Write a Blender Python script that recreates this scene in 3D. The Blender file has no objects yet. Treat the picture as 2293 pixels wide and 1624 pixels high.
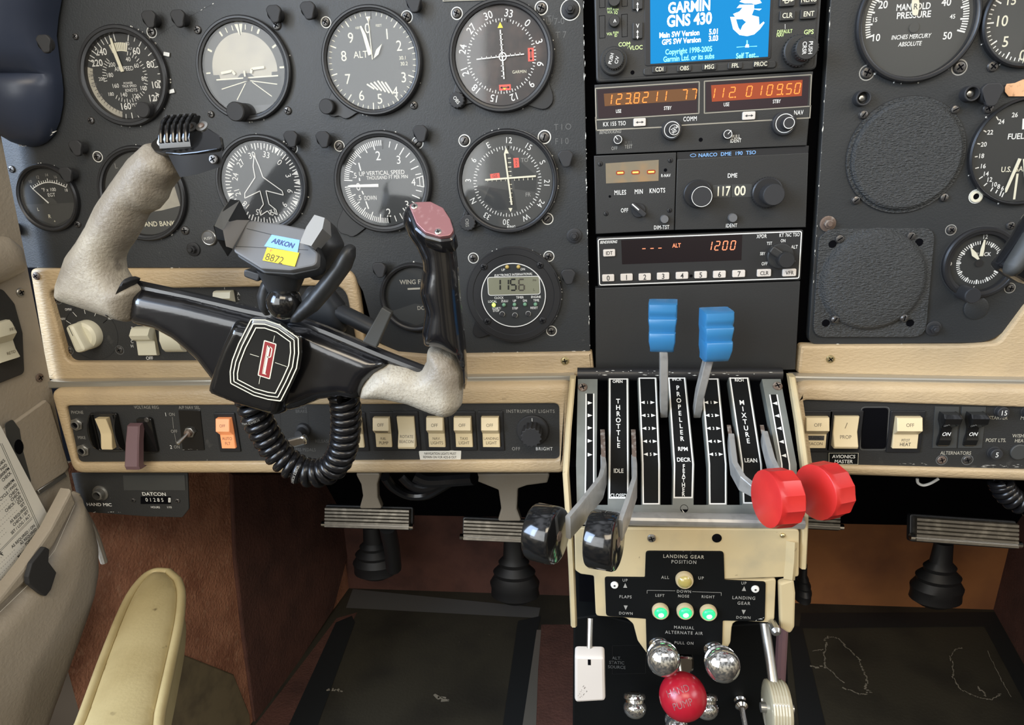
import bpy, math, random
from mathutils import Vector, Matrix
random.seed(7)
SC = bpy.context.scene
COL = SC.collection
PI = math.pi
# ---------------------------------------------------------------- camera
W, H, FPX = 2293, 1624, 1527.0
CAM = Vector((0.0, -0.561, 0.80))
_r = Vector((13000, -88, -1527)).normalized()          # world X in (right, down, forward)
_u = -Vector((214, 5138, 1527)); _u = (_u - _r * _u.dot(_r)).normalized()   # world Z
_f = _u.cross(_r)                                       # world Y
def c2w(c): return Vector((_r.dot(c), _f.dot(c), _u.dot(c)))
cam_d = bpy.data.cameras.new('camera'); cam = bpy.data.objects.new('camera', cam_d); COL.objects.link(cam)
cam_d.sensor_fit = 'HORIZONTAL'; cam_d.sensor_width = 36.0; cam_d.lens = 36.0 * FPX / W
cam_d.clip_start = 0.01; cam_d.clip_end = 50
_ax, _ay, _az = c2w(Vector((1, 0, 0))), c2w(Vector((0, -1, 0))), c2w(Vector((0, 0, -1)))
M4 = Matrix(((_ax.x, _ay.x, _az.x, CAM.x), (_ax.y, _ay.y, _az.y, CAM.y), (_ax.z, _ay.z, _az.z, CAM.z), (0, 0, 0, 1)))
cam.matrix_world = M4
SC.camera = cam
# ---------------------------------------------------------------- exposure
SC.view_settings.view_transform = 'Standard'; SC.view_settings.look = 'None'
SC.view_settings.exposure = -0.05; SC.view_settings.gamma = 1.0; SC.view_settings.use_curve_mapping = False
# ---------------------------------------------------------------- world: the pale cabin and hangar behind the camera
wd = bpy.data.worlds.new('cabin_light'); SC.world = wd; wd.use_nodes = True
nt = wd.node_tree; nt.nodes.clear()
_o = nt.nodes.new('ShaderNodeOutputWorld'); _b = nt.nodes.new('ShaderNodeBackground')
_tc = nt.nodes.new('ShaderNodeTexCoord'); _sp = nt.nodes.new('ShaderNodeSeparateXYZ')
nt.links.new(_tc.outputs['Generated'], _sp.inputs[0])
_cr = nt.nodes.new('ShaderNodeValToRGB')
_e = _cr.color_ramp.elements
_e[0].position = 0.30; _e[0].color = (0.10, 0.08, 0.06, 1)
_e[1].position = 0.75; _e[1].color = (0.85, 0.88, 0.95, 1)
for p, c in ((0.46, (0.42, 0.36, 0.27, 1)), (0.56, (0.75, 0.70, 0.58, 1))):
    q = _e.new(p); q.color = c
_mr = nt.nodes.new('ShaderNodeMapRange'); _mr.inputs[1].default_value = -1; _mr.inputs[2].default_value = 1
nt.links.new(_sp.outputs[2], _mr.inputs[0]); nt.links.new(_mr.outputs[0], _cr.inputs[0])
_ns = nt.nodes.new('ShaderNodeTexNoise'); _ns.inputs['Scale'].default_value = 4.2; _ns.inputs['Detail'].default_value = 1.0
nt.links.new(_tc.outputs['Generated'], _ns.inputs['Vector'])
_m2 = nt.nodes.new('ShaderNodeMapRange'); _m2.inputs[1].default_value = 0.38; _m2.inputs[2].default_value = 0.62
_m2.inputs[3].default_value = 0.2; _m2.inputs[4].default_value = 2.1
nt.links.new(_ns.outputs['Fac'], _m2.inputs[0])
_mx = nt.nodes.new('ShaderNodeMixRGB'); _mx.blend_type = 'MULTIPLY'; _mx.inputs[0].default_value = 1
nt.links.new(_cr.outputs[0], _mx.inputs[1]); nt.links.new(_m2.outputs[0], _mx.inputs[2])
nt.links.new(_mx.outputs[0], _b.inputs[0]); nt.links.new(_b.outputs[0], _o.inputs[0])
_b.inputs[1].default_value = 0.65
# ---------------------------------------------------------------- daylight through the cabin windows
def area(name, loc, target, sx, sy, power, col):
    l = bpy.data.lights.new(name, 'AREA'); l.shape = 'RECTANGLE'; l.size = sx; l.size_y = sy; l.energy = power; l.color = col
    o = bpy.data.objects.new(name, l); COL.objects.link(o); o.location = loc
    o.rotation_euler = (Vector(target) - Vector(loc)).to_track_quat('-Z', 'Y').to_euler()
    return o
area('left_window_light', (-1.32, -0.85, 1.30), (-0.35, 0.0, 0.85), 0.9, 0.9, 42, (0.55, 0.72, 1.0))
area('left_rear_window_light', (-0.82, -1.25, 1.08), (-0.30, 0.0, 0.85), 1.15, 0.9, 16, (0.93, 0.96, 0.97))
area('right_window_light', (1.35, -0.70, 1.35), (0.3, 0.0, 0.7), 0.7, 0.5, 7, (0.95, 0.97, 1.0))
area('rear_window_light', (0.35, -1.7, 2.05), (0.2, 0.0, 0.5), 1.3, 0.6, 21, (1.0, 0.85, 0.63))

# ---------------------------------------------------------------- pixel <-> place
def ray(px, py): return c2w(Vector(((px - W / 2) / FPX, (py - H / 2) / FPX, 1.0)))
def onplane(px, py, o, n):
    d = ray(px, py); return CAM + d * ((o - CAM).dot(n) / d.dot(n))
def P(px, py, Y=0.0): return onplane(px, py, Vector((0, Y, 0)), Vector((0, 1, 0)))
def PX(px, py, X): return onplane(px, py, Vector((X, 0, 0)), Vector((1, 0, 0)))
def PZ(px, py, Z): return onplane(px, py, Vector((0, 0, Z)), Vector((0, 0, 1)))
def proj(p):
    c = Vector(p) - CAM
    x, y, z = c.dot(_ax), -c.dot(_ay), -c.dot(_az)
    return (W / 2 + FPX * x / z, H / 2 + FPX * y / z, z)

class Fr:
    """a local frame: u right, v up, n out of the surface; local units are millimetres"""
    def __init__(s, o, u=(1, 0, 0), v=(0, 0, 1)):
        s.o = Vector(o); s.u = Vector(u).normalized(); v = Vector(v)
        s.v = (v - s.u * v.dot(s.u)).normalized(); s.n = s.u.cross(s.v)
    def pt(s, x, y, z=0.0): return s.o + (s.u * x + s.v * y + s.n * z) * 0.001
    def L(s, px, py):
        p = onplane(px, py, s.o, s.n) - s.o
        return (p.dot(s.u) * 1000, p.dot(s.v) * 1000)
    def Ls(s, pts): return [s.L(*p) for p in pts]
    def at(s, px, py, z=0.0):
        x, y = s.L(px, py); return Fr(s.pt(x, y, z), s.u, s.v)
    def sh(s, x, y, z=0.0): return Fr(s.pt(x, y, z), s.u, s.v)
    def rot(s, deg):
        a = math.radians(deg); return Fr(s.o, s.u * math.cos(a) + s.v * math.sin(a), s.v * math.cos(a) - s.u * math.sin(a))
    def mm(s, px=1.0):
        return px * proj(s.o)[2] / FPX * 1000
def F(px, py, Y=0.0): return Fr(P(px, py, Y))
# ---------------------------------------------------------------- materials
def lin(h):
    if not isinstance(h, str): return tuple(h)
    h = h.lstrip('#'); r = []
    for i in (0, 2, 4):
        c = int(h[i:i + 2], 16) / 255; r.append(c / 12.92 if c <= 0.04045 else ((c + 0.055) / 1.055) ** 2.4)
    return tuple(r)
MATS = {}
def mat(name, col, rough=0.5, metal=0.0, bump=None, spots=None, emit=None, coat=0.0, spec=0.5, stretch=None):
    """bump=(scale, strength); spots=[(scale, colour, lo, hi), ...] noise-masked stains and wear"""
    m = bpy.data.materials.new(name); m.use_nodes = True; t = m.node_tree; b = t.nodes['Principled BSDF']
    c = lin(col); b.inputs['Base Color'].default_value = (*c, 1); b.inputs['Roughness'].default_value = rough
    b.inputs['Metallic'].default_value = metal; b.inputs['Coat Weight'].default_value = coat; b.inputs['Specular IOR Level'].default_value = spec
    if bump or spots:
        tc = t.nodes.new('ShaderNodeTexCoord'); src = tc.outputs['Object']
        if stretch:
            mp = t.nodes.new('ShaderNodeMapping'); mp.inputs['Scale'].default_value = stretch
            t.links.new(src, mp.inputs[0]); src = mp.outputs[0]
    if spots:
        last = None
        for k, (sc, c2, lo, hi) in enumerate(spots):
            n = t.nodes.new('ShaderNodeTexNoise'); n.inputs['Scale'].default_value = sc; n.inputs['Detail'].default_value = 4
            t.links.new(tc.outputs['Object'], n.inputs['Vector'])
            r = t.nodes.new('ShaderNodeMapRange'); r.inputs[1].default_value = lo; r.inputs[2].default_value = hi
            t.links.new(n.outputs['Fac'], r.inputs[0])
            x = t.nodes.new('ShaderNodeMixRGB'); x.inputs[1].default_value = (*c, 1); x.inputs[2].default_value = (*lin(c2), 1)
            t.links.new(r.outputs[0], x.inputs[0])
            if last: t.links.new(last, x.inputs[1])
            last = x.outputs[0]
        t.links.new(last, b.inputs['Base Color'])
    if bump:
        n = t.nodes.new('ShaderNodeTexNoise'); n.inputs['Scale'].default_value = bump[0]; n.inputs['Detail'].default_value = 3
        t.links.new(src, n.inputs['Vector'])
        bp = t.nodes.new('ShaderNodeBump'); bp.inputs['Strength'].default_value = bump[1]; bp.inputs['Distance'].default_value = 0.002
        t.links.new(n.outputs['Fac'], bp.inputs['Height']); t.links.new(bp.outputs[0], b.inputs['Normal'])
    if emit:
        b.inputs['Emission Color'].default_value = (*lin(emit[0]), 1); b.inputs['Emission Strength'].default_value = emit[1]
    MATS[name] = m; return m
mat('panel', (0.024, 0.026, 0.027), 0.46, bump=(900, 0.10), spots=[(9, (0.034, 0.035, 0.034), 0.45, 0.75), (150, (0.05, 0.05, 0.048), 0.74, 0.8)])
mat('panel2', (0.022, 0.022, 0.021), 0.55, bump=(900, 0.12), spots=[(60, (0.06, 0.058, 0.052), 0.68, 0.8), (420, (0.25, 0.24, 0.22), 0.775, 0.79)])
mat('bezel', (0.016, 0.016, 0.017), 0.38)
mat('black', (0.012, 0.012, 0.013), 0.5)
mat('void', (0.003, 0.003, 0.004), 0.9, spec=0.05)
mat('unit', (0.024, 0.024, 0.023), 0.5, bump=(1200, 0.06))
mat('unitk', (0.020, 0.020, 0.020), 0.45)
mat('crinkle', (0.042, 0.044, 0.044), 0.42, bump=(800, 1.0), stretch=(0.5, 1, 1.3))
mat('gloss', (0.007, 0.007, 0.008), 0.22, coat=0.6, spots=[(30, (0.016, 0.016, 0.016), 0.5, 0.8)])
mat('glossk', (0.008, 0.008, 0.008), 0.14, coat=0.5)
mat('cordblack', (0.008, 0.008, 0.009), 0.24)
mat('rubber', (0.022, 0.022, 0.023), 0.62)
mat('dial', (0.020, 0.022, 0.022), 0.55)
mat('dialgrey', (0.045, 0.046, 0.043), 0.55)
mat('dialbrown', (0.028, 0.022, 0.022), 0.5, spots=[(60, (0.075, 0.05, 0.042), 0.48, 0.7)])
mat('white', (0.78, 0.77, 0.72), 0.5)
mat('cream', (0.72, 0.68, 0.52), 0.5)
mat('faint', (0.30, 0.29, 0.26), 0.6)
mat('dim', (0.11, 0.11, 0.105), 0.6)
mat('chip', (0.75, 0.74, 0.68), 0.5)
mat('yellow', (0.85, 0.68, 0.05), 0.5)
mat('glow_green_text', (0.62, 0.78, 0.32), 0.5)
mat('flag', (0.75, 0.10, 0.07), 0.5)
mat('skyball', (0.42, 0.39, 0.31), 0.5, spots=[(45, (0.30, 0.28, 0.24), 0.45, 0.7)])
mat('beige', (0.53, 0.395, 0.23), 0.42, bump=(420, 0.35), spots=[(14, (0.40, 0.30, 0.185), 0.46, 0.75), (110, (0.33, 0.24, 0.14), 0.70, 0.82)], stretch=(0.6, 1, 1.5))
mat('beigewall', (0.355, 0.305, 0.235), 0.5, bump=(350, 0.22), spots=[(8, (0.29, 0.245, 0.185), 0.4, 0.75)])
mat('creampaint', (0.55, 0.445, 0.255), 0.38, spots=[(35, (0.44, 0.37, 0.23), 0.5, 0.75), (160, (0.20, 0.15, 0.09), 0.70, 0.78)])
mat('creamvinyl', (0.52, 0.42, 0.21), 0.40, bump=(300, 0.10), spots=[(16, (0.38, 0.29, 0.13), 0.45, 0.8), (70, (0.20, 0.15, 0.07), 0.72, 0.80)])
mat('ivory', (0.74, 0.60, 0.36), 0.36)
mat('ivorywhite', (0.70, 0.66, 0.50), 0.36)
mat('litorange', (0.85, 0.36, 0.16), 0.4, emit=((1.0, 0.30, 0.10), 0.35))
mat('legend', (0.14, 0.11, 0.07), 0.6)
mat('graytrim', (0.52, 0.50, 0.44), 0.30, metal=0.75)
mat('quad', (0.135, 0.145, 0.13), 0.45, spots=[(50, (0.19, 0.20, 0.18), 0.5, 0.8), (300, (0.5, 0.48, 0.43), 0.76, 0.79)])
mat('decal', (0.0045, 0.005, 0.005), 0.6, spec=0.12)
mat('chrome', (0.78, 0.76, 0.72), 0.10, metal=1.0)
mat('steel', (0.42, 0.41, 0.38), 0.30, metal=0.9)
mat('darksteel', (0.10, 0.095, 0.09), 0.38, metal=0.7, spots=[(500, (0.26, 0.24, 0.22), 0.55, 0.7)])
mat('rust', (0.15, 0.105, 0.08), 0.6, metal=0.4, spots=[(250, (0.36, 0.32, 0.28), 0.50, 0.68)])
mat('brass', (0.55, 0.45, 0.24), 0.3, metal=0.8)
mat('lever', (0.42, 0.41, 0.38), 0.36, metal=0.35, spots=[(80, (0.30, 0.29, 0.27), 0.5, 0.7)])
mat('red', (0.62, 0.030, 0.025), 0.34, spots=[(40, (0.50, 0.02, 0.02), 0.5, 0.8)])
mat('crimson', (0.36, 0.010, 0.022), 0.25)
mat('blue', (0.036, 0.185, 0.38), 0.34, spots=[(60, (0.03, 0.18, 0.40), 0.5, 0.8)])
mat('maroon', (0.16, 0.092, 0.10), 0.45, spots=[(300, (0.04, 0.02, 0.02), 0.72, 0.76)])
mat('pinkplate', (0.34, 0.155, 0.155), 0.38, metal=0.5, spots=[(260, (0.46, 0.26, 0.255), 0.55, 0.75)])
mat('worn', (0.44, 0.395, 0.31), 0.5, bump=(500, 0.3), spots=[(24, (0.255, 0.22, 0.17), 0.44, 0.62), (700, (0.31, 0.27, 0.21), 0.50, 0.72), (34, (0.10, 0.085, 0.07), 0.63, 0.76)])
mat('mountgrey', (0.13, 0.13, 0.13), 0.5)
mat('mountlight', (0.21, 0.20, 0.19), 0.5)
mat('mountrim', (0.30, 0.30, 0.29), 0.5)
mat('mountblack', (0.022, 0.023, 0.024), 0.45)
mat('stickblue', (0.22, 0.44, 0.80), 0.55); mat('stickyellow', (0.90, 0.68, 0.02), 0.55); mat('stickorange', (0.75, 0.42, 0.22), 0.6, spots=[(300, (0.45, 0.24, 0.12), 0.55, 0.7)])
mat('ink', (0.03, 0.03, 0.03), 0.6); mat('inkblue', (0.03, 0.06, 0.18), 0.6); mat('inkbrown', (0.10, 0.07, 0.01), 0.6)
mat('paper', (0.76, 0.73, 0.64), 0.6)
mat('pedal', (0.17, 0.15, 0.12), 0.4, metal=0.7, spots=[(90, (0.28, 0.25, 0.20), 0.5, 0.7)])
mat('badge', (0.016, 0.016, 0.015), 0.10, coat=1.0)
mat('badgered', (0.26, 0.025, 0.025), 0.35)
mat('screenblue', (0, 0, 0), 0.4, emit=((0.012, 0.335, 0.80), 1.0), spec=0.1)
mat('screenwhite', (0.5, 0.5, 0.5), 0.3, emit=((1.0, 1.0, 0.95), 1.25))
mat('screencyan', (0.2, 0.5, 0.5), 0.3, emit=((0.22, 0.95, 0.92), 1.0))
mat('segorange', (0.4, 0.1, 0.02), 0.4, emit=((1.0, 0.22, 0.035), 1.7))
mat('seghot', (0.4, 0.1, 0.02), 0.4, emit=((1.0, 0.42, 0.10), 2.2))
mat('segred', (0.4, 0.1, 0.05), 0.4, emit=((1.0, 0.27, 0.13), 1.4))
mat('dispglow', (0.10, 0.03, 0.015), 0.3, emit=((0.42, 0.05, 0.008), 0.75))
mat('dispdim', (0.09, 0.045, 0.02), 0.25, emit=((0.16, 0.055, 0.015), 0.55))
mat('dispdark', (0.012, 0.008, 0.010), 0.2)
mat('disppurple', (0.030, 0.018, 0.022), 0.2)
mat('disprnav', (0.22, 0.18, 0.12), 0.3, spots=[(60, (0.32, 0.20, 0.10), 0.45, 0.7)])
mat('lcd', (0.22, 0.22, 0.15), 0.35); mat('lcdseg', (0.012, 0.012, 0.010), 0.5); mat('lcdseg2', (0.07, 0.06, 0.045), 0.5)
mat('ledgreen', (0.02, 0.35, 0.12), 0.25, emit=((0.02, 0.85, 0.22), 1.3)); mat('ledhot', (0.5, 0.9, 0.7), 0.25, emit=((0.45, 1.0, 0.62), 1.6))
mat('ledlime', (0.4, 0.7, 0.1), 0.3, emit=((0.62, 1.0, 0.12), 1.8)); mat('ledoff', (0.16, 0.32, 0.20), 0.3); mat('ledamber', (0.55, 0.40, 0.12), 0.3)
mat('amberlens', (0.42, 0.34, 0.10), 0.15, coat=0.5)
mat('key', (0.66, 0.60, 0.53), 0.4)
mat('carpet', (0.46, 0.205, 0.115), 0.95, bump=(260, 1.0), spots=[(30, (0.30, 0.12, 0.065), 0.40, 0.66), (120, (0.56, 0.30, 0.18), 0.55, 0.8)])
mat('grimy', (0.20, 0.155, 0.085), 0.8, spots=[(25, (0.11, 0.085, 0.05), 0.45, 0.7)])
mat('carpetdark', (0.115, 0.048, 0.034), 0.95, bump=(220, 0.7), spots=[(20, (0.07, 0.03, 0.022), 0.4, 0.7)])  # dark carpet; also colours the shade into the left firewall
mat('firewall', (0.36, 0.14, 0.045), 0.8, spots=[(9, (0.20, 0.075, 0.03), 0.40, 0.7)])
mat('floorpaint', (0.040, 0.036, 0.024), 0.7, bump=(200, 0.2), spots=[(10, (0.020, 0.018, 0.013), 0.45, 0.7), (180, (0.30, 0.28, 0.22), 0.755, 0.78)])
mat('floortape', (0.012, 0.014, 0.015), 0.65); mat('scuff', (0.26, 0.24, 0.19), 0.8)
mat('bluecover', (0.036, 0.046, 0.075), 0.38, bump=(60, 0.1)); mat('clear', (0.42, 0.37, 0.25), 0.12, coat=0.5)
mat('glassknob', (0.62, 0.61, 0.57), 0.07, metal=0.92, spots=[(60, (0.40, 0.38, 0.35), 0.50, 0.7)])
def glassmat():
    m = bpy.data.materials.new('glass'); m.use_nodes = True; t = m.node_tree; t.nodes.clear()
    o = t.nodes.new('ShaderNodeOutputMaterial'); mx = t.nodes.new('ShaderNodeMixShader'); tr = t.nodes.new('ShaderNodeBsdfTransparent')
    g = t.nodes.new('ShaderNodeBsdfGlossy'); g.inputs['Roughness'].default_value = 0.07
    lw = t.nodes.new('ShaderNodeLayerWeight'); lw.inputs['Blend'].default_value = 0.5
    pw = t.nodes.new('ShaderNodeMath'); pw.operation = 'POWER'; pw.inputs[1].default_value = 4.0; t.links.new(lw.outputs['Facing'], pw.inputs[0])
    fr = t.nodes.new('ShaderNodeMath'); fr.operation = 'MULTIPLY_ADD'; fr.inputs[1].default_value = 0.8; fr.inputs[2].default_value = 0.055; t.links.new(pw.outputs[0], fr.inputs[0])
    t.links.new(fr.outputs[0], mx.inputs[0]); t.links.new(tr.outputs[0], mx.inputs[1]); t.links.new(g.outputs[0], mx.inputs[2]); t.links.new(mx.outputs[0], o.inputs[0])
    MATS['glass'] = m
glassmat()

# ---------------------------------------------------------------- things and mesh building
BASE = {}
def thing(name, label, cat, loc, group=None):
    o = bpy.data.objects.new(name, None); COL.objects.link(o); o.empty_display_size = 0.01
    o.location = loc; o['label'] = label; o['category'] = cat
    if group: o['group'] = group
    BASE[o] = Vector(loc); return o
def area2(p): return sum(p[i - 1][0] * p[i][1] - p[i][0] * p[i - 1][1] for i in range(len(p)))
def ccw(p): return list(p) if area2(p) > 0 else list(reversed(p))
def inset(p, d):
    p = ccw(p); n = len(p); out = []
    for i in range(n):
        a, b, c = p[i - 1], p[i], p[(i + 1) % n]
        e1 = (b[0] - a[0], b[1] - a[1]); e2 = (c[0] - b[0], c[1] - b[1])
        l1 = math.hypot(*e1) or 1e-9; l2 = math.hypot(*e2) or 1e-9
        n1 = (-e1[1] / l1, e1[0] / l1); n2 = (-e2[1] / l2, e2[0] / l2)
        k = 1 + n1[0] * n2[0] + n1[1] * n2[1]; k = max(k, 0.35)
        out.append((b[0] + d * (n1[0] + n2[0]) / k, b[1] + d * (n1[1] + n2[1]) / k))
    return out
def rpoly(p, r, seg=4):
    """round every corner of polygon p (r a number or one per corner)"""
    n = len(p); out = []
    for i in range(n):
        rr = r[i] if isinstance(r, (list, tuple)) else r
        a, b, c = Vector((*p[i - 1], 0)), Vector((*p[i], 0)), Vector((*p[(i + 1) % n], 0))
        if rr <= 0: out.append((b.x, b.y)); continue
        d1, d2 = (a - b), (c - b); l1, l2 = d1.length, d2.length; d1.normalize(); d2.normalize()
        ang = d1.angle(d2, PI)
        t = min(rr / max(math.tan(ang / 2), 1e-3), l1 * 0.49, l2 * 0.49); p1, p2 = b + d1 * t, b + d2 * t
        for k in range(seg + 1):
            s = k / seg; q = p1 * (1 - s) ** 2 + b * 2 * s * (1 - s) + p2 * s * s; out.append((q.x, q.y))
    return out
def rect(w, h, cx=0, cy=0): return [(cx - w / 2, cy - h / 2), (cx + w / 2, cy - h / 2), (cx + w / 2, cy + h / 2), (cx - w / 2, cy + h / 2)]
def rrect(w, h, r, cx=0, cy=0, seg=4): return rpoly(rect(w, h, cx, cy), r, seg)
def circ(r, n=32, cx=0, cy=0, a0=0.0): return [(cx + r * math.cos(a0 + 2 * PI * i / n), cy + r * math.sin(a0 + 2 * PI * i / n)) for i in range(n)]
def hull(pts):
    pts = sorted(set(pts))
    def half(ps):
        h = []
        for p in ps:
            while len(h) > 1 and (h[-1][0] - h[-2][0]) * (p[1] - h[-2][1]) - (h[-1][1] - h[-2][1]) * (p[0] - h[-2][0]) <= 0: h.pop()
            h.append(p)
        return h
    a, b = half(pts), half(pts[::-1]); return a[:-1] + b[:-1]
_G = {}
_td = bpy.data.curves.new('tmp', 'FONT'); _to = bpy.data.objects.new('tmp', _td); COL.objects.link(_to); _td.resolution_u = 3
_H = None
def _eval(body, bold):
    _td.body = body; _td.offset = bold
    dg = bpy.context.evaluated_depsgraph_get(); e = _to.evaluated_get(dg); m = e.to_mesh()
    vs = [(v.co.x, v.co.y) for v in m.vertices]; fs = [tuple(p.vertices) for p in m.polygons]; e.to_mesh_clear(); return vs, fs
def glyph(c, bold):
    k = (c, bold)
    if k not in _G:
        if c == ' ': _G[k] = ([], [], 0.30)
        else:
            vs, fs = _eval(c, bold); v2, _ = _eval(c + c, bold)
            adv = max(v[0] for v in v2) - max(v[0] for v in vs); _G[k] = (vs, fs, adv)
    return _G[k]
CAPH = 0.69
class MB:
    def __init__(s): s.v, s.f, s.m = [], [], []
    def add(s, vs, fs, m):
        b = len(s.v); s.v.extend(vs); s.f.extend(tuple(b + i for i in f) for f in fs); s.m.extend([m] * len(fs)); return s
    def poly(s, f, p, m, z=0.12):                                     # flat painted shape
        p = ccw(p); return s.add([f.pt(x, y, z) for x, y in p], [tuple(range(len(p)))], m)
    def prism(s, f, p, z0, z1, m, bev=0.0, back=False, mtop=None, steps=2):
        p = ccw(p); n = len(p); rings = [(p, z0)]
        if bev > 0:
            for k in range(steps + 1):
                a = PI / 2 * k / steps; rings.append((inset(p, bev * (1 - math.cos(a))), z1 - bev + bev * math.sin(a)))
        else: rings.append((p, z1))
        vs = [f.pt(x, y, z) for r, z in rings for x, y in r]; fs = []
        for k in range(len(rings) - 1):
            for i in range(n):
                j = (i + 1) % n; fs.append((k * n + i, k * n + j, (k + 1) * n + j, (k + 1) * n + i))
        s.add(vs, fs, m); s.add([f.pt(x, y, rings[-1][1]) for x, y in rings[-1][0]], [tuple(range(n))], mtop or m)
        if back: s.add([f.pt(x, y, z0) for x, y in p], [tuple(reversed(range(n)))], m)
        return s
    def ringprism(s, f, po, pi, z0, z1, m, bev=0.0):                   # frame between two outlines with equal point counts
        po, pi = ccw(po), ccw(pi); n = len(po)
        st = 4; prof = [(po, z0)] + [(inset(po, bev * (1 - math.cos(PI / 2 * k / st))), z1 - bev + bev * math.sin(PI / 2 * k / st)) for k in range(st + 1)]
        b2 = min(bev, 2.5); prof += [(inset(pi, -b2 * (1 - math.cos(PI / 2 * k / st))), z1 - b2 + b2 * math.sin(PI / 2 * k / st)) for k in range(st, -1, -1)] + [(pi, z0)]
        vs = [f.pt(x, y, z) for r, z in prof for x, y in r]; fs = []
        for k in range(len(prof) - 1):
            for i in range(n):
                j = (i + 1) % n; fs.append((k * n + i, k * n + j, (k + 1) * n + j, (k + 1) * n + i))
        return s.add(vs, fs, m)
    def lathe(s, f, prof, m, n=40, cx=0, cy=0, cap=True):              # prof = [(r, z), ...] from the base outward
        vs, fs = [], []
        for r, z in prof:
            for i in range(n):
                a = 2 * PI * i / n; vs.append(f.pt(cx + r * math.cos(a), cy + r * math.sin(a), z))
        for k in range(len(prof) - 1):
            for i in range(n):
                j = (i + 1) % n; fs.append((k * n + i, k * n + j, (k + 1) * n + j, (k + 1) * n + i))
        if cap: fs.append(tuple((len(prof) - 1) * n + i for i in range(n)))
        return s.add(vs, fs, m)
    def box(s, f, x0, x1, y0, y1, z0, z1, m, bev=0.0, back=True): return s.prism(f, [(x0, y0), (x1, y0), (x1, y1), (x0, y1)], z0, z1, m, bev, back)
    def bar(s, f, x0, y0, x1, y1, w, m, z=0.14, w2=None):
        dx, dy = x1 - x0, y1 - y0; l = math.hypot(dx, dy) or 1; nx, ny = -dy / l / 2, dx / l / 2; w2 = w if w2 is None else w2
        return s.poly(f, [(x0 + nx * w, y0 + ny * w), (x0 - nx * w, y0 - ny * w), (x1 - nx * w2, y1 - ny * w2), (x1 + nx * w2, y1 + ny * w2)], m, z)
    def pline(s, f, pts, w, m, z=0.14, closed=False):
        for i in range(len(pts) - (0 if closed else 1)):
            a, b = pts[i], pts[(i + 1) % len(pts)]; s.bar(f, a[0], a[1], b[0], b[1], w, m, z)
        return s
    def outline(s, f, p, w, m, z=0.14):
        p = ccw(p); q = inset(p, w); n = len(p)
        return s.add([f.pt(x, y, z) for x, y in p + q], [(i, (i + 1) % n, n + (i + 1) % n, n + i) for i in range(n)], m)
    def text(s, f, t, x, y, h, m, al='c', rot=0, z=0.14, sx=0.92, bold=0.0, sp=0.0, slant=0.0, w=None):
        k = h / CAPH; gs = [glyph(c, bold) for c in t]
        if w: sx = w / (sum(g[2] + sp for g in gs) * k)
        wd = sum(g[2] + sp for g in gs) * k * sx; a = math.radians(rot); ca, sa = math.cos(a), math.sin(a)
        ox = {'c': -wd / 2, 'l': 0, 'r': -wd}[al]
        for vs, fs, adv in gs:
            if vs:
                out = []
                for gx, gy in vs:
                    X = ox + gx * k * sx + slant * gy * k; Y = gy * k - h / 2
                    out.append(f.pt(x + X * ca - Y * sa, y + X * sa + Y * ca, z))
                s.add(out, fs, m)
            ox += (adv + sp) * k * sx
        return s
    def tube(s, pts, rad, m, n=10, cap=True):
        pts = [Vector(p) for p in pts]; N = len(pts); rad = rad if isinstance(rad, (list, tuple)) else [rad] * N
        T = [(pts[min(i + 1, N - 1)] - pts[max(i - 1, 0)]).normalized() for i in range(N)]
        a = T[0].orthogonal().normalized(); vs, fs = [], []
        for i in range(N):
            a = (a - T[i] * a.dot(T[i])).normalized(); b = T[i].cross(a)
            for k in range(n):
                t = 2 * PI * k / n; vs.append(pts[i] + (a * math.cos(t) + b * math.sin(t)) * rad[i])
        for i in range(N - 1):
            for k in range(n):
                j = (k + 1) % n; fs.append((i * n + k, i * n + j, (i + 1) * n + j, (i + 1) * n + k))
        if cap: fs += [tuple(reversed(range(n))), tuple((N - 1) * n + k for k in range(n))]
        return s.add(vs, fs, m)
    def loft(s, rings, m, cap=True, closed=True):
        n = len(rings[0]); vs = [Vector(p) for r in rings for p in r]; fs = []
        for i in range(len(rings) - 1):
            for k in range(n if closed else n - 1):
                j = (k + 1) % n; fs.append((i * n + k, i * n + j, (i + 1) * n + j, (i + 1) * n + k))
        if cap: fs += [tuple(reversed(range(n))), tuple((len(rings) - 1) * n + k for k in range(n))]
        return s.add(vs, fs, m)
    def sphere(s, c, r, m, nu=20, nv=12, sq=(1, 1, 1), fr=None):
        c = Vector(c); vs, fs = [], []
        ax = (fr.u, fr.v, fr.n) if fr else (Vector((1, 0, 0)), Vector((0, 1, 0)), Vector((0, 0, 1)))
        for i in range(nv + 1):
            ph = PI * i / nv
            for k in range(nu):
                th = 2 * PI * k / nu
                vs.append(c + (ax[0] * math.sin(ph) * math.cos(th) * sq[0] + ax[1] * math.sin(ph) * math.sin(th) * sq[1] - ax[2] * math.cos(ph) * sq[2]) * r)
        for i in range(nv):
            for k in range(nu):
                j = (k + 1) % nu; fs.append((i * nu + k, i * nu + j, (i + 1) * nu + j, (i + 1) * nu + k))
        return s.add(vs, fs, m)
    def _mesh(s, name, base, sharp):
        me = bpy.data.meshes.new(name); me.from_pydata([tuple(p - base) for p in s.v], [], s.f)
        names = []
        for x in s.m:
            if x not in names: names.append(x)
        for x in names: me.materials.append(MATS[x])
        ix = {x: i for i, x in enumerate(names)}
        me.polygons.foreach_set('material_index', [ix[x] for x in s.m]); me.polygons.foreach_set('use_smooth', [True] * len(s.f))
        me.validate(); me.set_sharp_from_angle(angle=math.radians(sharp)); me.update(); return me
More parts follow.
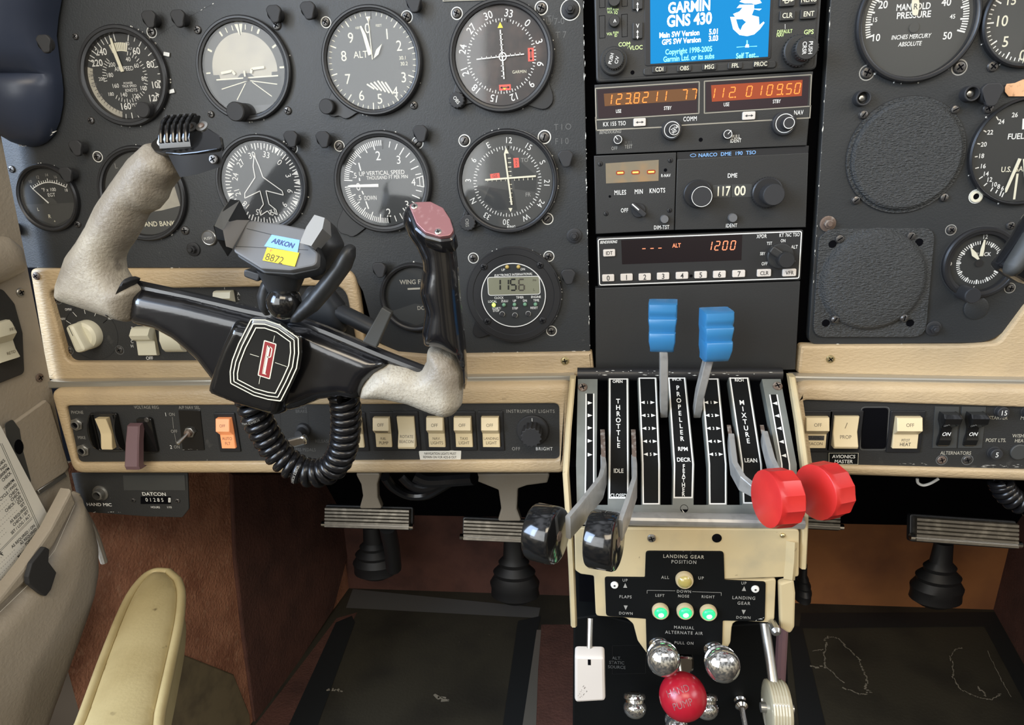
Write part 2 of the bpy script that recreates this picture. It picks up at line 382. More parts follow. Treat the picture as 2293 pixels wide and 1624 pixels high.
    def build(s, name, parent, label=None, sharp=32):
        base = BASE[parent]; o = bpy.data.objects.new(name, s._mesh(name, base, sharp)); COL.objects.link(o); o.parent = parent
        BASE[o] = base
        if label: o['label'] = label
        return o
    def solo(s, name, label, cat, group=None, kind=None, sharp=32):
        xs = [p.x for p in s.v]; ys = [p.y for p in s.v]; zs = [p.z for p in s.v]
        base = Vector(((min(xs) + max(xs)) / 2, (min(ys) + max(ys)) / 2, min(zs)))
        o = bpy.data.objects.new(name, s._mesh(name, base, sharp)); COL.objects.link(o); o.location = base; BASE[o] = base
        o['label'] = label; o['category'] = cat
        if group: o['group'] = group
        if kind: o['kind'] = kind
        return o
from mathutils.geometry import delaunay_2d_cdt
def resample(p, step):
    out = []
    for i in range(len(p)):
        a, b = p[i], p[(i + 1) % len(p)]; l = math.hypot(b[0] - a[0], b[1] - a[1]); n = max(1, int(round(l / step)))
        out += [(a[0] + (b[0] - a[0]) * k / n, a[1] + (b[1] - a[1]) * k / n) for k in range(n)]
    return out
def inflate(mb, f, p, R, tf, tb, m, step=2.0, z0=0.0, crown=0.0, tilt=None):
    """a rounded solid with outline p: it swells from the outline to the thickness tf in front and tb behind within R of the rim"""
    p = resample(ccw(p), step); n = len(p); seg = [(p[i], p[(i + 1) % n]) for i in range(n)]
    def dist(x, y):
        best = 1e9
        for (ax, ay), (bx, by) in seg:
            dx, dy = bx - ax, by - ay; L2 = dx * dx + dy * dy; t = max(0, min(1, ((x - ax) * dx + (y - ay) * dy) / L2)); q = (x - ax - t * dx) ** 2 + (y - ay - t * dy) ** 2
            if q < best: best = q
        return math.sqrt(best)
    def inside(x, y):
        c = False
        for (ax, ay), (bx, by) in seg:
            if (ay > y) != (by > y) and x < (bx - ax) * (y - ay) / (by - ay) + ax: c = not c
        return c
    pts = [Vector(q) for q in p]; dd = [0.0] * n
    for q in inset(p, min(step * .35, R * .12)):
        if inside(*q):
            d = dist(*q)
            if d > step * .12: pts.append(Vector(q)); dd.append(d)
    x0, x1, y0, y1 = min(a for a, b in p), max(a for a, b in p), min(b for a, b in p), max(b for a, b in p); r = 0; y = y0 + step * .5
    while y < y1:
        x = x0 + (step * .5 if r % 2 else 0)
        while x < x1:
            if inside(x, y):
                d = dist(x, y)
                if d > step * .55: pts.append(Vector((x, y))); dd.append(d)
            x += step
        y += step * .87; r += 1
    res = delaunay_2d_cdt(pts, [(i, (i + 1) % n) for i in range(n)], [], 1, 1e-6)
    V, T, orig = res[0], res[2], res[3]; D = [dd[o[0]] if o else 0 for o in orig]
    def h(d, t): s = min(1, d / R); return t * math.sqrt(max(0, 1 - (1 - s) ** 2)) + crown * min(1, d / (3 * R)) * (1 if t else 0)
    zt = tilt or (lambda x, y: 0)
    N = len(V); vs = [f.pt(v.x, v.y, z0 + zt(v.x, v.y) + h(d, tf)) for v, d in zip(V, D)]; fs = []
    for t in T:
        a = (V[t[1]] - V[t[0]]).cross(V[t[2]] - V[t[0]]); fs.append(tuple(t) if a > 0 else tuple(reversed(t)))
    if tb is not None:
        ix = {}; 
        for i, (v, d) in enumerate(zip(V, D)):
            if d < 1e-6: ix[i] = i
            else: ix[i] = len(vs); vs.append(f.pt(v.x, v.y, z0 + zt(v.x, v.y) - h(d, tb)))
        fs += [tuple(ix[j] for j in reversed(t)) for t in fs]
    return mb.add(vs, fs, m)
def crom(pts, n):
    pts = [Vector(p) for p in pts]; out = []
    for i in range(len(pts) - 1):
        a, b, c, d = pts[max(i - 1, 0)], pts[i], pts[i + 1], pts[min(i + 2, len(pts) - 1)]
        for k in range(n): t = k / n; out.append(.5 * (2 * b + (c - a) * t + (2 * a - 5 * b + 4 * c - d) * t * t + (3 * b - a - 3 * c + d) * t ** 3))
    return out + [pts[-1]]
SEG = {'0': 'abcdef', '1': 'bc', '2': 'abged', '3': 'abgcd', '4': 'fgbc', '5': 'afgcd', '6': 'afgedc', '7': 'abc', '8': 'abcdefg', '9': 'abfgcd', '-': 'g', ' ': '', 'L': 'fed', 'A': 'abcefg'}
def seg7(mb, f, t, x, y, w, h, pitch, th, m, slant=0.1, z=0.3):
    for c in t:
        if c == '.':
            mb.poly(f, circ(th * 0.85, 8, x - pitch + w + th * 1.3 + (-h / 2) * slant, y - h / 2), m, z + .05); continue
        a = {'a': (0, h / 2, w, h / 2), 'b': (w, h / 2, w, 0), 'c': (w, 0, w, -h / 2), 'd': (0, -h / 2, w, -h / 2), 'e': (0, -h / 2, 0, 0), 'f': (0, 0, 0, h / 2), 'g': (0, 0, w, 0)}
        for k in SEG.get(c, ''):
            x0, y0, x1, y1 = a[k]; g = th * 0.35; L = math.hypot(x1 - x0, y1 - y0); dx, dy = (x1 - x0) / L * g, (y1 - y0) / L * g
            mb.bar(f, x + x0 + dx + y0 * slant, y + y0 + dy, x + x1 - dx + y1 * slant, y + y1 - dy, th, m, z)
        x += pitch
def pol(ang, r): a = math.radians(ang); return (r * math.sin(a), r * math.cos(a))   # clockwise from the top
def ticks(mb, f, a0, a1, n, r0, r1, w, m, every=0, r0b=None, wb=None, z=0.14):
    for i in range(n + 1):
        a = a0 + (a1 - a0) * i / n; big = every and i % every == 0
        p, q = pol(a, r0b if big else r0), pol(a, r1); mb.bar(f, *p, *q, (wb or w) if big else w, m, z)
def screw(mb, f, r, h=1.6, m='darksteel', ring=None, slot='+', a=20):
    mb.lathe(f, [(r, 0), (r, h * 0.35), (r * 0.85, h * 0.8), (r * 0.5, h), ], m, 18)
    b = f.rot(a); k = r * 0.62
    mb.bar(b, -k, 0, k, 0, r * 0.24, 'void', h + 0.06)
    if slot == '+': mb.bar(b, 0, -k, 0, k, r * 0.24, 'void', h + 0.07)
    if ring: mb.outline(f, circ(r * 1.34, 24), r * 0.2, ring, 0.16)
def chips(mb, f, p0, p1, n, m='chip', size=0.7, jit=0.4, z=0.15):
    for _ in range(n):
        t = random.random(); j = (random.random() - 0.5) * jit * 2; dx, dy = p1[0] - p0[0], p1[1] - p0[1]; l = math.hypot(dx, dy)
        x, y = p0[0] + dx * t - dy / l * j, p0[1] + dy * t + dx / l * j; s = size * (0.3 + random.random() ** 2)
        ex, ey = dx / l, dy / l; k = 1 + random.random() * 2.2
        mb.poly(f, [(x - ex * s * k, y - ey * s * k), (x + ey * s * .5, y - ex * s * .5), (x + ex * s * k, y + ey * s * k), (x - ey * s * .4, y + ex * s * .4)], m, z)
# ================================================================ the setting: walls, floor, firewall
def struct(o): o['kind'] = 'structure'; return o
FP = F(1146, 400, 0.0)
fl_a, fl_b = PZ(742, 1372, 0), PZ(560, 1624, 0)
wdir = (fl_a - fl_b).normalized()
def wallpt(Y, z, k=0.0):
    t = (Y - fl_b.y) / wdir.y; p = fl_b + wdir * t; return Vector((p.x - k, Y, z))
A3, C3 = P(62, 548, -0.012), P(163, 1068, -0.012)
WN = Fr(P(105, 850, -0.012), (0.10, 1, 0), A3 - C3)             # sidewall beside the pilot, its front faces the cabin
YF = 0.56                                                       # firewall
mb = MB()
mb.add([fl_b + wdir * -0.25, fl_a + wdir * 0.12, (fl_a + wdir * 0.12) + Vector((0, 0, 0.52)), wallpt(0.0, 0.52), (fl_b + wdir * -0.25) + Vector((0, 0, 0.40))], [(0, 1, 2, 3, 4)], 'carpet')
o = struct(mb.solo('wall_footwell', 'reddish brown carpeted sidewall of the pilot footwell beneath the panel', 'wall'))
mb = MB()
e = [WN.sh(u_, v_).o for u_, v_ in ((0, 330), (0, -150), (-260, -150), (-260, 330))]
mb.add([WN.pt(3, 520), WN.pt(3, -146), WN.pt(-300, -290), WN.pt(-300, 520)], [(0, 3, 2, 1)], 'beigewall')
struct(mb.solo('wall_left', 'beige cabin sidewall at the left of the panels', 'wall'))
# floor
mb = MB(); mb.add([Vector((-0.62, -0.35, 0)), Vector((0.75, -0.35, 0)), Vector((0.75, YF + 0.02, 0)), Vector((-0.62, YF + 0.02, 0))], [(0, 1, 2, 3)], 'floorpaint')
FL = Fr((0, 0.3, 0), (1, 0, 0), (0, 1, 0))
def fpoly(pts, m, z): mb.poly(FL, FL.Ls(pts), m, z)
fpoly([(754, 1385), (800, 1372), (660, 1640), (560, 1640)], 'carpetdark', .4)
fpoly([(788, 1380), (795, 1395), (706, 1640), (640, 1640), (752, 1395)], 'floortape', .8)
fpoly([(790, 1320), (1210, 1362), (1205, 1385), (775, 1362)], 'dim', .6)
fpoly([(1160, 1392), (1212, 1380), (1204, 1412), (1172, 1640), (1124, 1640)], 'floortape', .8)
fpoly([(1202, 1412), (1212, 1412), (1205, 1500), (1200, 1640), (1168, 1640)], 'graytrim', 1.2)
fpoly([(1212, 1400), (1300, 1400), (1300, 1640), (1200, 1640), (1205, 1500)], 'carpetdark', .9)
fpoly([(1795, 1374), (2228, 1372), (2220, 1404), (1790, 1408)], 'floortape', .8)
fpoly([(1765, 1400), (1796, 1406), (1852, 1640), (1792, 1640)], 'floortape', .9)
fpoly([(2204, 1404), (2228, 1374), (2330, 1560), (2330, 1640)], 'floortape', .9)
def scuff(pts, w, n=5):
    q = FL.Ls(pts)
    for i in range(len(q) - 1):
        for k in range(n):
            t0, t1 = k / n, (k + 1.2) / n; j = lambda: (random.random() - .5) * w * 1.6
            a = (q[i][0] * (1 - t0) + q[i + 1][0] * t0 + j(), q[i][1] * (1 - t0) + q[i + 1][1] * t0 + j())
            b = (q[i][0] * (1 - t1) + q[i + 1][0] * t1 + j(), q[i][1] * (1 - t1) + q[i + 1][1] * t1 + j())
            mb.bar(FL, *a, *b, w * (.4 + random.random()), 'scuff', 1.0, w * (.4 + random.random()))
scuff([(1845, 1435), (1855, 1427), (1875, 1430), (1900, 1455), (1925, 1480), (1932, 1500), (1942, 1522), (1938, 1545), (1952, 1552), (1925, 1557), (1890, 1542)], 2.2)
scuff([(1852, 1440), (1846, 1465), (1848, 1492), (1865, 1508), (1888, 1530)], 1.8)
scuff([(1815, 1492), (1846, 1496)], 4); scuff([(1818, 1460), (1842, 1456)], 1.5)
scuff([(2128, 1470), (2140, 1455), (2155, 1452)], 1.6); scuff([(2128, 1470), (2135, 1500), (2132, 1515), (2150, 1545), (2185, 1562), (2220, 1568), (2240, 1555)], 1.8)
scuff([(2190, 1540), (2208, 1560)], 2.4); scuff([(2210, 1458), (2240, 1520), (2262, 1560)], 1.0)
scuff([(735, 1545), (765, 1548)], 4); scuff([(975, 1560), (1005, 1572)], 5)
struct(mb.solo('floor', 'dark olive painted cockpit floor edged with black tape', 'floor'))
# firewall, and a black sheet added behind the panels to keep light out
zt = 0.26
mb = MB(); FW = Fr((0, YF - 0.02, 0.1)); T = lambda px, py: P(px, py, YF - 0.02)
x0, x1 = -0.62, 0.80
xm = 0.08
for xa, xb, m_ in ((x0, xm, 'carpetdark'), (xm, x1, 'firewall')): mb.add([Vector((xa, YF, -.01)), Vector((xb, YF, -.01)), Vector((xb, YF, 0.165)), Vector((xa, YF, 0.165))], [(0, 1, 2, 3)], m_)  # left part takes a darker colour in place of the shade there
mb.add([Vector((x0, YF, 0.165)), Vector((x1, YF, 0.165)), Vector((x1, 0.40, 0.46)), Vector((x0, 0.40, 0.46)), Vector((x1, 0.03, 0.52)), Vector((x0, 0.03, 0.52)), Vector((x1, 0.03, 1.15)), Vector((x0, 0.03, 1.15))],
       [(0, 1, 2, 3), (3, 2, 4, 5), (5, 4, 6, 7)], 'void')
struct(mb.solo('wall_front', 'orange brown firewall with shade coloured into its left part and an added black light block above', 'wall'))
q0, q1 = PZ(2228, 1372, 0), PZ(2330, 1555, 0); d = (q0 - q1).normalized()
mb = MB(); e0, e1 = q0 + d * 0.12, q1 - d * 0.35
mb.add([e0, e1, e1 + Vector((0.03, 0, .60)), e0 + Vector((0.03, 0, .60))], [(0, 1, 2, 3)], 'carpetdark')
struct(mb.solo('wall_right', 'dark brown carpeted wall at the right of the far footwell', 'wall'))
# carpet seam and patch on the footwell wall
WF = Fr(fl_b, wdir, (0, 0, 1))                                   # footwell wall frame
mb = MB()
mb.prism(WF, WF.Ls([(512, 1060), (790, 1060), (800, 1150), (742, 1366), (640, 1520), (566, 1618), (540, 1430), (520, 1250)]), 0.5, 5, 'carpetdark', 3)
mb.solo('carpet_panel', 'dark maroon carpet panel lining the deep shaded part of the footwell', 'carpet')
mb = MB(); mb.prism(WF, WF.Ls([(398, 1462), (520, 1510), (556, 1600), (558, 1640), (330, 1700)]), 0.4, 3, 'grimy', 2)
mb.solo('floor_mat', 'small dirty beige mat scrap low on the brown carpet', 'mat')
mb = MB(); mb.tube([WN.pt(*WN.L(x, y), 6) for x, y in ((178, 1150), (192, 1175), (205, 1205), (215, 1235), (222, 1258))], .0035, 'beigewall', 8)
mb.solo('door_seal', 'thin beige fabric welt hanging down beside the brown carpet', 'seal')

# ================================================================ panels
def panel(name, label, pts, Y, th, m, bev=0.8, r=4, extra=None, cat='panel'):
    f = F(*pts[0], Y); f = Fr(P(1146, 800, Y)); mb = MB(); p = f.Ls(pts)
    mb.prism(f, rpoly(p, r) if r else p, -th, 0, m, bev)
    if extra: extra(mb, f)
    return mb.solo(name, label, cat)
def ex(mb, f):
    L = f.L
    for a, b, n, j in (((1306, 0), (1321, 780), 46, .5), ((1321, 786), (960, 793), 14, .4), ((60, 599), (500, 600), 8, .4), ((380, 60), (480, 5), 4, .8)):
        chips(mb, f, L(*a), L(*b), n, size=.8, jit=j)
    for t, x, y, r in (('T/', 1232, 42, 0), ('U 7-0', 1243, 48, 0), ('T 7', 1256, 78, 0), ('T I O', 1260, 284, 0), ('F I 0', 1258, 316, 0)): mb.text(f, t, *L(x, y), 4.5, 'dim', rot=r)
    mb.bar(f, *L(380, 62), *L(478, 8), .35, 'black', .1)
    mb.bar(f, *L(350, 82), *L(380, 62), .35, 'black', .1)
panel('instrument_panel', 'charcoal pilot instrument panel full of round dials, chipped along its right edge',
      [(-140, -380), (1298, -380), (1322, 787), (950, 793), (888, 787), (846, 766), (829, 715), (812, 652), (785, 609), (762, 600), (62, 600), (34, 545), (-140, 480)], 0.0, 8, 'panel', .5,
      [0, 0, 2, 0, 6, 8, 4, 10, 10, 6, 0, 4, 0], ex)
def ex(mb, f):
    L = f.L
    for a, b, n in (((1860, 0), (1815, 730), 26), ((1835, 771), (2100, 771), 7)): chips(mb, f, L(*a), L(*b), n, size=.7, jit=.4)
panel('copilot_panel', 'charcoal right instrument panel with rounded lower corners holding engine gauges',
      [(1884, -380), (2420, -380), (2420, 560), (2293, 684), (2232, 768), (1810, 772)], 0.0, 8, 'panel', .6, [0, 0, 0, 30, 40, 8], ex)
mb = MB(); f = Fr(P(1570, 400, 0.016)); mb.box(f, f.L(1296, 0)[0], f.L(1880, 0)[0], f.L(0, 860)[1], f.L(0, -400)[1], -4, 0, 'void')
mb.solo('radio_rack', 'black recessed rack between the two panels behind the radios', 'rack')
# upper beige trim panel (pilot side), with the autopilot panel let into it
YU = -0.004
mb = MB(); f = Fr(P(400, 720, YU))
po = rpoly(f.Ls([(64, 602), (792, 602), (827, 850), (106, 852)]), [6, 14, 2, 4], 6); pi = rpoly(f.Ls([(104, 650), (772, 640), (805, 812), (150, 812)]), [8, 14, 6, 8], 6)
mb.ringprism(f, po, pi, -10, 0, 'beige', 3.2)
mb.prism(f, rpoly(f.Ls([(827, 720), (845, 772), (890, 790), (950, 795), (1326, 789), (1331, 837), (1286, 846), (820, 862)]), [1, 4, 4, 3, 2, 3, 1, 1]), -10, 0, 'beige', 2.5)
screw(mb, f.at(82, 618), 3.6, 1.6, 'rust', a=30); screw(mb, f.at(1265, 808), 3.6, 1.4, 'brass', a=10)
mb.solo('upper_trim_panel', 'beige vinyl covered trim panel below the pilot instruments', 'trim panel')
mb = MB(); f = Fr(P(400, 720, 0.003)); mb.prism(f, f.Ls([(100, 644), (785, 634), (815, 818), (140, 818)]), -3, 0, 'panel2')
mb.bar(f, *f.L(402, 642), *f.L(402, 650), .5, 'white'); mb.pline(f, f.Ls([(402, 650), (402, 641), (503, 641), (503, 648)]), .45, 'white'); mb.text(f, 'PUSH', *f.L(452, 641), 2.6, 'white')
mb.text(f, 'A', *f.L(534, 658), 2.8, 'white'); mb.text(f, 'L', *f.L(534, 668), 2.8, 'white')
mb.text(f, 'OFF', *f.L(335, 802), 3.0, 'white', bold=.02)
for i, c in enumerate('PITCH'): mb.text(f, c, *f.L(296, 735 + i * 10), 2.8, 'white')
for t, x, y, a, b in (('NAV', 141, 714, (148, 718), (159, 725)), ('OMNI', 153, 693, (163, 699), (172, 709)), ('HDG', 188, 689, (189, 694), (191, 703)), ('LOC', 222, 692, (216, 697), (212, 708)), ('LOC', 245, 705, (240, 716), (231, 724)), ('REV', 247, 713, (240, 716), (231, 724))):
    mb.text(f, t, *f.L(x, y), 2.2, 'white', sx=.8); mb.bar(f, *f.L(*a), *f.L(*b), .45, 'white')
for x, y in ((130, 671), (155, 785), (268, 784)): screw(mb, f.at(x, y), 3.3, 1.2, 'darksteel', ring='dim')
mb.outline(f, circ(26, 40, *f.L(205, 745)), .4, 'black', .2)
mb.solo('autopilot_controller', 'black autopilot control panel let into the upper beige trim', 'panel')
t = thing('selector_knob', 'ivory rotary autopilot mode knob pointing to the upper left', 'knob', f.at(200, 748).o)
kf = f.at(200, 748, 0); k = MB(); k.lathe(kf, [(13.5, 0), (13.5, 5), (12.5, 8), (10, 10)], 'ivorywhite', 36); k.build('skirt', t)
k = MB(); kk = kf.rot(14); k.prism(kk, rpoly([(-6, -13), (6, -13), (4.5, 13), (-4.5, 13)], 4), 6, 19, 'ivorywhite', 3); k.bar(kk, 0, 3, 0, 12, .6, 'ink', 19.1); k.build('pointer_grip', t)
def rocker(f, x0, y0, x1, y1, pressed, m, side=0.0):
    """two-plane rocker paddle: pressed='top'/'bottom' tells which half stands proud"""
    pass
mb = MB(); f = Fr(P(2000, 800, YU))
mb.prism(f, rpoly(f.Ls([(1793, 774), (2160, 773), (2236, 768), (2297, 686), (2420, 562), (2420, 856), (1786, 838)]), [3, 1, 8, 8, 0, 0, 3]), -10, 0, 'beige', 2.5)
screw(mb, f.at(1859, 804), 3.4, 1.4, 'brass', a=40)
mb.solo('upper_trim_panel', 'beige vinyl covered trim strip beneath the right instrument panel', 'trim panel')
# lower beige trim panels
YL = -0.020
def lowtrim(name, label, po, pi, r1, r2):
    mb = MB(); f = Fr(P(700, 960, YL)); mb.ringprism(f, rpoly(f.Ls(po), r1, 6), rpoly(f.Ls(pi), r2, 6), -14, 0, 'beige', 6.5)
    o = mb.solo(name, label, 'trim panel'); return o
lowtrim('lower_trim_panel', 'beige vinyl trim frame around the row of switches left of the pedestal', [(107, 874), (1284, 858), (1270, 1064), (160, 1064)], [(145, 910), (1252, 905), (1253, 1031), (172, 1038)], [9, 9, 9, 12], 5)
lowtrim('lower_trim_panel', 'beige vinyl trim frame around the breakers and switches right of the pedestal', [(1773, 858), (2440, 870), (2440, 1087), (1804, 1066)], [(1793, 897), (2420, 918), (2420, 1058), (1806, 1042)], 13, 5)
for pts, lab in (([(106, 855), (1286, 841), (1286, 855), (106, 871)], 'left'), ([(1772, 842), (2440, 853), (2440, 868), (1776, 857)], 'right')):
    mb = MB(); f = Fr(P(700, 850, -0.012)); mb.prism(f, f.Ls(pts), -10, 0, 'graytrim', 1.6)
    mb.solo('trim_strip', f'narrow silver metal trim strip running {lab} of the pedestal', 'trim strip')
# ================================================================ round instruments
class Dial:
    def __init__(s, name, label, px, py, R, Ro, face='dial', ears=(), screws=(), cat='gauge', zf=None, hb=5.0, rim=None, Y=0.0, chip=0):
        f = F(px, py, Y); s.t = thing(name, label, cat, f.pt(0, 0, 0)); s.k = f.mm(1); s.f0 = f
        s.R = R * s.k; Ro = Ro * s.k; z0 = 2.2 if ears else 0.0; s.zf = z0 + 0.6 if zf is None else zf
        b = MB()
        if ears:
            es = []
            for ex, ey, er in ears:
                x, y = f.L(ex, ey); q = math.hypot(x, y); es.append((math.atan2(y, x), q + er * s.k * 1.15, math.atan2(er * s.k * 2.3, q)))
            out = []
            for i in range(144):
                th = 2 * PI * i / 144; r = Ro + .2
                for ae, rp, wd_ in es:
                    dl = abs((th - ae + PI) % (2 * PI) - PI) / wd_
                    if dl < 1: r = max(r, Ro + (rp - Ro) * (math.cos(PI * dl ** 1.25) + 1) / 2)
                out.append((r * math.cos(th), r * math.sin(th)))
            b.prism(f, out, 0, 2.2, 'bezel', .5)
        h = z0 + hb
        rm = s.R + (Ro - s.R) * 0.55
        b.lathe(f, [(Ro, 0), (Ro, h - 1.2), (Ro - 1.0, h), (rm, h), (rm - .5, h - .6), (s.R + .9, h - 1.0), (s.R, s.zf + .4), (s.R, s.zf)], 'bezel', 64, cap=False)
        if rim: b.outline(f, circ(Ro + .1, 64), .45, rim, z0 + .3)
        for _ in range(chip):
            a = random.random() * 6.28; r = Ro + .3; b.poly(f, circ(.3 + random.random() * .5, 5, r * math.cos(a), r * math.sin(a)), 'chip', .2)
        b.build('bezel', s.t)
        s.m = MB(); s.f = f.sh(0, 0, s.zf); s.m.poly(s.f, circ(s.R + .3, 64), face, 0)
        for i, q in enumerate(screws):
            k = MB(); screw(k, f.at(q[0], q[1]), (q[2] if len(q) > 2 else 8) * s.k, 1.8, 'darksteel', ring=(q[3] if len(q) > 3 else None), a=random.random() * 80, slot=(q[4] if len(q) > 4 else '+'))
            k.build('screw', s.t)
    def tx(s, t, x, y, h, m='white', **k):
        if k.get('w'): k['w'] *= s.R
        s.m.text(s.f, t, x * s.R, y * s.R, h * s.R, m, **k)
    def ring(s, items, r, h, m='white', off=0, **k):
        for t, a in items:
            x, y = pol(a, r); s.tx(t, x, y, h, m, rot=-a + off, **k)
    def tk(s, a0, a1, n, r0, r1, w, m='white', **k):
        k = {q: (v * s.R if q in ('r0b', 'wb') else v) for q, v in k.items()}
        ticks(s.m, s.f, a0, a1, n, r0 * s.R, r1 * s.R, w * s.R, m, **k)
    def bar(s, x0, y0, x1, y1, w, m='white', **k): s.m.bar(s.f, x0 * s.R, y0 * s.R, x1 * s.R, y1 * s.R, w * s.R, m, **k)
    def pl(s, pts, w, m='white', **k): s.m.pline(s.f, [(x * s.R, y * s.R) for x, y in pts], w * s.R, m, **k)
    def poly(s, pts, m, z=.1): s.m.poly(s.f, [(x * s.R, y * s.R) for x, y in pts], m, z)
    def arc(s, a0, a1, r0, r1, m, z=.1, n=24):
        s.poly([pol(a0 + (a1 - a0) * i / n, r0) for i in range(n + 1)] + [pol(a1 + (a0 - a1) * i / n, r1) for i in range(n + 1)], m, z)
    def needle(s, pts, m='white', z=.9, name='needle', th=.5, label=None):
        k = MB(); k.prism(s.f, [(x * s.R, y * s.R) for x, y in pts], z, z + th, m); return k.build(name, s.t, label)
    def knob(s, px, py, r, h, m='rubber', name='knob', top=None, flute=0, z0=0):
        f = s.f0.at(px, py); k = MB(); r *= s.k
        if flute:
            n = flute * 4; p = [((r * (1 if (i // 2) % 2 else .93)) * math.cos(2 * PI * i / n), (r * (1 if (i // 2) % 2 else .93)) * math.sin(2 * PI * i / n)) for i in range(n)]
            k.lathe(f, [(r * 1.02, z0), (r * 1.02, h * .35)], m, 32); k.prism(f, p, h * .3, h, m, .8)
        else: k.lathe(f, [(r * .96, z0), (r * .96, h * .55), (r, h * .6), (r, h - .8), (r * .9, h)], m, 32)
        if top: k.text(f, top[0], 0, 0, r * top[3], top[1], rot=top[2], z=h + .12)
        return k.build(name, s.t)
    def fin(s, glass=True, dz=2.4):
        s.m.build('dial', s.t)
        if glass: g = MB(); g.poly(s.f, circ(s.R + .2, 48), 'glass', dz); g.build('glass', s.t)
def wedge(x0, y0, x1, y1, w0, w1):
    dx, dy = x1 - x0, y1 - y0; l = math.hypot(dx, dy); nx, ny = -dy / l / 2, dx / l / 2
    return [(x0 + nx * w0, y0 + ny * w0), (x0 - nx * w0, y0 - ny * w0), (x1 - nx * w1, y1 - ny * w1), (x1 + nx * w1, y1 + ny * w1)]
# ---- airspeed
d = Dial('airspeed_indicator', 'round airspeed dial with two number rings and an ivory needle near the top', 280.5, 172, 88, 106,
         screws=[(340, 72, 9, 'chip'), (205, 270, 8), (170, 82, 7)], chip=16)
d.arc(196, 286, .86, 1.0, 'skyball', .06)
for t, x, y in (('60', .44, .58), ('80', .75, .25), ('100', .82, -.23), ('120', .68, -.54), ('140', .25, -.8), ('160', -.13, -.70), ('240', -.51, .61), ('220', -.68, .36)): d.tx(t, x, y, .155, bold=.012)
for t, x, y in (('200', -.29, .3), ('40', .18, .4), ('60', .37, .24), ('80', .51, -.07), ('100', .45, -.29), ('120', .2, -.47), ('140', -.12, -.42), ('160', -.3, -.2), ('180', -.4, .06)): d.tx(t, x, y, .10)
for t, x, y in (('40', .23, .76), ('200', -.64, -.02), ('180', -.47, -.39)): d.tx(t, x, y, .085)
for t, x, y in (('220', -.9, .08), ('210', -.88, -.14), ('200', -.78, -.40)): d.tx(t, x, y, .08, 'dim')
d.tx('AIRSPEED', 0.02, .19, .10, w=.52); d.tx('POWER', .06, -.155, .055); d.tx('TRUE SPEED', .08, -.225, .055); d.tx('KNOTS', .11, -.325, .075); d.tx('M.P.H.', .19, -.675, .08); d.tx('F ALT', .26, .64, .05)
d.tk(18, 190, 17, .90, 1, .018, every=2, r0b=.86, wb=.022); d.tk(296, 355, 8, .86, 1, .018, every=2, r0b=.83, wb=.02)
d.tk(20, 215, 26, .55, .62, .015, every=2, r0b=.52); d.tk(262, 318, 8, .50, .60, .015); d.tk(196, 286, 16, .86, .93, .012, 'ink', z=.12)
d.arc(-20, 18, .60, .80, 'cream'); d.tk(-20, 18, 10, .62, .8, .012, 'dim', z=.16)
d.needle([(-.055, .11), (.03, .12), (-.075, .56), (-.14, .90), (-.185, .90), (-.165, .56)], 'cream'); d.knob(338, 248, 17, 12)
d.fin()
for x, y, r in ((375, 122, -15), (386, 205, 8)): k = MB(); ff = d.f0.at(x, y).rot(r); k.box(ff, -2.6, 2.6, -1.6, 1.6, 0, 1.6, 'steel', .3); k.build('clip', d.t)
# ---- attitude
d = Dial('attitude_indicator', 'artificial horizon dial with cream sky ball and flat-bottomed glass', 549, 156, 95, 110, face='dialgrey',
         screws=[(443, 67, 9), (620, 57, 10), (473, 256, 8), (645, 248, 9)], chip=8)
yb = -.80; xs = math.sqrt(1 - yb * yb)
d.arc(-128, 128, .0, .66, 'skyball', .05, 40); 
sky = [pol(-96 + 192 * i / 40, .80) for i in range(41)]; d.poly(sky, 'skyball', .06)
d.arc(-100, 100, .80, 1.0, 'dialgrey', .08, 40)
d.poly([(-.82, -.19), (.86, -.16), (.84, -.79), (-.70, -.79)], 'dial', .09)
d.bar(-.74, -.19, .80, -.175, .03, 'cream', z=.2)
for x0, y0, x1, y1 in ((.03, -.25, -.64, -.40), (.1, -.25, .75, -.36), (-.03, -.30, -.3, -.66), (.14, -.28, .58, -.62)): d.bar(x0, y0, x1, y1, .02, 'cream', z=.2)
for a, w in ((-30, .04), (-20, .02), (-10, .02), (10, .02), (20, .02), (30, .045), (-60, .045), (60, .045), (-92, .03), (90, .04)): d.bar(*pol(a, .86), *pol(a, .97), w, 'cream')
d.poly([(-.10, .98), (.10, .98), (.03, .74), (-.01, .74)], 'cream', .15); d.bar(0.0, .98, .015, .74, .025, 'dial', z=.2)
d.poly([(-xs, yb), (xs, yb), (.35, -.94), (0, -1), (-.35, -.94)], 'bezel', .6)
k = MB()
for pts in ([(-.58, -.055), (-.30, -.02), (-.24, -.10)], [(.50, .02), (.19, 0), (.16, -.09)]): k.pline(d.f, [(x * d.R, y * d.R) for x, y in pts], .055 * d.R, 'cream', 1.5)
k.bar(d.f, 0, -.16 * d.R, 0, -.03 * d.R, .04 * d.R, 'cream', 1.5); k.poly(d.f, circ(.06 * d.R, 12, .01 * d.R, -.2 * d.R), 'dial', 1.45)
k.build('miniature_wings', d.t); d.knob(545, 252, 21, 14); d.fin()
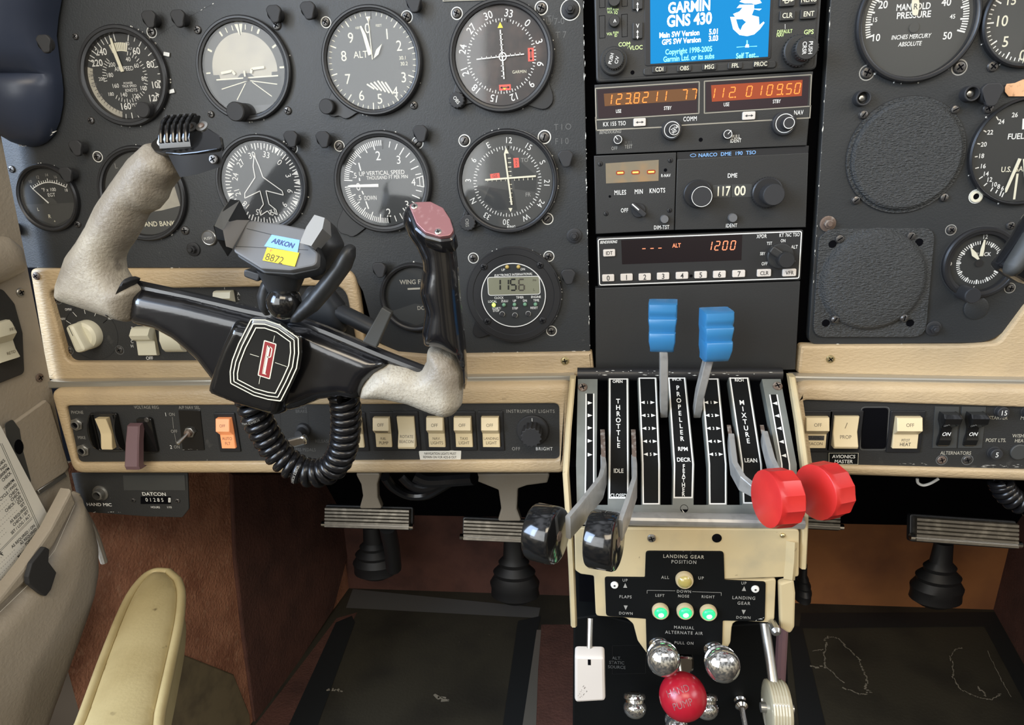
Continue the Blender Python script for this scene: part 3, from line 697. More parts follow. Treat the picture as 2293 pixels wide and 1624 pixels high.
# ---- altimeter
d = Dial('altimeter', 'altimeter dial with numerals one to nine and an ivory pointer near the top', 836, 139, 100, 114, face='dialgrey', ears=[(750, 243, 17), (775, 250, 14)],
         screws=[(730, 50, 9, 'chip'), (911, 38, 10, 'chip'), (927, 236, 9)], chip=10)
for t, x, y in (('1', .39, .54), ('2', .64, .29), ('3', .69, -.36), ('4', .47, -.65), ('5', .10, -.78), ('6', -.32, -.69), ('7', -.60, -.33), ('8', -.64, .15), ('9', -.44, .51)): d.tx(t, x, y, .21, 'cream')
d.tx('0', -.04, .68, .2, 'cream'); d.tx('ALT', -.25, .16, .14, 'cream'); d.tx('100', -.27, .70, .05, 'cream'); d.tx('FEET', .22, .72, .05, 'cream')
d.tk(4, 364, 50, .93, 1.0, .014, 'cream', every=5, r0b=.86, wb=.024)
d.poly([(.62, .10), (.88, .10), (.88, -.2), (.62, -.2)], 'dial', .08); d.tx('30.1', .70, .04, .075, 'cream'); d.tx('30.2', .72, -.08, .075, 'cream')
for i in range(6): x = -.17 + i * .085; d.bar(x, -.40 - abs(i - 3) * .02, x + .16, -.62 + (2 - i) * .025 - .0, .035, 'cream')
d.needle([(-.065, .12), (.02, .15), (-.075, .55), (-.165, .73), (-.20, .72), (-.15, .54)], 'cream')
d.needle([(.05, .05), (.17, .13), (.27, .34), (.13, .23)], 'cream', 1.4, 'short_needle'); d.needle(wedge(.015, .04, .0, .88, .02, .012), 'cream', .5, 'thin_needle')
d.poly([(-.06, .91), (.05, .91), (0, .78)], 'cream', .15); d.knob(739, 240, 17, 9, 'rubber'); d.fin()
# ---- course deviation (top)
d = Dial('course_deviation_indicator', 'compass ringed navigation dial with yellow arrow and two red flags', 1124, 128, 102, 117.5, face='dialbrown', ears=[(1032, 218, 15), (1217, 222, 19)],
         screws=[(1023, 30, 10, 'chip'), (1212, 18, 11, 'chip'), (1217, 222, 10)], chip=26)
d.ring([(t, 13 + 30 * i) for i, t in enumerate(('33', '0', '3', '6', '9', '12', '15', '18', '21', '24', '27', '30'))], .87, .15, bold=.006)
d.tk(13, 373, 72, .72, .76, .016, every=2, r0b=.69, wb=.018)
d.poly([(-.06, .57), (.06, .57), (0, .69)], 'yellow', .3)
d.poly([(.58, .14), (.71, .14), (.71, -.13), (.58, -.13)], 'flag', .2); d.poly([(-.08, -.57), (.18, -.57), (.18, -.69), (-.08, -.69)], 'flag', .2)
d.bar(.645, .11, .645, -.1, .02, 'ink', z=.3); d.poly([(.61, .07), (.68, .07), (.645, .12)], 'ink', .3); d.poly([(.61, -.06), (.68, -.06), (.645, -.11)], 'ink', .3)
d.bar(-.04, -.63, .14, -.63, .02, 'ink', z=.3); d.poly([(-.06, -.63), (-.01, -.60), (-.01, -.66)], 'ink', .3); d.poly([(.16, -.63), (.11, -.60), (.11, -.66)], 'ink', .3); d.poly([(.0, -.64), (.08, -.64), (.04, -.68)], 'yellow', .36)
d.tx('GARMIN', .38, -.325, .062, 'cream')
k = MB(); R = d.R
k.bar(d.f, 0, .53 * R, .04 * R, -.46 * R, .03 * R, 'white', 1.2)
for i in range(9): y = .44 - i * .105; k.bar(d.f, (-.03 + .012) * R, y * R, (.05) * R, y * R, .016 * R, 'white', 1.2)
k.build('course_needle', d.t); k = MB(); k.bar(d.f, -.55 * R, -.03 * R, .50 * R, .02 * R, .024 * R, 'white', 1.3)
for i in range(9): x = -.43 + i * .105; k.bar(d.f, x * R, (-.045 + .05 * (x + .55)) * R, x * R, (.01 + .05 * (x + .55)) * R, .014 * R, 'white', 1.3)
k.outline(d.f, circ(.09 * R, 20, .03 * R, -.005 * R), .022 * R, 'white', 1.4); k.build('glide_needle', d.t)
d.knob(1027, 226, 18, 9, 'rubber', 'course_knob', ('OBS', 'white', -55, .42), 14); d.fin()
# ---- exhaust temperature
d = Dial('exhaust_temperature_gauge', 'small round temperature gauge with a white arc scale at the far left', 111, 443, 63, 74, screws=[(27, 379, 8), (175, 502, 8)], chip=6)
arc = [(-.55 + 1.30 * i / 16, .29 + .24 * math.sin(PI * (i + 1) / 18)) for i in range(17)]; d.pl(arc, .03)
for i in range(17):
    x, y = arc[i]; l = .13 if i % 4 == 0 else .08; a = (i - 8) / 8 * .5; d.bar(x, y + .01, x + math.sin(a) * l, y + math.cos(a) * l, .025)
for t, x, y in (('10', -.58, .58), ('12', -.26, .72), ('14', .1, .78), ('16', .42, .70)): d.tx(t, x, y, .1, 'faint')
d.tx('18', .72, .24, .1); d.tx('°F x 100', .06, .28, .12); d.tx('EGT', .12, .1, .12); d.tx('L', -.52, -.38, .11, 'cream'); d.tx('R', -.14, -.64, .13, 'cream'); d.tx('+', .02, -.82, .1, 'cream')
d.poly([(-.97, -.2), (.97, -.2), (.7, -.7), (0, -.97), (-.7, -.7)], 'dialgrey', .05); d.poly(circ(.26, 16, 0.02, -.24)[:9], 'dialgrey', .3)
d.needle(wedge(-.02, -.18, -.52, .34, .04, .015)); d.knob(38, 512, 14, 9, 'rubber'); d.fin()
# ---- turn coordinator
d = Dial('turn_and_bank_indicator', 'turn and bank dial half hidden behind the bare left yoke grip', 322, 434, 90, 104, face='dialgrey', ears=[], screws=[(219, 351, 9, 'chip'), (415, 516, 10)], chip=8)
d.tx('L', -.58, .69, .12, 'faint'); d.tx('R', .6, .69, .12, 'faint'); d.tx('TURN AND BANK', .05, -.74, .12, 'cream', bold=.012)
d.poly([(.28, .02), (.86, .14), (.92, -.32), (.40, -.42)], 'skyball', .1); d.poly([(.0, .0), (.28, .02), (.40, -.42), (.1, -.44)], 'skyball', .1)
d.poly([(-.2, .8), (0.05, .8), (-.05, .58)], 'flag', .1); d.fin()
# ---- heading
d = Dial('heading_indicator', 'directional dial with a white aeroplane outline behind the phone holder', 589, 412, 92, 106, screws=[(655, 332, 9, 'chip')], chip=8)
d.ring([(t, -14 + 30 * i) for i, t in enumerate(('30', '33', '0', '3', '6', '9', '12', '15', '18', '21', '24', '27'))], .70, .14)
d.tk(-14, 346, 72, .84, .95, .022, every=2, r0b=.80, wb=.024)
for a in (-59, 31, 76, 90, 121, 256): p, q, r = pol(a, .80), pol(a - 3.4, .95), pol(a + 3.4, .95); d.poly([p, q, r], 'white', .16)
pl = [(-.12, .60), (-.17, .42), (-.16, .16), (-.48, -.20), (-.50, -.32), (-.08, -.16), (-.04, -.48), (-.17, -.62), (-.15, -.74), (.04, -.64), (.10, -.74), (.12, -.66), (.28, -.74), (.26, -.62), (.10, -.48), (.07, -.16), (.50, -.28), (.48, -.18), (.04, .16), (-.02, .42), (-.08, .60), (-.10, .70)]
d.pl(pl, .022, 'white', closed=True, z=.9); d.fin()
# ---- vertical speed
d = Dial('vertical_speed_indicator', 'vertical speed dial with a horizontal white needle at zero', 860, 408, 95, 110, ears=[(775, 505, 18), (790, 515, 14)],
         screws=[(760, 327, 9, 'chip', '|'), (935, 320, 10, 'chip', '|'), (780, 503, 6, None, '|')], chip=8)
for t, x, y, h in (('2', -.06, .60, .2), ('3', .42, .49, .18), ('4', .73, -.02, .16), ('2', .07, -.70, .19), ('3', .53, -.53, .18), ('.5', -.67, .18, .12), ('.5', -.61, -.33, .12), ('0', -.61, -.08, .17)): d.tx(t, x, y, h)
d.tx('UP', -.49, .21, .1, w=.15); d.tx('VERTICAL SPEED', .08, .215, .095, w=.92); d.tx('THOUSAND FT PER MIN', .11, .11, .08, w=1.0); d.tx('DOWN', -.34, -.345, .1, w=.31)
d.tk(-85, 5, 30, .82, .94, .018, every=5, r0b=.74, wb=.024); d.tk(-95, -185, 30, .82, .94, .018, every=5, r0b=.74, wb=.024)
d.tk(5, 80, 7, .80, .94, .02, every=3, r0b=.74, wb=.024); d.tk(175, 105, 7, .80, .94, .02, every=3, r0b=.74, wb=.024)
d.bar(-.54, .46, -.51, .28, .03); d.bar(-.46, -.42, -.41, -.60, .03); d.bar(-.56, .12, -.56, .05, .03); d.bar(-.53, -.18, -.50, -.26, .03)
d.pl([(.80, .06), (.97, .11)], .02); d.pl([(.80, -.10), (.97, -.14)], .02); d.bar(.96, .1, .97, -.14, .02); d.bar(.88, .08, .88, -.12, .015)
d.needle([(-.86, -.045), (-.80, -.085), (-.11, -.10), (-.11, -.03), (-.78, -.03)]); d.fin()
# ---- second navigation indicator
d = Dial('navigation_indicator', 'olive grey compass dial with crossed white needles and small red flags', 1137, 407, 100.5, 112.5, face='dialgrey', rim='chip', ears=[(1050, 497, 15)],
         screws=[(1040, 315, 10, 'chip', '|'), (1219, 307, 11, 'chip', '|'), (1226, 490, 10, 'chip', '|')], chip=26)
d.ring([(t, 4 + 30 * i) for i, t in enumerate(('12', '15', 'S', '21', '24', 'W', '30', '33', 'N', '3', '6', 'E'))], .88, .125)
d.tk(4, 364, 72, .71, .76, .014, every=2, r0b=.68, wb=.016); d.poly(circ(.67, 40), 'dialgrey', .05)
d.poly([(.08, .62), (.66, .1), (.62, -.24), (.16, -.16)], 'dial', .07); d.poly([(.0, -.18), (.14, -.2), (.2, -.62), (-.3, -.6), (-.55, -.38), (-.4, -.1)], 'dial', .07)
d.tx('TO', .40, .45, .085, 'faint'); d.tx('FR', .45, -.29, .085, 'faint'); d.poly([(-.05, .6), (.06, .6), (0, .73)], 'cream', .2); d.poly([(.0, -.57), (.09, -.57), (.05, -.66)], 'cream', .2)
d.tx('KING', .05, -.985, .06, 'white', bold=.02)
d.poly([(-.38, .18), (-.17, .2), (-.16, .09), (-.37, .08)], 'flag', .2); d.poly([(.15, .50), (.27, .50), (.28, .30), (.16, .29)], 'flag', .2); d.tx('GS', -.27, .135, .07, 'ink', z=.26)
for i, c in enumerate('NAV'): d.tx(c, .215, .45 - i * .055, .05, 'ink', z=.26)
R = d.R; k = MB(); k.bar(d.f, -.03 * R, .60 * R, .08 * R, -.50 * R, .038 * R, 'cream', 1.2); k.build('course_needle', d.t)
k = MB(); k.bar(d.f, -.49 * R, .06 * R, .64 * R, .10 * R, .038 * R, 'cream', 1.3); k.build('glide_needle', d.t)
for i in range(11):
    if i != 5: y = .5 - i * .093; d.bar(.03, y, .10, y, .016, 'cream'); x = -.44 + i * .1; d.bar(x, .07, x, .02, .014, 'cream')
d.knob(1050, 497, 19, 8, 'rubber', 'course_knob', ('OBS', 'faint', -90, .4), 14); d.fin()
# ---- digital clock
d = Dial('digital_clock', 'round black digital clock with a grey display reading 1156 and green lights', 1151, 659, 73, 106, ears=[(1074, 741, 13)], zf=5.2, hb=3.4,
         screws=[(1060, 578, 9, 'chip'), (1229, 574, 9, 'chip'), (1235, 741, 9, 'chip')], cat='clock', chip=30)
def cl(x, y): return d.f.L(1030 + x / 6.765, 540 + y / 6.765)
for x, y in ((360, 388), (1215, 362), (416, 1215), (1250, 1200)): k = MB(); screw(k, d.f0.sh(0, 0, 5.4).at(1030 + x / 6.765, 540 + y / 6.765), 3.0, 1.2, 'bezel'); k.build('screw', d.t)
d.m.poly(d.f, circ(40, 48), 'bezel', -.1)
d.m.outline(d.f, circ(d.R * .99, 64), .75, 'white', .15)
k = 1 / 6.765 * d.k
def ct(t, x, y, h, m='white', **q): d.m.text(d.f, t, *cl(x, y), h * k, m, **q)
ct('UP', 655, 435, 34, bold=.01); ct('DN', 952, 425, 34, bold=.01); ct('ELECTRONICS INTERNATIONAL', 805, 508, 34, rot=1.5, slant=.25, sx=.80, bold=.015)
for t, x, y in (('CLOCK', 590, 858), ('TIMER', 908, 852), ('ENGINE', 1150, 845), ('LOCAL', 492, 915), ('ZULU', 676, 908), ('UP', 826, 905), ('DN', 984, 902), ('TIME', 1155, 897), ('START/', 555, 1018), ('STOP', 548, 1055), ('STEP', 835, 1018), ('RESET', 1122, 1010)): ct(t, x, y, 34, sx=.85, bold=.012)
fr = MB(); P0 = rpoly([cl(*p) for p in ((412, 545), (1205, 525), (1222, 808), (428, 828))], 2.6); fr.outline(d.f, P0, .55, 'white', .3); fr.poly(d.f, inset(P0, .6), 'lcd', .2)
for t, x, m in (('1', 530, 'lcdseg'), ('1', 655, 'lcdseg'), ('5', 768, 'lcdseg'), ('6', 893, 'lcdseg2')): seg7(fr, d.f, t, *cl(x, 665), 10.5 * .95, 25.5, 10, 3.1, m, .03, .4) if 0 else seg7(fr, d.f, t, *cl(x, 662), 80 * k, 165 * k, 10, 22 * k, m, .04, .4)
fr.text(d.f, '/Hr', *cl(1130, 590), 34 * k, 'lcdseg2', z=.4); fr.text(d.f, 'L', *cl(1122, 735), 38 * k, 'lcdseg2', z=.4); fr.build('display', d.t)
for x, y, m, n in ((715, 392, 'ledamber', 'lamp'), (886, 390, 'ledamber', 'lamp'), (512, 966, 'ledlime', 'lamp'), (667, 966, 'ledoff', 'lamp'), (827, 962, 'ledoff', 'lamp'), (985, 958, 'ledoff', 'lamp'), (1144, 957, 'ledoff', 'lamp')):
    q = MB(); q.sphere(d.f.pt(*cl(x, y), .4), 30 * k * .001, m, 12, 8); q.build(n, d.t, 'lit yellow green lamp' if m == 'ledlime' else None)
for x, y in ((640, 1105), (833, 1122), (1034, 1100)): q = MB(); ff = d.f.sh(*cl(x, y)); q.lathe(ff, [(36 * k, 0), (34 * k, 1.6), (28 * k, 2)], 'rubber', 20); q.outline(ff, circ(40 * k, 20), 6 * k, 'white', .2); q.build('button', d.t)
d.fin(False)
# ---- wing flap
d = Dial('wing_flap_indicator', 'wing flap position dial behind the black right yoke grip', 929, 665, 66, 78, chip=3)
d.tx('WING FLAP', 0.05, .52, .15, 'skyball', bold=.015); d.bar(-.22, .28, .6, .3, .06, 'skyball'); d.tx('DOWN', .35, -.38, .13, 'skyball', bold=.015); d.poly([(.28, .25), (.5, .25), (.5, -.02), (.28, -.02)], 'skyball', .2)
d.poly([(-.86, -.48), (0, -.22), (.9, -.42), (.6, -.78), (0, -.98), (-.6, -.78)], 'dialgrey', .06); d.fin()
# ---- manifold pressure
d = Dial('manifold_pressure_gauge', 'large manifold pressure gauge reflecting a brown shape, cut by the top edge', 2052, 46, 117, 131, face='dialgrey', screws=[(1941, 163, 13, 'faint'), (2148, 151, 13, 'faint')], chip=10)
M = lambda x, y: tuple(v / d.R for v in d.f.L(1780 + x / 3.384, y / 3.384))
for t, x, y, h in (('20', 668, 35, .13), ('15', 605, 150, .075), ('10', 612, 285, .125), ('40', 1148, 15, .13), ('45', 1195, 125, .075), ('50', 1155, 270, .125)): d.tx(t, *M(x, y), h, bold=.014)
d.tx('MANIFOLD', *M(898, 50), .11, 'white', bold=.02, w=.62); d.tx('PRESSURE', *M(900, 112), .11, 'white', bold=.02, w=.62); d.tx('INCHES MERCURY', *M(878, 277), .075, 'white', bold=.015, sx=.8, slant=.15); d.tx('ABSOLUTE', *M(870, 332), .075, 'white', bold=.015, sx=.8, slant=.15)
d.tk(-106, -34, 25, .84, .93, .022, every=5, r0b=.80, wb=.03); d.tk(34, 106, 25, .82, .93, .022, every=5, r0b=.78, wb=.03)
k = MB(); R = d.R; k.prism(d.f, rpoly([(x * R, y * R) for x, y in (M(885, 120), M(925, 120), M(938, 40), M(915, -120), M(895, -120), M(878, 40))], 2), .9, 1.4, 'cream'); k.text(d.f, 'R', *[v * R for v in M(908, 52)], .1 * R, 'ink', z=1.5); k.prism(d.f, circ(.09 * R, 20, *[v * R for v in M(900, 210)]), .5, .85, 'dialgrey'); k.build('needle', d.t); d.fin()
# ---- fuel flow
d = Dial('fuel_flow_gauge', 'pale dial numbered five ten fifteen at the top right corner', 2302, 44, 90, 101, face='dialgrey', screws=[(2222, 149, 12)], chip=4)
M = lambda x, y: tuple(v / d.R for v in d.f.L(2080 + x / 5.798, y / 5.798))
for t, x, y, h in (('10', 940, 272, .24), ('5', 995, 540, .24), ('15', 1065, 5, .2), ('0', 1215, 715, .24)): d.tx(t, *M(x, y), h, 'cream', bold=.01)
d.tk(-188, -60, 20, .88, .96, .024, every=5, r0b=.80, wb=.034); d.needle([M(1200, 830), M(1235, 640), M(1300, 400), M(1290, 640)], 'cream'); d.fin()
# ---- fuel quantity
d = Dial('fuel_quantity_gauge', 'black fuel gauge with twin ivory needles at the right edge', 2290, 340, 108, 116, screws=[(2212, 243, 11)], chip=6)
M = lambda x, y: tuple(v / d.R for v in d.f.L(2080 + x / 5.798, 200 + y / 5.798))
for t, x, y in (('26', 1115, 332), ('24', 940, 420), ('22', 795, 558), ('20', 712, 715), ('18', 678, 865), ('16', 700, 997), ('14', 738, 1097), ('12', 785, 1172), ('10', 845, 1235), ('8', 905, 1262), ('6', 955, 1287)): d.tx(t, *M(x, y), .088, bold=.014)
for p, q in (((875, 355), (900, 398)), ((710, 535), (745, 555)), ((628, 705), (665, 712)), ((595, 878), (632, 872)), ((600, 1028), (648, 1015)), ((650, 1165), (698, 1132)), ((712, 1255), (755, 1218)), ((800, 1325), (830, 1275)), ((865, 1350), (890, 1305)), ((918, 1385), (942, 1320)), ((945, 1400), (972, 1340))): d.bar(*M(*p), *M(*q), .022)
d.tx('FUEL', *M(1128, 610), .11, bold=.016); d.tx('U.S. GALS', *M(1120, 1035), .105, 'cream', bold=.014, sx=.85); d.bar(*M(1232, 380), *M(1225, 520), .05)
d.needle([M(1150, 895), M(1190, 905), M(1000, 1330), M(978, 1345), M(980, 1290)], 'cream'); d.needle([M(1205, 905), M(1240, 905), M(1262, 1200), M(1235, 1300)], 'cream', 1.2, 'second_needle'); d.bar(*M(1150, 1095), *M(1105, 1430), .045, 'cream'); d.fin()
# ---- analog clock
d = Dial('analog_clock', 'analog clock with cream hands near twelve beside the right control wheel', 2192, 588, 62, 80, screws=[(2129, 515, 9, 'faint'), (2261, 645, 9, 'faint'), (2262, 505, 9)], cat='clock', rim='dim')
d.tx('12', .06, .92, .14); d.tx('6', -.06, -.93, .15); d.tx('9', -.97, -.03, .15, bold=.01); d.tx('CLOCK', .05, .30, .13, bold=.012)
d.tk(0, 360, 60, .66, .78, .03, every=5, r0b=.62, wb=.055); d.poly(circ(.13, 16, -.02, -.02), 'bezel', .9)
d.needle([(-.06, .24), (.06, .24), (.07, .5), (.06, .82), (.01, .82), (-.05, .5)], 'cream'); d.needle([(-.12, .12), (-.05, .14), (-.20, .38), (-.42, .58), (-.32, .26)], 'cream', 1.3, 'hour_needle')
d.knob(2152, 653, 17, 18, 'rubber'); d.fin()
k = MB(); ff = F(2185, 690, 0); k.lathe(ff, [(9, 0), (9, .8), (8.2, 1.2)], 'panel', 32); k.solo('hole_plug', 'flat round black plug in the panel below the analog clock', 'plug')
# ---- blanking covers
t = thing('round_cover', 'large round black crinkle finished cover plate over an empty instrument hole', 'cover plate', F(2025, 348).o)
ff = F(2026, 349, 0); q = ff.mm(1); k = MB(); k.lathe(ff, [(126 * q, 0), (125 * q, 1.5), (118 * q, 1.6), (117 * q, 3.5), (111 * q, 5), (60 * q, 5.4), (4, 5.5)], 'crinkle', 64); k.outline(ff, circ(127 * q, 64), .8, 'black', .2); k.build('plate', t)
for x, y in ((1932, 257), (2136, 246), (1915, 448), (2112, 442)): k = MB(); screw(k, ff.at(x, y), 12 * q * .8, 3, 'darksteel', slot='|', a=random.random() * 90); k.build('screw', t)
t = thing('square_cover', 'square black crinkle cover plate with a raised round dome and four screws', 'cover plate', F(1950, 640).o)
ff = F(1950, 630, 0); q = ff.mm(1); k = MB(); k.prism(ff, rpoly(ff.Ls([(1832, 532), (1856, 512), (2092, 510), (2070, 754), (1818, 754)]), [5, 10, 10, 10, 10]), 0, 2.2, 'crinkle', .6)
c = ff.L(1951, 627); k.lathe(ff, [(116 * q, 2.2), (113 * q, 2.6), (107 * q, 5.6), (100 * q, 6.8), (50 * q, 7), (3, 7.1)], 'crinkle', 64, *c)
for x, y in ((1862, 546), (2055, 542), (1847, 722), (2035, 722)): k.poly(ff, circ(3, 16, *ff.L(x, y)), 'void', 2.4)
k.build('plate', t)
for x, y in ((1877, 534), (2036, 528), (1865, 712), (2018, 709)): k = MB(); screw(k, ff.at(x, y, 2.2), 3.4, 4.5 if y > 600 else 2.2, 'darksteel', slot='|', a=random.random() * 90); k.build('screw', t)
# ---- rubber post lamps, bolts and the push button of the panels
POST = [(332, 42, 'left of the pair of rubber post lamps above the airspeed dial'), (397, 40, 'right of the pair of rubber post lamps above the airspeed dial'), (612, 30, 'rubber post lamp at the upper right of the artificial horizon'),
        (688, 22, 'rubber post lamp between artificial horizon and altimeter'), (925, 6, 'rubber post lamp above right of the altimeter'), (168, 331, 'rubber post lamp just below the big moulded cover'), (146, 391, 'rubber post lamp over the small temperature gauge'),
        (650, 311, 'rubber post lamp above right of the aeroplane dial'), (722, 312, 'rubber post lamp at the upper left of the vertical speed dial'), (940, 299, 'rubber post lamp at the upper right of the vertical speed dial'), (1266, 355, 'rubber post lamp right of the olive compass dial'),
        (848, 605, 'rubber post lamp at the upper left of the wing flap dial'), (1272, 620, 'rubber post lamp right of the digital clock'), (2222, 211, 'rubber post lamp beside the orange sticker'), (97, 97, 'rubber post lamp stuck on the upper left cover')]
for x, y, l in POST:
    ff = F(x, y, -0.010 if x != 97 else -0.045); k = MB(); h = 10 if x != 97 else 6
    if x == 97: ff = F(x, y, -.046)
    p = rpoly([(-7, 3.5), (-3.6, 6.6), (3.6, 6.6), (7, 3), (3.5, -7), (-2, -7.4)], 3, 4); s_ = .92 if x < 1400 else 1.15
    p = [(a * s_, b * s_) for a, b in p]
    k.lathe(ff, [(5.2 * s_, -h), (5.4 * s_, 0)], 'rubber', 24, cap=False); k.prism(ff, p, -2.5, 0, 'rubber', .9, True)
    k.solo('post_lamp', l, 'lamp', 'rubber post lamps of the panels')
for x, y, l in ((1277, 22, 'black bolt with chipped ring at the top right of the pilot panel'), (1286, 528, 'black hex bolt at the right rim between compass dial and digital clock'), (434, 558, 'black hex bolt under the turn and bank dial'), (1853, 501, 'rusty bolt at the upper left of the square cover'), (2089, 735, 'black bolt at the lower right of the square cover')):
    ff = F(x, y); k = MB(); m_ = 'rust' if 'rusty' in l else 'rubber'; k.lathe(ff, [(6, 0), (6, 1.2), (5.4, 1.5), (4.6, 1.6)], m_, 24); k.prism(ff, circ(3.6, 6), 1.5, 5, m_, .5); k.lathe(ff, [(2, 5), (2, 6.5), (1.6, 7)], m_, 12)
    if y == 22: k.outline(ff, circ(7.4, 24), .6, 'chip', .2)
    k.solo('panel_bolt', l, 'bolt', 'bolts of the panels')
for x, y, l in ((1926, 221, 'hollow lamp socket above left of the round cover'), (2166, 211, 'hollow lamp socket above right of the round cover')):
    ff = F(x, y); k = MB(); k.lathe(ff, [(5.6, 0), (5.4, 7), (5, 7.4), (4.2, 7.2), (3.8, 2)], 'rubber', 28); k.lathe(ff, [(2.4, 2), (2.2, 4), (1, 4.6)], 'steel', 12); k.solo('lamp_socket', l, 'lamp socket', 'lamp sockets of the right panel')
ff = F(2185, 440); k = MB(); k.lathe(ff, [(4.4, 0), (4.2, 1.2), (2.4, 1.3), (2.2, .2)], 'cream', 24, cap=False); k.poly(ff, circ(2.3, 16), 'void', .3); k.outline(ff, circ(5.2, 20), .6, 'chip', .2); k.solo('grommet', 'small chipped white grommet at the lower left of the fuel gauge', 'grommet')
t = thing('push_button', 'round grey button lettered PUSH left of the phone holder', 'button', F(470, 532).o); ff = F(470, 532); k = MB(); k.lathe(ff, [(6.6, 0), (6.6, 2), (6, 2.6), (5.4, 2.4)], 'steel', 32); k.build('ring', t)
k = MB(); k.lathe(ff, [(5.4, 2.4), (5.2, 3), (4.8, 3.2)], 'mountgrey', 28); k.text(ff, 'PUSH', 0, -.3, 2.3, 'white', rot=8, z=3.35); k.build('cap', t)
ff = F(2275, 200, -.001); k = MB(); k.prism(ff, ff.Ls([(2250, 196), (2254, 188), (2272, 186), (2290, 178), (2350, 176), (2350, 216), (2258, 216), (2250, 206)]), 0, .4, 'stickorange', .1); k.solo('orange_sticker', 'torn orange paper sticker above the fuel gauge', 'sticker')
ff = F(1060, -2, 0); k = MB(); k.prism(ff, ff.Ls([(992, -30), (1090, -30), (1090, 0), (992, 3)]), 0, 1, 'bezel', .2); k.outline(ff, ff.Ls([(992, -30), (1090, -30), (1090, 1), (992, 4)]), .5, 'skyball', 1.1); k.solo('placard', 'gold edged placard cut off at the top edge above the compass dials', 'placard')
# ---- moulded cover at the upper left
ff = Fr(P(60, 150, -0.002)); k = MB(); rings = []
for y, c, w, z in ((329, 72, 5, .5), (326, 71, 20, 4), (318, 69, 37, 10), (302, 66, 55, 17), (272, 62, 72, 24), (235, 58, 83, 29), (200, 54, 88, 31), (182, 50, 90, 29), (170, 48, 91, 24), (160, 47, 90, 31), (120, 44, 88, 40), (80, 40, 87, 44), (40, 36, 95, 46), (0, 30, 108, 47), (-80, 20, 130, 48), (-260, 0, 150, 48)):
    r = []
    for j in range(21):
        a = PI * j / 20; x, yy = ff.L(c + w * math.cos(a), y); r.append(ff.pt(x, yy, z * math.sin(a) ** .75))
    rings.append(r)
chips(k, ff, ff.L(18, 298), ff.L(52, 326), 12, size=1.2, z=3); chips(k, ff, ff.L(52, 328), ff.L(130, 296), 34, size=1.3, z=3, jit=.8)
k.loft(rings, 'bluecover', False, False); ff2 = ff.at(66, 262, 30); k.solo('moulded_cover', 'smooth dark blue moulded plastic cover filling the upper left corner', 'cover', sharp=60)
# ================================================================ radio stack
def unit_frame(a, b, Y):
    p, q = P(*a, Y), P(*b, Y); return Fr((p + q) / 2, q - p, (0, 0, 1))
def key(parent, f, px, py, w, h, m, t=None, tm='white', th=.5, z=2.0, name='button', r=1.0, z0=0, bold=.012, sx=.85):
    g = f.at(px, py); k = MB(); s = f.mm(1); k.prism(g, rrect(w * s, h * s, r), z0, z, m, min(.5, z / 3))
    if t: k.text(g, t, 0, 0, h * s * th, tm, z=z + .12, bold=bold, sx=sx)
    return k.build(name, parent)
def rknob(parent, f, px, py, r, h, m='rubber', z0=0, r0=None, rings=(), name='knob', text=(), flute=0):
    g = f.at(px, py); s = f.mm(1); r *= s; k = MB()
    k.lathe(g, [((r0 or r / s) * s, z0), (r, z0 + (h - z0) * .3), (r, h - .7), (r * .92, h)], m, 36)
    if flute:
        for i in range(flute):
            a = 2 * PI * i / flute; gg = g.sh(r * math.cos(a), r * math.sin(a)).rot(math.degrees(a)); k.box(gg, -.3, .35, -.35, .35, z0 + (h - z0) * .35, h - .8, m, .1)
    for rr, w in rings: k.outline(g, circ(rr * s, 32), w * s, 'white', h + .1)
    for t, x, y, hh, rot in text: k.text(g, t, x * r, y * r, hh * r, 'white', rot=rot, z=h + .15, bold=.012)
    return k.build(name, parent)
YR = -0.003
# ---- GPS navigator
t = thing('gps_navigator', 'black navigator with a bright blue start-up screen at the top of the radio stack', 'radio', P(1580, 100, YR))
f = unit_frame((1334, 186), (1828, 158), YR); L = f.L; s = f.mm(1)
k = MB(); k.prism(f, rpoly(f.Ls([(1329, -60), (1842, -60), (1827, 157), (1335, 186)]), [0, 0, 4, 4]), -9, 1.5, 'unit', 1.2)
k.outline(f, rpoly(f.Ls([(1337, -60), (1834, -60), (1821, 151), (1340, 178)]), [0, 0, 3, 3]), .35, 'black', 1.65)
k.poly(f, circ(1.5, 14, *L(1416, 163)), 'void', 1.65)
for x, y in ((1348, -6), (1398, -9), (1348, 62), (1398, 59)): k.outline(f, f.Ls([(x - 7, y - 26), (x + 7, y - 27), (x + 7, y + 24), (x - 6, y + 25)]), .3, 'void', 1.65)
f1 = f.sh(0, 0, 1.5)
for q, x, y, h in (('PWR', 1365, 20, 4.5), ('VOL', 1366, 27, 5.5), ('PUSH', 1379, 21.5, 4.5), ('SQ', 1379, 28, 5.5), ('VOL', 1365, 76, 5.5), ('PUSH', 1379, 73, 4.5), ('ID', 1379, 79.5, 5.5)): k.text(f1, q, *f1.L(x, y), h * s, 'glow_green_text', bold=.012, sx=.8)
k.text(f1, 'COM', *f1.L(1398, 99), 8.5 * s, 'glow_green_text', bold=.015); k.text(f1, 'VLOC', *f1.L(1424, 106.5), 8.5 * s, 'glow_green_text', bold=.015); k.bar(f1, *f1.L(1405, 109), *f1.L(1412, 96), .25, 'glow_green_text')
for q, x, y in (('DEFAULT', 1757, 70.5), ('NAV', 1747, 78.5)): k.text(f1, q, *f1.L(x, y), 7 * s, 'glow_green_text', bold=.015, sx=.75)
k.text(f1, 'GPS', *f1.L(1811, 71.5), 9 * s, 'glow_green_text', bold=.015); k.bar(f1, *f1.L(1758, 65), *f1.L(1758, 54), .3, 'white'); k.build('face', t)
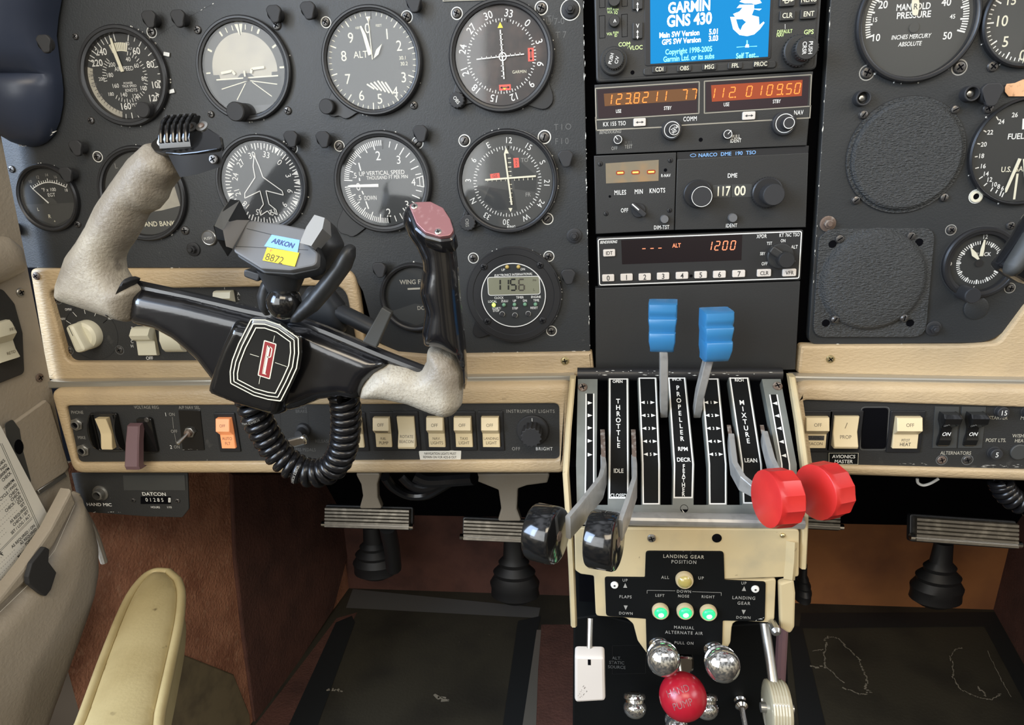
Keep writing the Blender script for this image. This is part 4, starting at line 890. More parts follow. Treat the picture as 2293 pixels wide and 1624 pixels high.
k = MB(); k.prism(f, rpoly(f.Ls([(1441, -60), (1731, -60), (1725, 133), (1444, 149)]), [0, 0, 2, 2]), 1.4, 2.0, 'black', .3); sb_ = k.build('screen_border', t)
k = MB(); k.poly(f, f.Ls([(1455, -60), (1726, -60), (1718, 128), (1456, 144)]), 'screenblue', 2.15); f2 = f.sh(0, 0, 2.2); T = lambda q, x, y, h, m, **kw: k.text(f2, q, *f2.L(x, y), h * s, m, **kw)
C8 = lambda x, y: (1440 + x / 7.643, y / 7.643)
for q, x, y, h, sx in (('GARMIN', 790, 110, 20.5, .80), ('GNS 430', 790, 335, 22, .80)): T(q, *C8(x, y), h, 'screenwhite', bold=.034, sx=sx, rot=.6)
for q, x, y in (('Main SW Version', 620, 580), ('5.01', 1210, 540), ('GPS SW Version', 655, 698), ('3.03', 1205, 655)): T(q, *C8(x, y), 10.5, 'screenwhite', bold=.03, sx=.80, rot=.6)
for q, x, y in (('Copyright 1998-2005', 780, 862), ('Garmin Ltd. or its subs', 780, 985), ('Self Test...', 1785, 945)): T(q, *C8(x, y), 10.5, 'screencyan', bold=.022, sx=.77, rot=.6)
def sp(pts, m, z=.15): k.poly(f2, [f2.L(*C8(*p)) for p in pts], m, z)
sp([(1490, 290), (1575, 290), (1540, 240), (1650, 195), (1700, 130), (1600, 140), (1650, 80), (1900, 80), (1900, 150), (2030, 150), (1990, 180), (1900, 160), (1860, 260), (1980, 290), (1990, 430), (2060, 370), (2080, 390), (2000, 500), (1900, 590), (1780, 620), (1650, 600), (1540, 500)], 'screenwhite')
sp([(1650, 30), (1700, -10), (1760, -60), (1960, -60), (2030, 50), (1920, 80), (1860, 60), (1740, 60)], 'screenwhite'); sp([(1590, 330), (1700, 330), (1760, 380), (1700, 440), (1665, 520), (1630, 470)], 'screenblue', .2); sp([(1760, 760), (1810, 760), (1812, 812), (1742, 812)], 'screenwhite')
sp([(1770, 690), (1790, 690), (1790, 760), (1770, 760)], 'screencyan'); sp([(1600, 803), (1745, 795), (1745, 800), (1600, 815)], 'screencyan'); sp([(1810, 795), (1950, 785), (1950, 797), (1810, 800)], 'screencyan')
for y in (140, 205, 268, 330, 385, 500): sp([(1600, y + 4), (1990, y - 14), (1990, y - 11), (1600, y + 8)], 'screenblue', .25)
k.build('screen', sb_, 'blue lit screen with white writing and globe')
k = MB(); k.prism(f, rpoly(f.Ls([(1440, 152), (1737, 136), (1737, 153), (1440, 171)]), 2.6), 1.4, 2.6, 'unit', .7); bb_ = k.build('button_bar', t)
for q, x, y in (('CDI', 1475.4, 156.3), ('OBS', 1531, 154), ('MSG', 1586.5, 151), ('FPL', 1644, 148), ('PROC', 1700.6, 144.6)): key(bb_, f, x, y, 31, 14, 'unit', q, 'cream', .62, 3.8, z0=2.4)
for q, x, y, w, h in (('CLR', 1760, 36.6, 32, 20), ('ENT', 1807.6, 33, 34, 20), ('', 1760, 4, 32, 22), ('MENU', 1808, 1, 34, 20)): key(t, f, x, y, w, h, 'unit', q, 'cream', .48, 3.6)
k = MB(); g = f.at(1760, 3); k.bar(g, -3.4, 0, 3.4, 0, .7, 'cream', 3.8); k.poly(g, [(2.2, -1.3), (5, 0), (2.2, 1.3)], 'cream', 3.8); k.pline(g, [(-1.6, -1.8), (-1.6, 1.8), (.6, 1.6), (1.4, 0), (.6, -1.6), (-1.6, -1.8)], .6, 'cream', 3.85); k.build('direct_to_symbol', t)
for q, y, yy in (('C', 4, -2), ('V', 70, 60)):
    key(t, f, 1427, y, 22, 34, 'unit', None, z=3.6); k = MB(); g = f.at(1427, yy); k.text(g, q, 0, 0, 8 * s, 'white', z=3.75, bold=.015); k.bar(g, 0, -3, 0, -8, .5, 'white', 3.75); k.poly(g, [(-.9, -4.4), (.9, -4.4), (0, -2.6)], 'white', 3.76); k.poly(g, [(-.9, -7), (.9, -7), (0, -9)], 'white', 3.76); k.build('legend', t)
rknob(t, f, 1375, 50, 12, 6, 'unit', text=(('^', .1, -.2, .9, 0),)); rknob(t, f, 1375, 4, 13, 7, 'unit')
ok = rknob(t, f, 1373, 139, 30, 8, 'unit', name='outer_knob'); rknob(ok, f, 1374, 137, 21, 12, 'unit', z0=8, name='inner_knob', flute=26, text=(('PUSH', -.32, .05, .34, 75), ('C/V', .28, -.12, .34, 75)))
ok = rknob(t, f, 1783, 116, 32, 8, 'unit', name='outer_knob', flute=30); rknob(ok, f, 1790, 116, 23.5, 19, 'unit', z0=9, name='inner_knob', flute=26, text=(('PUSH', .28, 0, .34, -90), ('CRSR', -.24, 0, .34, -90)))
# ---- comm / nav radio
t = thing('comm_nav_radio', 'radio with two orange digit displays framed in silver under the navigator', 'radio', P(1570, 260, YR))
f = unit_frame((1334, 343), (1806, 325), YR); f = unit_frame((1332, 197), (1818, 167), YR); s = f.mm(1); f1 = f.sh(0, 0, 1.0)
k = MB(); k.prism(f, f.Ls([(1331, 190), (1820, 160), (1806, 326), (1335, 346)]), -9, 1, 'unit', .6)
k.outline(f1, rpoly(f1.Ls([(1332, 197), (1567, 182), (1566, 255), (1334, 270)]), .6), .75, 'graytrim', .2); k.outline(f1, rpoly(f1.Ls([(1576, 181), (1818, 166), (1815, 239), (1576, 255)]), .6), .75, 'graytrim', .2)
k.bar(f1, *f1.L(1335, 292), *f1.L(1500, 284), .9, 'graytrim', .2); k.bar(f1, *f1.L(1520, 281), *f1.L(1812, 264), .9, 'graytrim', .2); k.bar(f1, *f1.L(1333.5, 262), *f1.L(1335.5, 293), .8, 'graytrim', .2); k.bar(f1, *f1.L(1815, 236), *f1.L(1813, 265), .8, 'graytrim', .2)
for q, x, y, h, m in (('KX 155 TSO', 1376, 277, 9, 'white'), ('COMM', 1545.5, 266, 9.5, 'white'), ('NAV', 1788.5, 252, 9.5, 'white'), ('OFF', 1376, 332, 7.5, 'faint'), ('PULL', 1407.5, 320, 7.5, 'dim'), ('TEST', 1407.5, 328.5, 7.5, 'faint'), ('PULL', 1648, 306, 8, 'white'), ('IDENT', 1647.5, 315, 8, 'white')): k.text(f1, q, *f1.L(x, y), h * s, m, bold=.012, sx=.68, sp=.06)
k.text(f1, 'BENDIX/KING', *f1.L(1366, 295.6), 6.5 * s, 'faint', bold=.015, slant=.25, sx=.85); k.poly(f1, circ(1.5, 14, *f1.L(1569, 313)), 'void', .2); k.build('face', t)
for nm, pts, band, dg, usx, sbx in (('comm_display', [(1337, 201), (1562.6, 187), (1560, 253), (1340, 265)], [(1352, 210), (1558, 197), (1558, 224), (1354, 238)], (('1', 1361), ('2', 1377), ('3.', 1397), ('8', 1416.5), ('2', 1436), ('1', 1463), ('1', 1483), ('7', 1523), ('7', 1544)), (1385, 249), (1495, 242)),
                     ('nav_display', [(1581, 184), (1812, 171), (1808, 237), (1581, 250)], [(1592, 191), (1797, 179), (1795, 215), (1594, 228)], (('1', 1591), ('1', 1611), ('2.', 1630), ('0', 1668), ('1', 1696), ('0', 1714), ('9.', 1736), ('5', 1757), ('0', 1776)), (1626.5, 234), (1739, 227))):
    k = MB(); k.poly(f1, rpoly(f1.Ls(pts), 1), 'disppurple', .15); k.poly(f1, f1.Ls(band), 'dispglow' if nm[0] == 'n' else 'dispdim', .25)
    (xa, ya), (xb, yb) = band[0], band[1]
    for c, x in dg:
        yc = (band[0][1] + (band[1][1] - band[0][1]) * (x - xa) / (xb - xa) + band[3][1] + (band[2][1] - band[3][1]) * (x - xa) / (xb - xa)) / 2
        seg7(k, f1, c, *f1.L(x + (4 if c[0] != '1' else -2), yc), 10.5 * s, 21 * s, 18 * s, 2.1 * s, 'segorange', .12, .4)
    k.text(f1, 'USE', *f1.L(*usx), 7.5 * s, 'white', bold=.012, sx=.7, z=.4); k.text(f1, 'STBY', *f1.L(*sbx), 7.5 * s, 'white', bold=.012, sx=.7, z=.4); k.build(nm, t)
for x, y in ((1432, 274), (1676, 259.4)):
    key(t, f1, x, y, 28, 17.6, 'key'); k = MB(); g = f1.at(x, y); k.bar(g, -2.2, 0, 2.2, 0, .5, 'ink', 2.15); k.poly(g, [(-1.4, -.9), (-1.4, .9), (-3, 0)], 'ink', 2.2); k.poly(g, [(1.4, -.9), (1.4, .9), (3, 0)], 'ink', 2.2); k.build('arrow_legend', t)
ok = rknob(t, f1, 1503, 291, 23, 6, 'rubber', rings=((18, 1.6),), name='outer_knob'); rknob(ok, f1, 1506, 292, 13, 11, 'rubber', z0=6, rings=((11.5, 1.2),), name='inner_knob', text=(('PULL', 0, .22, .42, 215), ('25K', 0, -.3, .42, 215)))
ok = rknob(t, f1, 1753, 277, 26, 6, 'rubber', rings=((20.5, 1.6),), name='outer_knob'); rknob(ok, f1, 1757, 277, 14, 12, 'rubber', z0=6, rings=((12, 1.4),), name='inner_knob')
for x, y in ((1383, 313), (1627, 301)): rknob(t, f1, x, y, 10.5, 5, 'rubber', rings=((9.5, 1.3),)); k = MB(); g = f1.at(x, y); k.bar(g, 0, 0, 2.4 if x > 1500 else -2.2, 2.6, .5, 'white', 5.15); k.build('pointer', t)
# ---- distance measuring set
t = thing('distance_measuring_radio', 'black distance radio with glowing dashes and a white number drum', 'radio', P(1570, 430, YR))
f = unit_frame((1332, 437), (1808, 418), YR); s = f.mm(1); f1 = f.sh(0, 0, 1.0); f2 = f.sh(0, 0, .6)
k = MB(); k.prism(f, f.Ls([(1330, 349), (1514, 341), (1509.5, 515), (1334, 524)]), -9, 1, 'unit', .6)
for q, x, y, h in (('MILES', 1389, 431, 10), ('MIN', 1430.6, 429, 10), ('KNOTS', 1472, 426.6, 10), ('R-NAV', 1491, 393, 6.5), ('OFF', 1398.6, 471, 9), ('DIM-TST', 1481.5, 509, 8.5)): k.text(f1, q, *f1.L(x, y), h * s, 'white', bold=.014, sx=.68, sp=.06)
k.poly(f1, circ(1, 12, *f1.L(1365.6, 440)), 'void', .2); k.poly(f1, circ(1.3, 12, *f1.L(1490, 381)), 'void', .2); k.build('readout_face', t)
k = MB(); k.poly(f1, f1.Ls([(1356, 366), (1475, 358), (1474.5, 405), (1357, 411)]), 'disprnav', .2)
for x, y in ((1389, 387), (1423, 386), (1458, 385)): k.poly(f1, rrect(13.5 * s, 3.6 * s, .5, *f1.L(x, y)), 'seghot', .5); k.poly(f1, rrect(19 * s, 9 * s, 1.5, *f1.L(x, y)), 'dispglow', .4)
k.build('readout', t, 'amber readout window with three glowing dashes')
for x, y in ((1344, 367), (1501, 359), (1357, 478.5), (1499, 471)): k = MB(); screw(k, f1.at(x, y), 5.5 * s, .8, 'bezel', slot='|', a=100); k.build('screw', t)
rknob(t, f1, 1430, 471, 16, 2, 'rubber', name='knob_skirt'); k = MB(); g = f1.at(1429, 469).rot(-42); k.prism(g, rpoly([(-7, -2), (7, -2), (7, 2), (-7, 2)], 1.6), 2, 7, 'rubber', .8); k.bar(g, -7, .1, 0, .1, .9, 'white', 7.1); k.build('selector', t); rknob(t, f1, 1487, 490, 9, 5, 'mountgrey', name='push_button')
k = MB(); k.prism(f, f.Ls([(1516, 357), (1810, 342), (1804, 509), (1511, 515)]), -9, .6, 'unit', .5); k.prism(f, f.Ls([(1516, 341), (1812, 326), (1811, 344), (1516, 358)]), -9, -.8, 'black', .3)
g = f.sh(0, 0, -.8); k.text(g, 'NARCO  DME  190  TSO', *g.L(1628, 344.5), 7.5 * s, 'stickblue', bold=.012, sx=1.05, rot=.5); k.outline(g, [(a * 1.9, b) for a, b in circ(1.7, 16)] and [(x * 1.0 + g.L(1552, 348)[0], y * .55 + g.L(1552, 348)[1]) for x, y in circ(2.3, 16)], .35, 'stickblue', .15)
k.text(f2, 'DME', *f2.L(1640, 393), 9 * s, 'white', bold=.014, sx=.8); k.text(f2, 'IDENT', *f2.L(1638, 505), 8 * s, 'white', bold=.014, sx=.7, sp=.05); k.build('tuner_face', t)
k = MB(); k.poly(f2, f2.Ls([(1596, 414.5), (1684, 412), (1683, 441), (1597, 443)]), 'dialgrey', .2); k.text(f2, '117', *f2.L(1619, 428), 20 * s, 'cream', bold=.02, z=.35, sx=.72); k.text(f2, '00', *f2.L(1657, 427), 20 * s, 'cream', bold=.02, z=.35, sx=.85); k.bar(f2, *f2.L(1637, 414), *f2.L(1637, 442), .3, 'void', .4); k.build('number_drum', t, 'white numerals in a grey window')
ok = rknob(t, f2, 1561, 434, 31, 4, 'bezel', name='knob_base'); rknob(ok, f2, 1565, 438, 22, 15, 'rubber', z0=4, rings=((22, 1.2),)); ok = rknob(t, f2, 1716, 431, 33, 5, 'bezel', name='knob_base', flute=36); rknob(ok, f2, 1721, 434, 23, 17, 'rubber', z0=5); rknob(t, f2, 1639, 487, 9.5, 5, 'mountgrey', name='push_button')
# ---- transponder
t = thing('transponder', 'transponder with white keys nought to seven showing 1200 in red', 'radio', P(1570, 580, YR))
f = unit_frame((1340, 588), (1793, 570), YR); s = f.mm(1); f1 = f.sh(0, 0, 1.0)
k = MB(); k.prism(f, rpoly(f.Ls([(1336, 532), (1798, 514), (1792, 627), (1339, 642)]), 1.5), -9, 1, 'unitk', .6); k.outline(f1, rpoly(f1.Ls([(1338.4, 535), (1796, 517), (1790, 624), (1341.6, 639.6)]), 2), .8, 'white', .15)
for q, x, y, h in (('XPDR', 1705.7, 529, 8), ('KT 76C TSO', 1768, 526, 7.5), ('ON', 1753.7, 539, 6.5), ('TST', 1723, 545, 6.5), ('ALT', 1779, 553, 7.5), ('SBY', 1707.6, 568, 6.5), ('OFF', 1712, 590.6, 7)): k.text(f1, q, *f1.L(x, y), h * s, 'white', bold=.012, sx=.68, sp=.04)
k.text(f1, 'BENDIX/KING', *f1.L(1362.4, 542), 6 * s, 'white', bold=.02, slant=.25, sx=.70); k.poly(f1, circ(1.2, 12, *f1.L(1547.5, 618)), 'void', .2); k.poly(f1, f1.Ls([(1762, 548), (1770, 556), (1761, 557)]), 'white', .2); k.build('face', t)
k = MB(); k.poly(f1, f1.Ls([(1391, 538), (1662, 525), (1660, 582.6), (1393, 592)]), 'dispdark', .15)
for x in (1441.8, 1460, 1477.7): k.poly(f1, rrect(7.5 * s, 1.8 * s, .2, *f1.L(x, 557 - (x - 1441) * .035)), 'segred', .3)
k.text(f1, 'ALT', *f1.L(1515, 549.6), 9 * s, 'segred', bold=.012, sx=.8, z=.3)
for i, c in enumerate('1200'): seg7(k, f1, c, *f1.L(1584 + i * 17.5, 551 - i * .5), 9 * s, 19 * s, 10, 2.1 * s, 'segred', .14, .3)
k.build('display', t, 'dark display with red digits')
key(t, f1, 1364, 566, 27, 16, 'key', 'IDT', 'ink', .5)
for i, (x, y) in enumerate(((193, 943), (321, 938), (448, 936), (576, 930), (708, 926), (838, 921), (969, 918), (1104, 913))): key(t, f1, 1300 + x / 3.123, 320 + y / 3.123, 27.5, 16, 'key', str(i), 'ink', .72)
key(t, f1, 1710, 610.7, 30, 16.5, 'key', 'CLR', 'ink', .5); key(t, f1, 1766.5, 610, 29, 16.5, 'key', 'VFR', 'ink', .5)
ok = rknob(t, f1, 1746, 573, 28, 3, 'unit', name='knob_base'); k = MB(); g = f1.at(1747, 572); k.prism(g.rot(-35), rpoly([(-11, -3), (11, -3), (11, 3), (-11, 3)], 2), 3, 8, 'unit', 1); k.build('pointer', ok); rknob(ok, f1, 1752, 578, 17, 13, 'unitk', z0=3)
# ---- blank plate under the transponder
mb = MB(); f = unit_frame((1334, 735), (1785, 724), YR); mb.prism(f, f.Ls([(1333, 645), (1792, 630), (1781, 828), (1334, 838)]), -9, 0, 'unit', .5); mb.solo('blank_plate', 'plain black cover plate behind the two blue propeller knobs', 'cover plate')
# ================================================================ switch rows
YS = -0.0165
fs = Fr(P(700, 970, YS))
mb = MB(); mb.prism(fs, fs.Ls([(138, 902), (1262, 897), (1262, 1040), (166, 1048)]), -2, 0, 'panel2'); S = fs.mm(1)
def lt(t, x, y, h=7.5, m='faint', **k): mb.text(fs, t, *fs.L(x, y), h * S, m, sx=.85, **k)
for t, x, y in (('PHONE', 173, 923.5), ('MIKE', 183, 980), ('VOLTAGE REG', 328, 912), ('A/P NAV SEL', 424, 912.5), ('OFF', 390, 966), ('BRAKE', 675, 921), ('PARKING', 668, 912), ('RELEASE', 722, 988), ('PRESS PEDALS', 680, 1007)): lt(t, x, y, m='faint' if x < 500 else 'dim')
lt('1', 371, 928, 9, 'white'); lt('ON', 385, 928); lt('2', 383, 1001, 9, 'white'); lt('ON', 396, 1001); mb.bar(fs, *fs.L(386, 934), *fs.L(389, 960), .3, 'faint'); mb.bar(fs, *fs.L(391, 971), *fs.L(395, 995), .3, 'faint')
lt('INSTRUMENT LIGHTS', 1188, 921, 7.5, sp=.1); lt('OFF', 1156, 1005, 7.5, 'faint', sp=.1); lt('BRIGHT', 1219, 1005, 7.5, 'white', sp=.1)
for x in range(560, 1140, 62): mb.bar(fs, *fs.L(x + 5, 915), *fs.L(x + 9, 1010), .25, 'black', .1)
chips(mb, fs, fs.L(300, 1030), fs.L(1240, 1030), 26, 'faint', .5, 1.2); mb.solo('switch_board', 'black switch panel left of the pedestal with phone jacks and rockers', 'panel')
fr = Fr(P(2050, 970, YS)); mb = MB(); mb.prism(fr, fr.Ls([(1786, 890), (2440, 910), (2440, 1062), (1800, 1040)]), -2, 0, 'panel2'); S2 = fr.mm(1)
for t, x, y, h in (('ALTERNATORS', 2140, 1014.5, 8), ('STARTER', 2235, 935.7, 8), ('MAIN', 2298, 936, 8), ('POST LTS.', 2230, 986, 8), ('W/SHIELD', 2290, 976, 8), ('HEAT', 2285, 987, 8)): mb.text(fr, t, *fr.L(x, y), h * S2, 'skyball', sx=.82, bold=.012)
chips(mb, fr, fr.L(2200, 1042), fr.L(2400, 1048), 40, 'faint', .8, 1.8); chips(mb, fr, fr.L(2015, 1037), fr.L(2075, 1040), 14, 'faint', .5, .8)
mb.prism(fr, rpoly(fr.Ls([(1930, 914), (1989, 914), (1983.5, 1005), (1928, 1005)]), 3), -1.9, .15, 'void'); mb.outline(fr, rpoly(fr.Ls([(1928, 911), (1992, 911), (1986, 1008), (1925, 1008)]), 3), .5, 'dim', .2)
mb.solo('switch_board', 'black switch and breaker panel right of the pedestal with an empty square hole', 'panel')
def rocker(f, x0, y0, x1, y1, kind, label, legend=(), m='ivory', housing=True):
    """x0..y1: paddle outline (pixels at its lower face)"""
    a, b = f.L(x0, y0), f.L(x1, y1); w, h = b[0] - a[0], a[1] - b[1]; g = f.sh((a[0] + b[0]) / 2, (a[1] + b[1]) / 2)
    t = thing('rocker_switch', label, 'switch', g.o, 'rocker switches of the lower panels')
    if housing: k = MB(); k.ringprism(g, rrect(w + 7, h + 9, 1.2, 0, 0), rrect(w + .8, h + .8, .6), 0, 1.4, 'bezel', .4); k.poly(g, rect(w + 1, h + 1), 'void', .2); k.build('housing', t)
    pr = {'up': ((0, 5.2), (.06, 5.8), (.37, 8.4), (.56, 2.6), (1, 3.4)), 'down': ((0, 3.4), (.52, 2.4), (.93, 7.8), (1, 7.2)), 'mid': ((0, 6.4), (.44, 3.6), (.56, 3.6), (.94, 6.6), (1, 6.2))}[kind]
    k = MB(); b_ = .5; vs, fs_ = [], []
    for y, z in pr:
        Y = h / 2 - y * h
        vs += [g.pt(-w / 2, Y, .2), g.pt(-w / 2, Y, z - b_), g.pt(-w / 2 + b_, Y, z), g.pt(w / 2 - b_, Y, z), g.pt(w / 2, Y, z - b_), g.pt(w / 2, Y, .2)]
    n = len(pr)
    for i in range(n - 1):
        for j in range(5): fs_.append((i * 6 + j, (i + 1) * 6 + j, (i + 1) * 6 + j + 1, i * 6 + j + 1))
    fs_ += [tuple(range(6)), tuple(reversed(range((n - 1) * 6, n * 6)))]; k.add(vs, fs_, m)
    for q, yy, hh, mm in legend:
        for i in range(n - 1):
            if pr[i][0] <= yy <= pr[i + 1][0]: tt = (yy - pr[i][0]) / (pr[i + 1][0] - pr[i][0]); z = pr[i][1] + (pr[i + 1][1] - pr[i][1]) * tt; dz = pr[i + 1][1] - pr[i][1]; dy = -(pr[i + 1][0] - pr[i][0]) * h
        gg = Fr(g.pt(0, h / 2 - yy * h, z), g.u, g.v * (-dy) - g.n * dz)
        if q[0] == '#': k.poly(gg, rect(w * .8, hh), mm, .12); k.text(gg, q[1:], 0, 0, hh * .6, 'ink' if mm != 'ink' else 'dim', z=.2, sx=.75)
        else: k.text(gg, q, 0, 0, hh, mm, sx=.85, z=.12)
    k.build('paddle', t); return t
rocker(fs, 222, 933, 262, 1001, 'mid', 'ivory rocker with black curved side guards beside the phone jacks')
g = fs.at(243, 967); t = thing('switch_guard', 'black metal guard with curved side walls around the first ivory rocker', 'guard', g.o)
for sx_ in (-1, 1): k = MB(); p = [(0, -18), (0, 18)] + [(9.5 * math.cos(a), 18 * math.sin(a)) for a in [PI / 2 - PI * i / 12 for i in range(1, 12)]]; gw = Fr(g.pt(13 * sx_, 0, 0), g.n, g.v); k.prism(gw, p, -.8, .8, 'glossk', .3, True); k.build('side_wall', t)
k = MB(); k.ringprism(g, rrect(27, 38, 1.5), rrect(22.5, 34.5, 1), 0, 2.2, 'glossk', .5); k.build('frame', t)
t = thing('guarded_switch', 'dull maroon flip guard hanging over a switch in the left row', 'switch', fs.at(312, 980).o)
k = MB(); g = fs.at(325, 955); k.prism(g, rrect(15, 34, 2.5, 2, -8), 0, 3, 'glossk', .6); k.lathe(g.sh(6, 8), [(2.4, 3), (2.4, 4.4), (1.8, 4.8)], 'darksteel', 14); k.build('bracket', t)
g = fs.at(319, 985); prof = [(18, 5), (17, 9), (13, 10.5), (3, 15), (-17, 22), (-20.5, 21), (-21, 18)]; k = MB(); rings = []
for y, z in prof:
    w = 6.2 + .8 * (18 - y) / 38; rings.append([g.pt(-w, y, z - 8 if y < 17 else 3), g.pt(-w, y, z - 1.2), g.pt(-w + 1.2, y, z), g.pt(w - 1.2, y, z), g.pt(w, y, z - 1.2), g.pt(w, y, z - 8 if y < 17 else 3)])
k.loft(rings, 'maroon'); k.build('cover', t, 'maroon flip cover')
t = thing('toggle_switch', 'small chrome toggle switch on a black plate marked one and two', 'switch', fs.at(427, 967).o)
k = MB(); k.prism(fs, rpoly(fs.Ls([(400, 918.6), (449, 918.6), (459, 1008), (410, 1009)]), .8), 0, .8, 'glossk', .3); chips(k, fs, fs.L(412, 1006), fs.L(458, 1006), 5, 'faint', .6, .5, .9); k.build('plate', t)
g = fs.at(427, 967); k = MB(); k.prism(g, circ(5.2, 6), .8, 3, 'steel', .4); k.lathe(g, [(3.4, 3), (3.2, 6), (2.2, 6.6)], 'rust', 18); k.build('nut', t)
k = MB(); k.tube([g.pt(0, 0, 6), g.pt(-1.5, -2, 10), g.pt(-4.2, -5, 15), g.pt(-4.6, -5.4, 16)], [.0013, .0015, .0022, .0012], 'steel', 12); k.build('bat', t)
rocker(fs, 489, 934, 531, 1001, 'up', 'glowing orange rocker lettered AUTO FLT', (('OFF', .2, 2.6, 'legend'), ('AUTO', .68, 2.8, 'legend'), ('FLT', .84, 2.8, 'legend')), 'litorange')
rocker(fs, 776, 933, 818, 999, 'up', 'ivory rocker mostly hidden behind the coiled cord', (('OFF', .2, 2.6, 'legend'),))
rocker(fs, 838, 932, 880, 998, 'up', 'ivory rocker lettered FUEL PUMP', (('OFF', .2, 2.8, 'legend'), ('#BOOST', .45, 2.6, 'legend'), ('#FUEL', .72, 3.6, 'ivory'), ('PUMP', .86, 2.8, 'legend')))
rocker(fs, 890, 931, 934, 998, 'down', 'ivory rocker lettered ROTATE BEACON', (('ROTATE', .64, 2.6, 'legend'), ('BEACON', .78, 2.6, 'legend')))
rocker(fs, 957, 931, 999, 998, 'up', 'ivory rocker lettered NAV LIGHTS', (('OFF', .22, 2.8, 'legend'), ('NAV.', .72, 2.6, 'legend'), ('LIGHTS', .86, 2.8, 'legend')))
rocker(fs, 1018, 931, 1060, 998, 'up', 'ivory rocker lettered TAXI LIGHT', (('OFF', .22, 2.8, 'legend'), ('TAXI', .72, 2.6, 'legend'), ('LIGHT', .86, 2.8, 'legend')))
rocker(fs, 1079, 931, 1121, 998, 'up', 'ivory rocker lettered LANDING LIGHT', (('OFF', .22, 2.8, 'legend'), ('LANDING', .72, 2.4, 'legend'), ('LIGHT', .86, 2.8, 'legend')))
rocker(fr, 1801, 931, 1846, 1000, 'up', 'ivory rocker lettered STROBE with a dark strip label', (('OFF', .2, 2.8, 'legend'), ('#STROBE', .68, 4, 'darksteel'), ('BEACON', .86, 2.6, 'legend')))
rocker(fr, 1867, 930, 1914, 997, 'down', 'ivory rocker with worn lettering above the avionics placard', (('PROP', .66, 3, 'legend'), ('/', .3, 5, 'legend')))
rocker(fr, 2003, 931, 2050, 1001, 'up', 'ivory rocker lettered PITOT HEAT', (('OFF', .2, 2.8, 'legend'), ('#PITOT', .74, 3.6, 'ivory'), ('HEAT', .87, 2.8, 'ink')))
for i, (x0, xb, lab) in enumerate(((2093, 2087, 'black alternator paddle switch nearer the pitot heat rocker'), (2153, 2144, 'black alternator paddle switch nearer the starter breaker'))):
    t = thing('alternator_switch', lab, 'switch', fr.at(x0 + 25, 960).o); k = MB(); k.prism(fr, fr.Ls([(x0, 910), (x0 + 54, 910.5), (xb + 54, 1003), (xb, 1003)]), 0, .9, 'dialgrey', .3); k.build('plate', t)
    g = fr.at(x0 + 22, 958); k = MB(); rings = []
    for y, z, w in ((14, 2, 5), (14.5, 9, 6), (12, 12, 6.6), (7, 11, 6.4), (1, 4, 4.4), (-4, 3, 4.2), (-9, 4.2, 5), (-14, 2.5, 5.2), (-16, .8, 4)): rings.append([g.pt(-w, y, .5), g.pt(-w, y, z - .8), g.pt(-w + .8, y, z), g.pt(w - .8, y, z), g.pt(w, y, z - .8), g.pt(w, y, .5)])
    k.loft(rings, 'glossk'); k.text(g, 'ON', 0, -4, 3, 'white', bold=.015, slant=.2, z=3.8); k.build('paddle', t)
def brk(px, py, r, label, txt=None, m='rubber'):
    g = fr.at(px, py); k = MB(); k.lathe(g, [(r * 1.15, 0), (r * 1.15, .8), (r, 1), (r, 4.5), (r * .9, 5)], m, 28)
    if txt: k.text(g, txt, 0, 0, r * .9, 'white', z=5.15)
    return k.solo('circuit_breaker', label, 'breaker', 'push breakers')
brk(2240, 920, 4.4, 'round push breaker marked 15 above the word STARTER', '15'); brk(2300, 921, 4.4, 'round push breaker cut by the right edge above MAIN', '60'); brk(2225, 1013, 4.6, 'round push breaker marked 5 below POST LTS', '5')
k = MB(); g = fr.at(2281, 1012); k.lathe(g, [(6.6, 0), (6.6, 1), (6, 1.4)], 'dialgrey', 28); k.solo('hole_plug', 'flat grey plug below the words W/SHIELD HEAT', 'plug')
for x, l, m_ in ((2108.5, 'rusty screw below the left alternator switch', 'rust'), (2166, 'dark screw below the right alternator switch', 'darksteel')): k = MB(); screw(k, fr.at(x, 1030), 3.4, 1, m_, ring='dim'); k.solo('panel_screw', l, 'screw')
g = fr.at(1888, 1026); k = MB(); k.prism(fr, fr.Ls([(1854, 1012.7), (1922, 1012.7), (1921, 1040), (1854, 1040)]), 0, .8, 'decal', .1); k.outline(fr, fr.Ls([(1855, 1013.5), (1921.5, 1013.5), (1920.5, 1039.5), (1855, 1039.5)]), .3, 'cream', .95)
k.text(fr, 'AVIONICS', *fr.L(1888.5, 1021.5), 8.3 * S2, 'white', z=1, bold=.012); k.text(fr, 'MASTER', *fr.L(1888, 1032.5), 8.3 * S2, 'white', z=1, bold=.012); k.solo('placard', 'black placard reading AVIONICS MASTER with a thin gold border', 'placard')
k = MB(); k.prism(fs, rpoly(fs.Ls([(938, 1010), (1033, 1008.5), (1032, 1029), (941, 1030.5)]), 1), 0, .4, 'paper', .1); k.text(fs, 'NAVIGATION LIGHTS MUST', *fs.L(986, 1015.5), 6 * S, 'ink', z=.55, sx=.66); k.text(fs, 'REMAIN ON FOR ADS-B OUT', *fs.L(985, 1023.5), 6 * S, 'ink', z=.55, sx=.66); k.solo('white_sticker', 'small white sticker about navigation lights below the rockers', 'sticker')
t = thing('dimmer_knob', 'fluted black knob labelled INSTRUMENT LIGHTS', 'knob', fs.at(1187, 968).o); g = fs.at(1193, 963); k = MB(); k.lathe(g, [(14, 0), (14, 2), (13, 3)], 'rubber', 36); k.build('skirt', t)
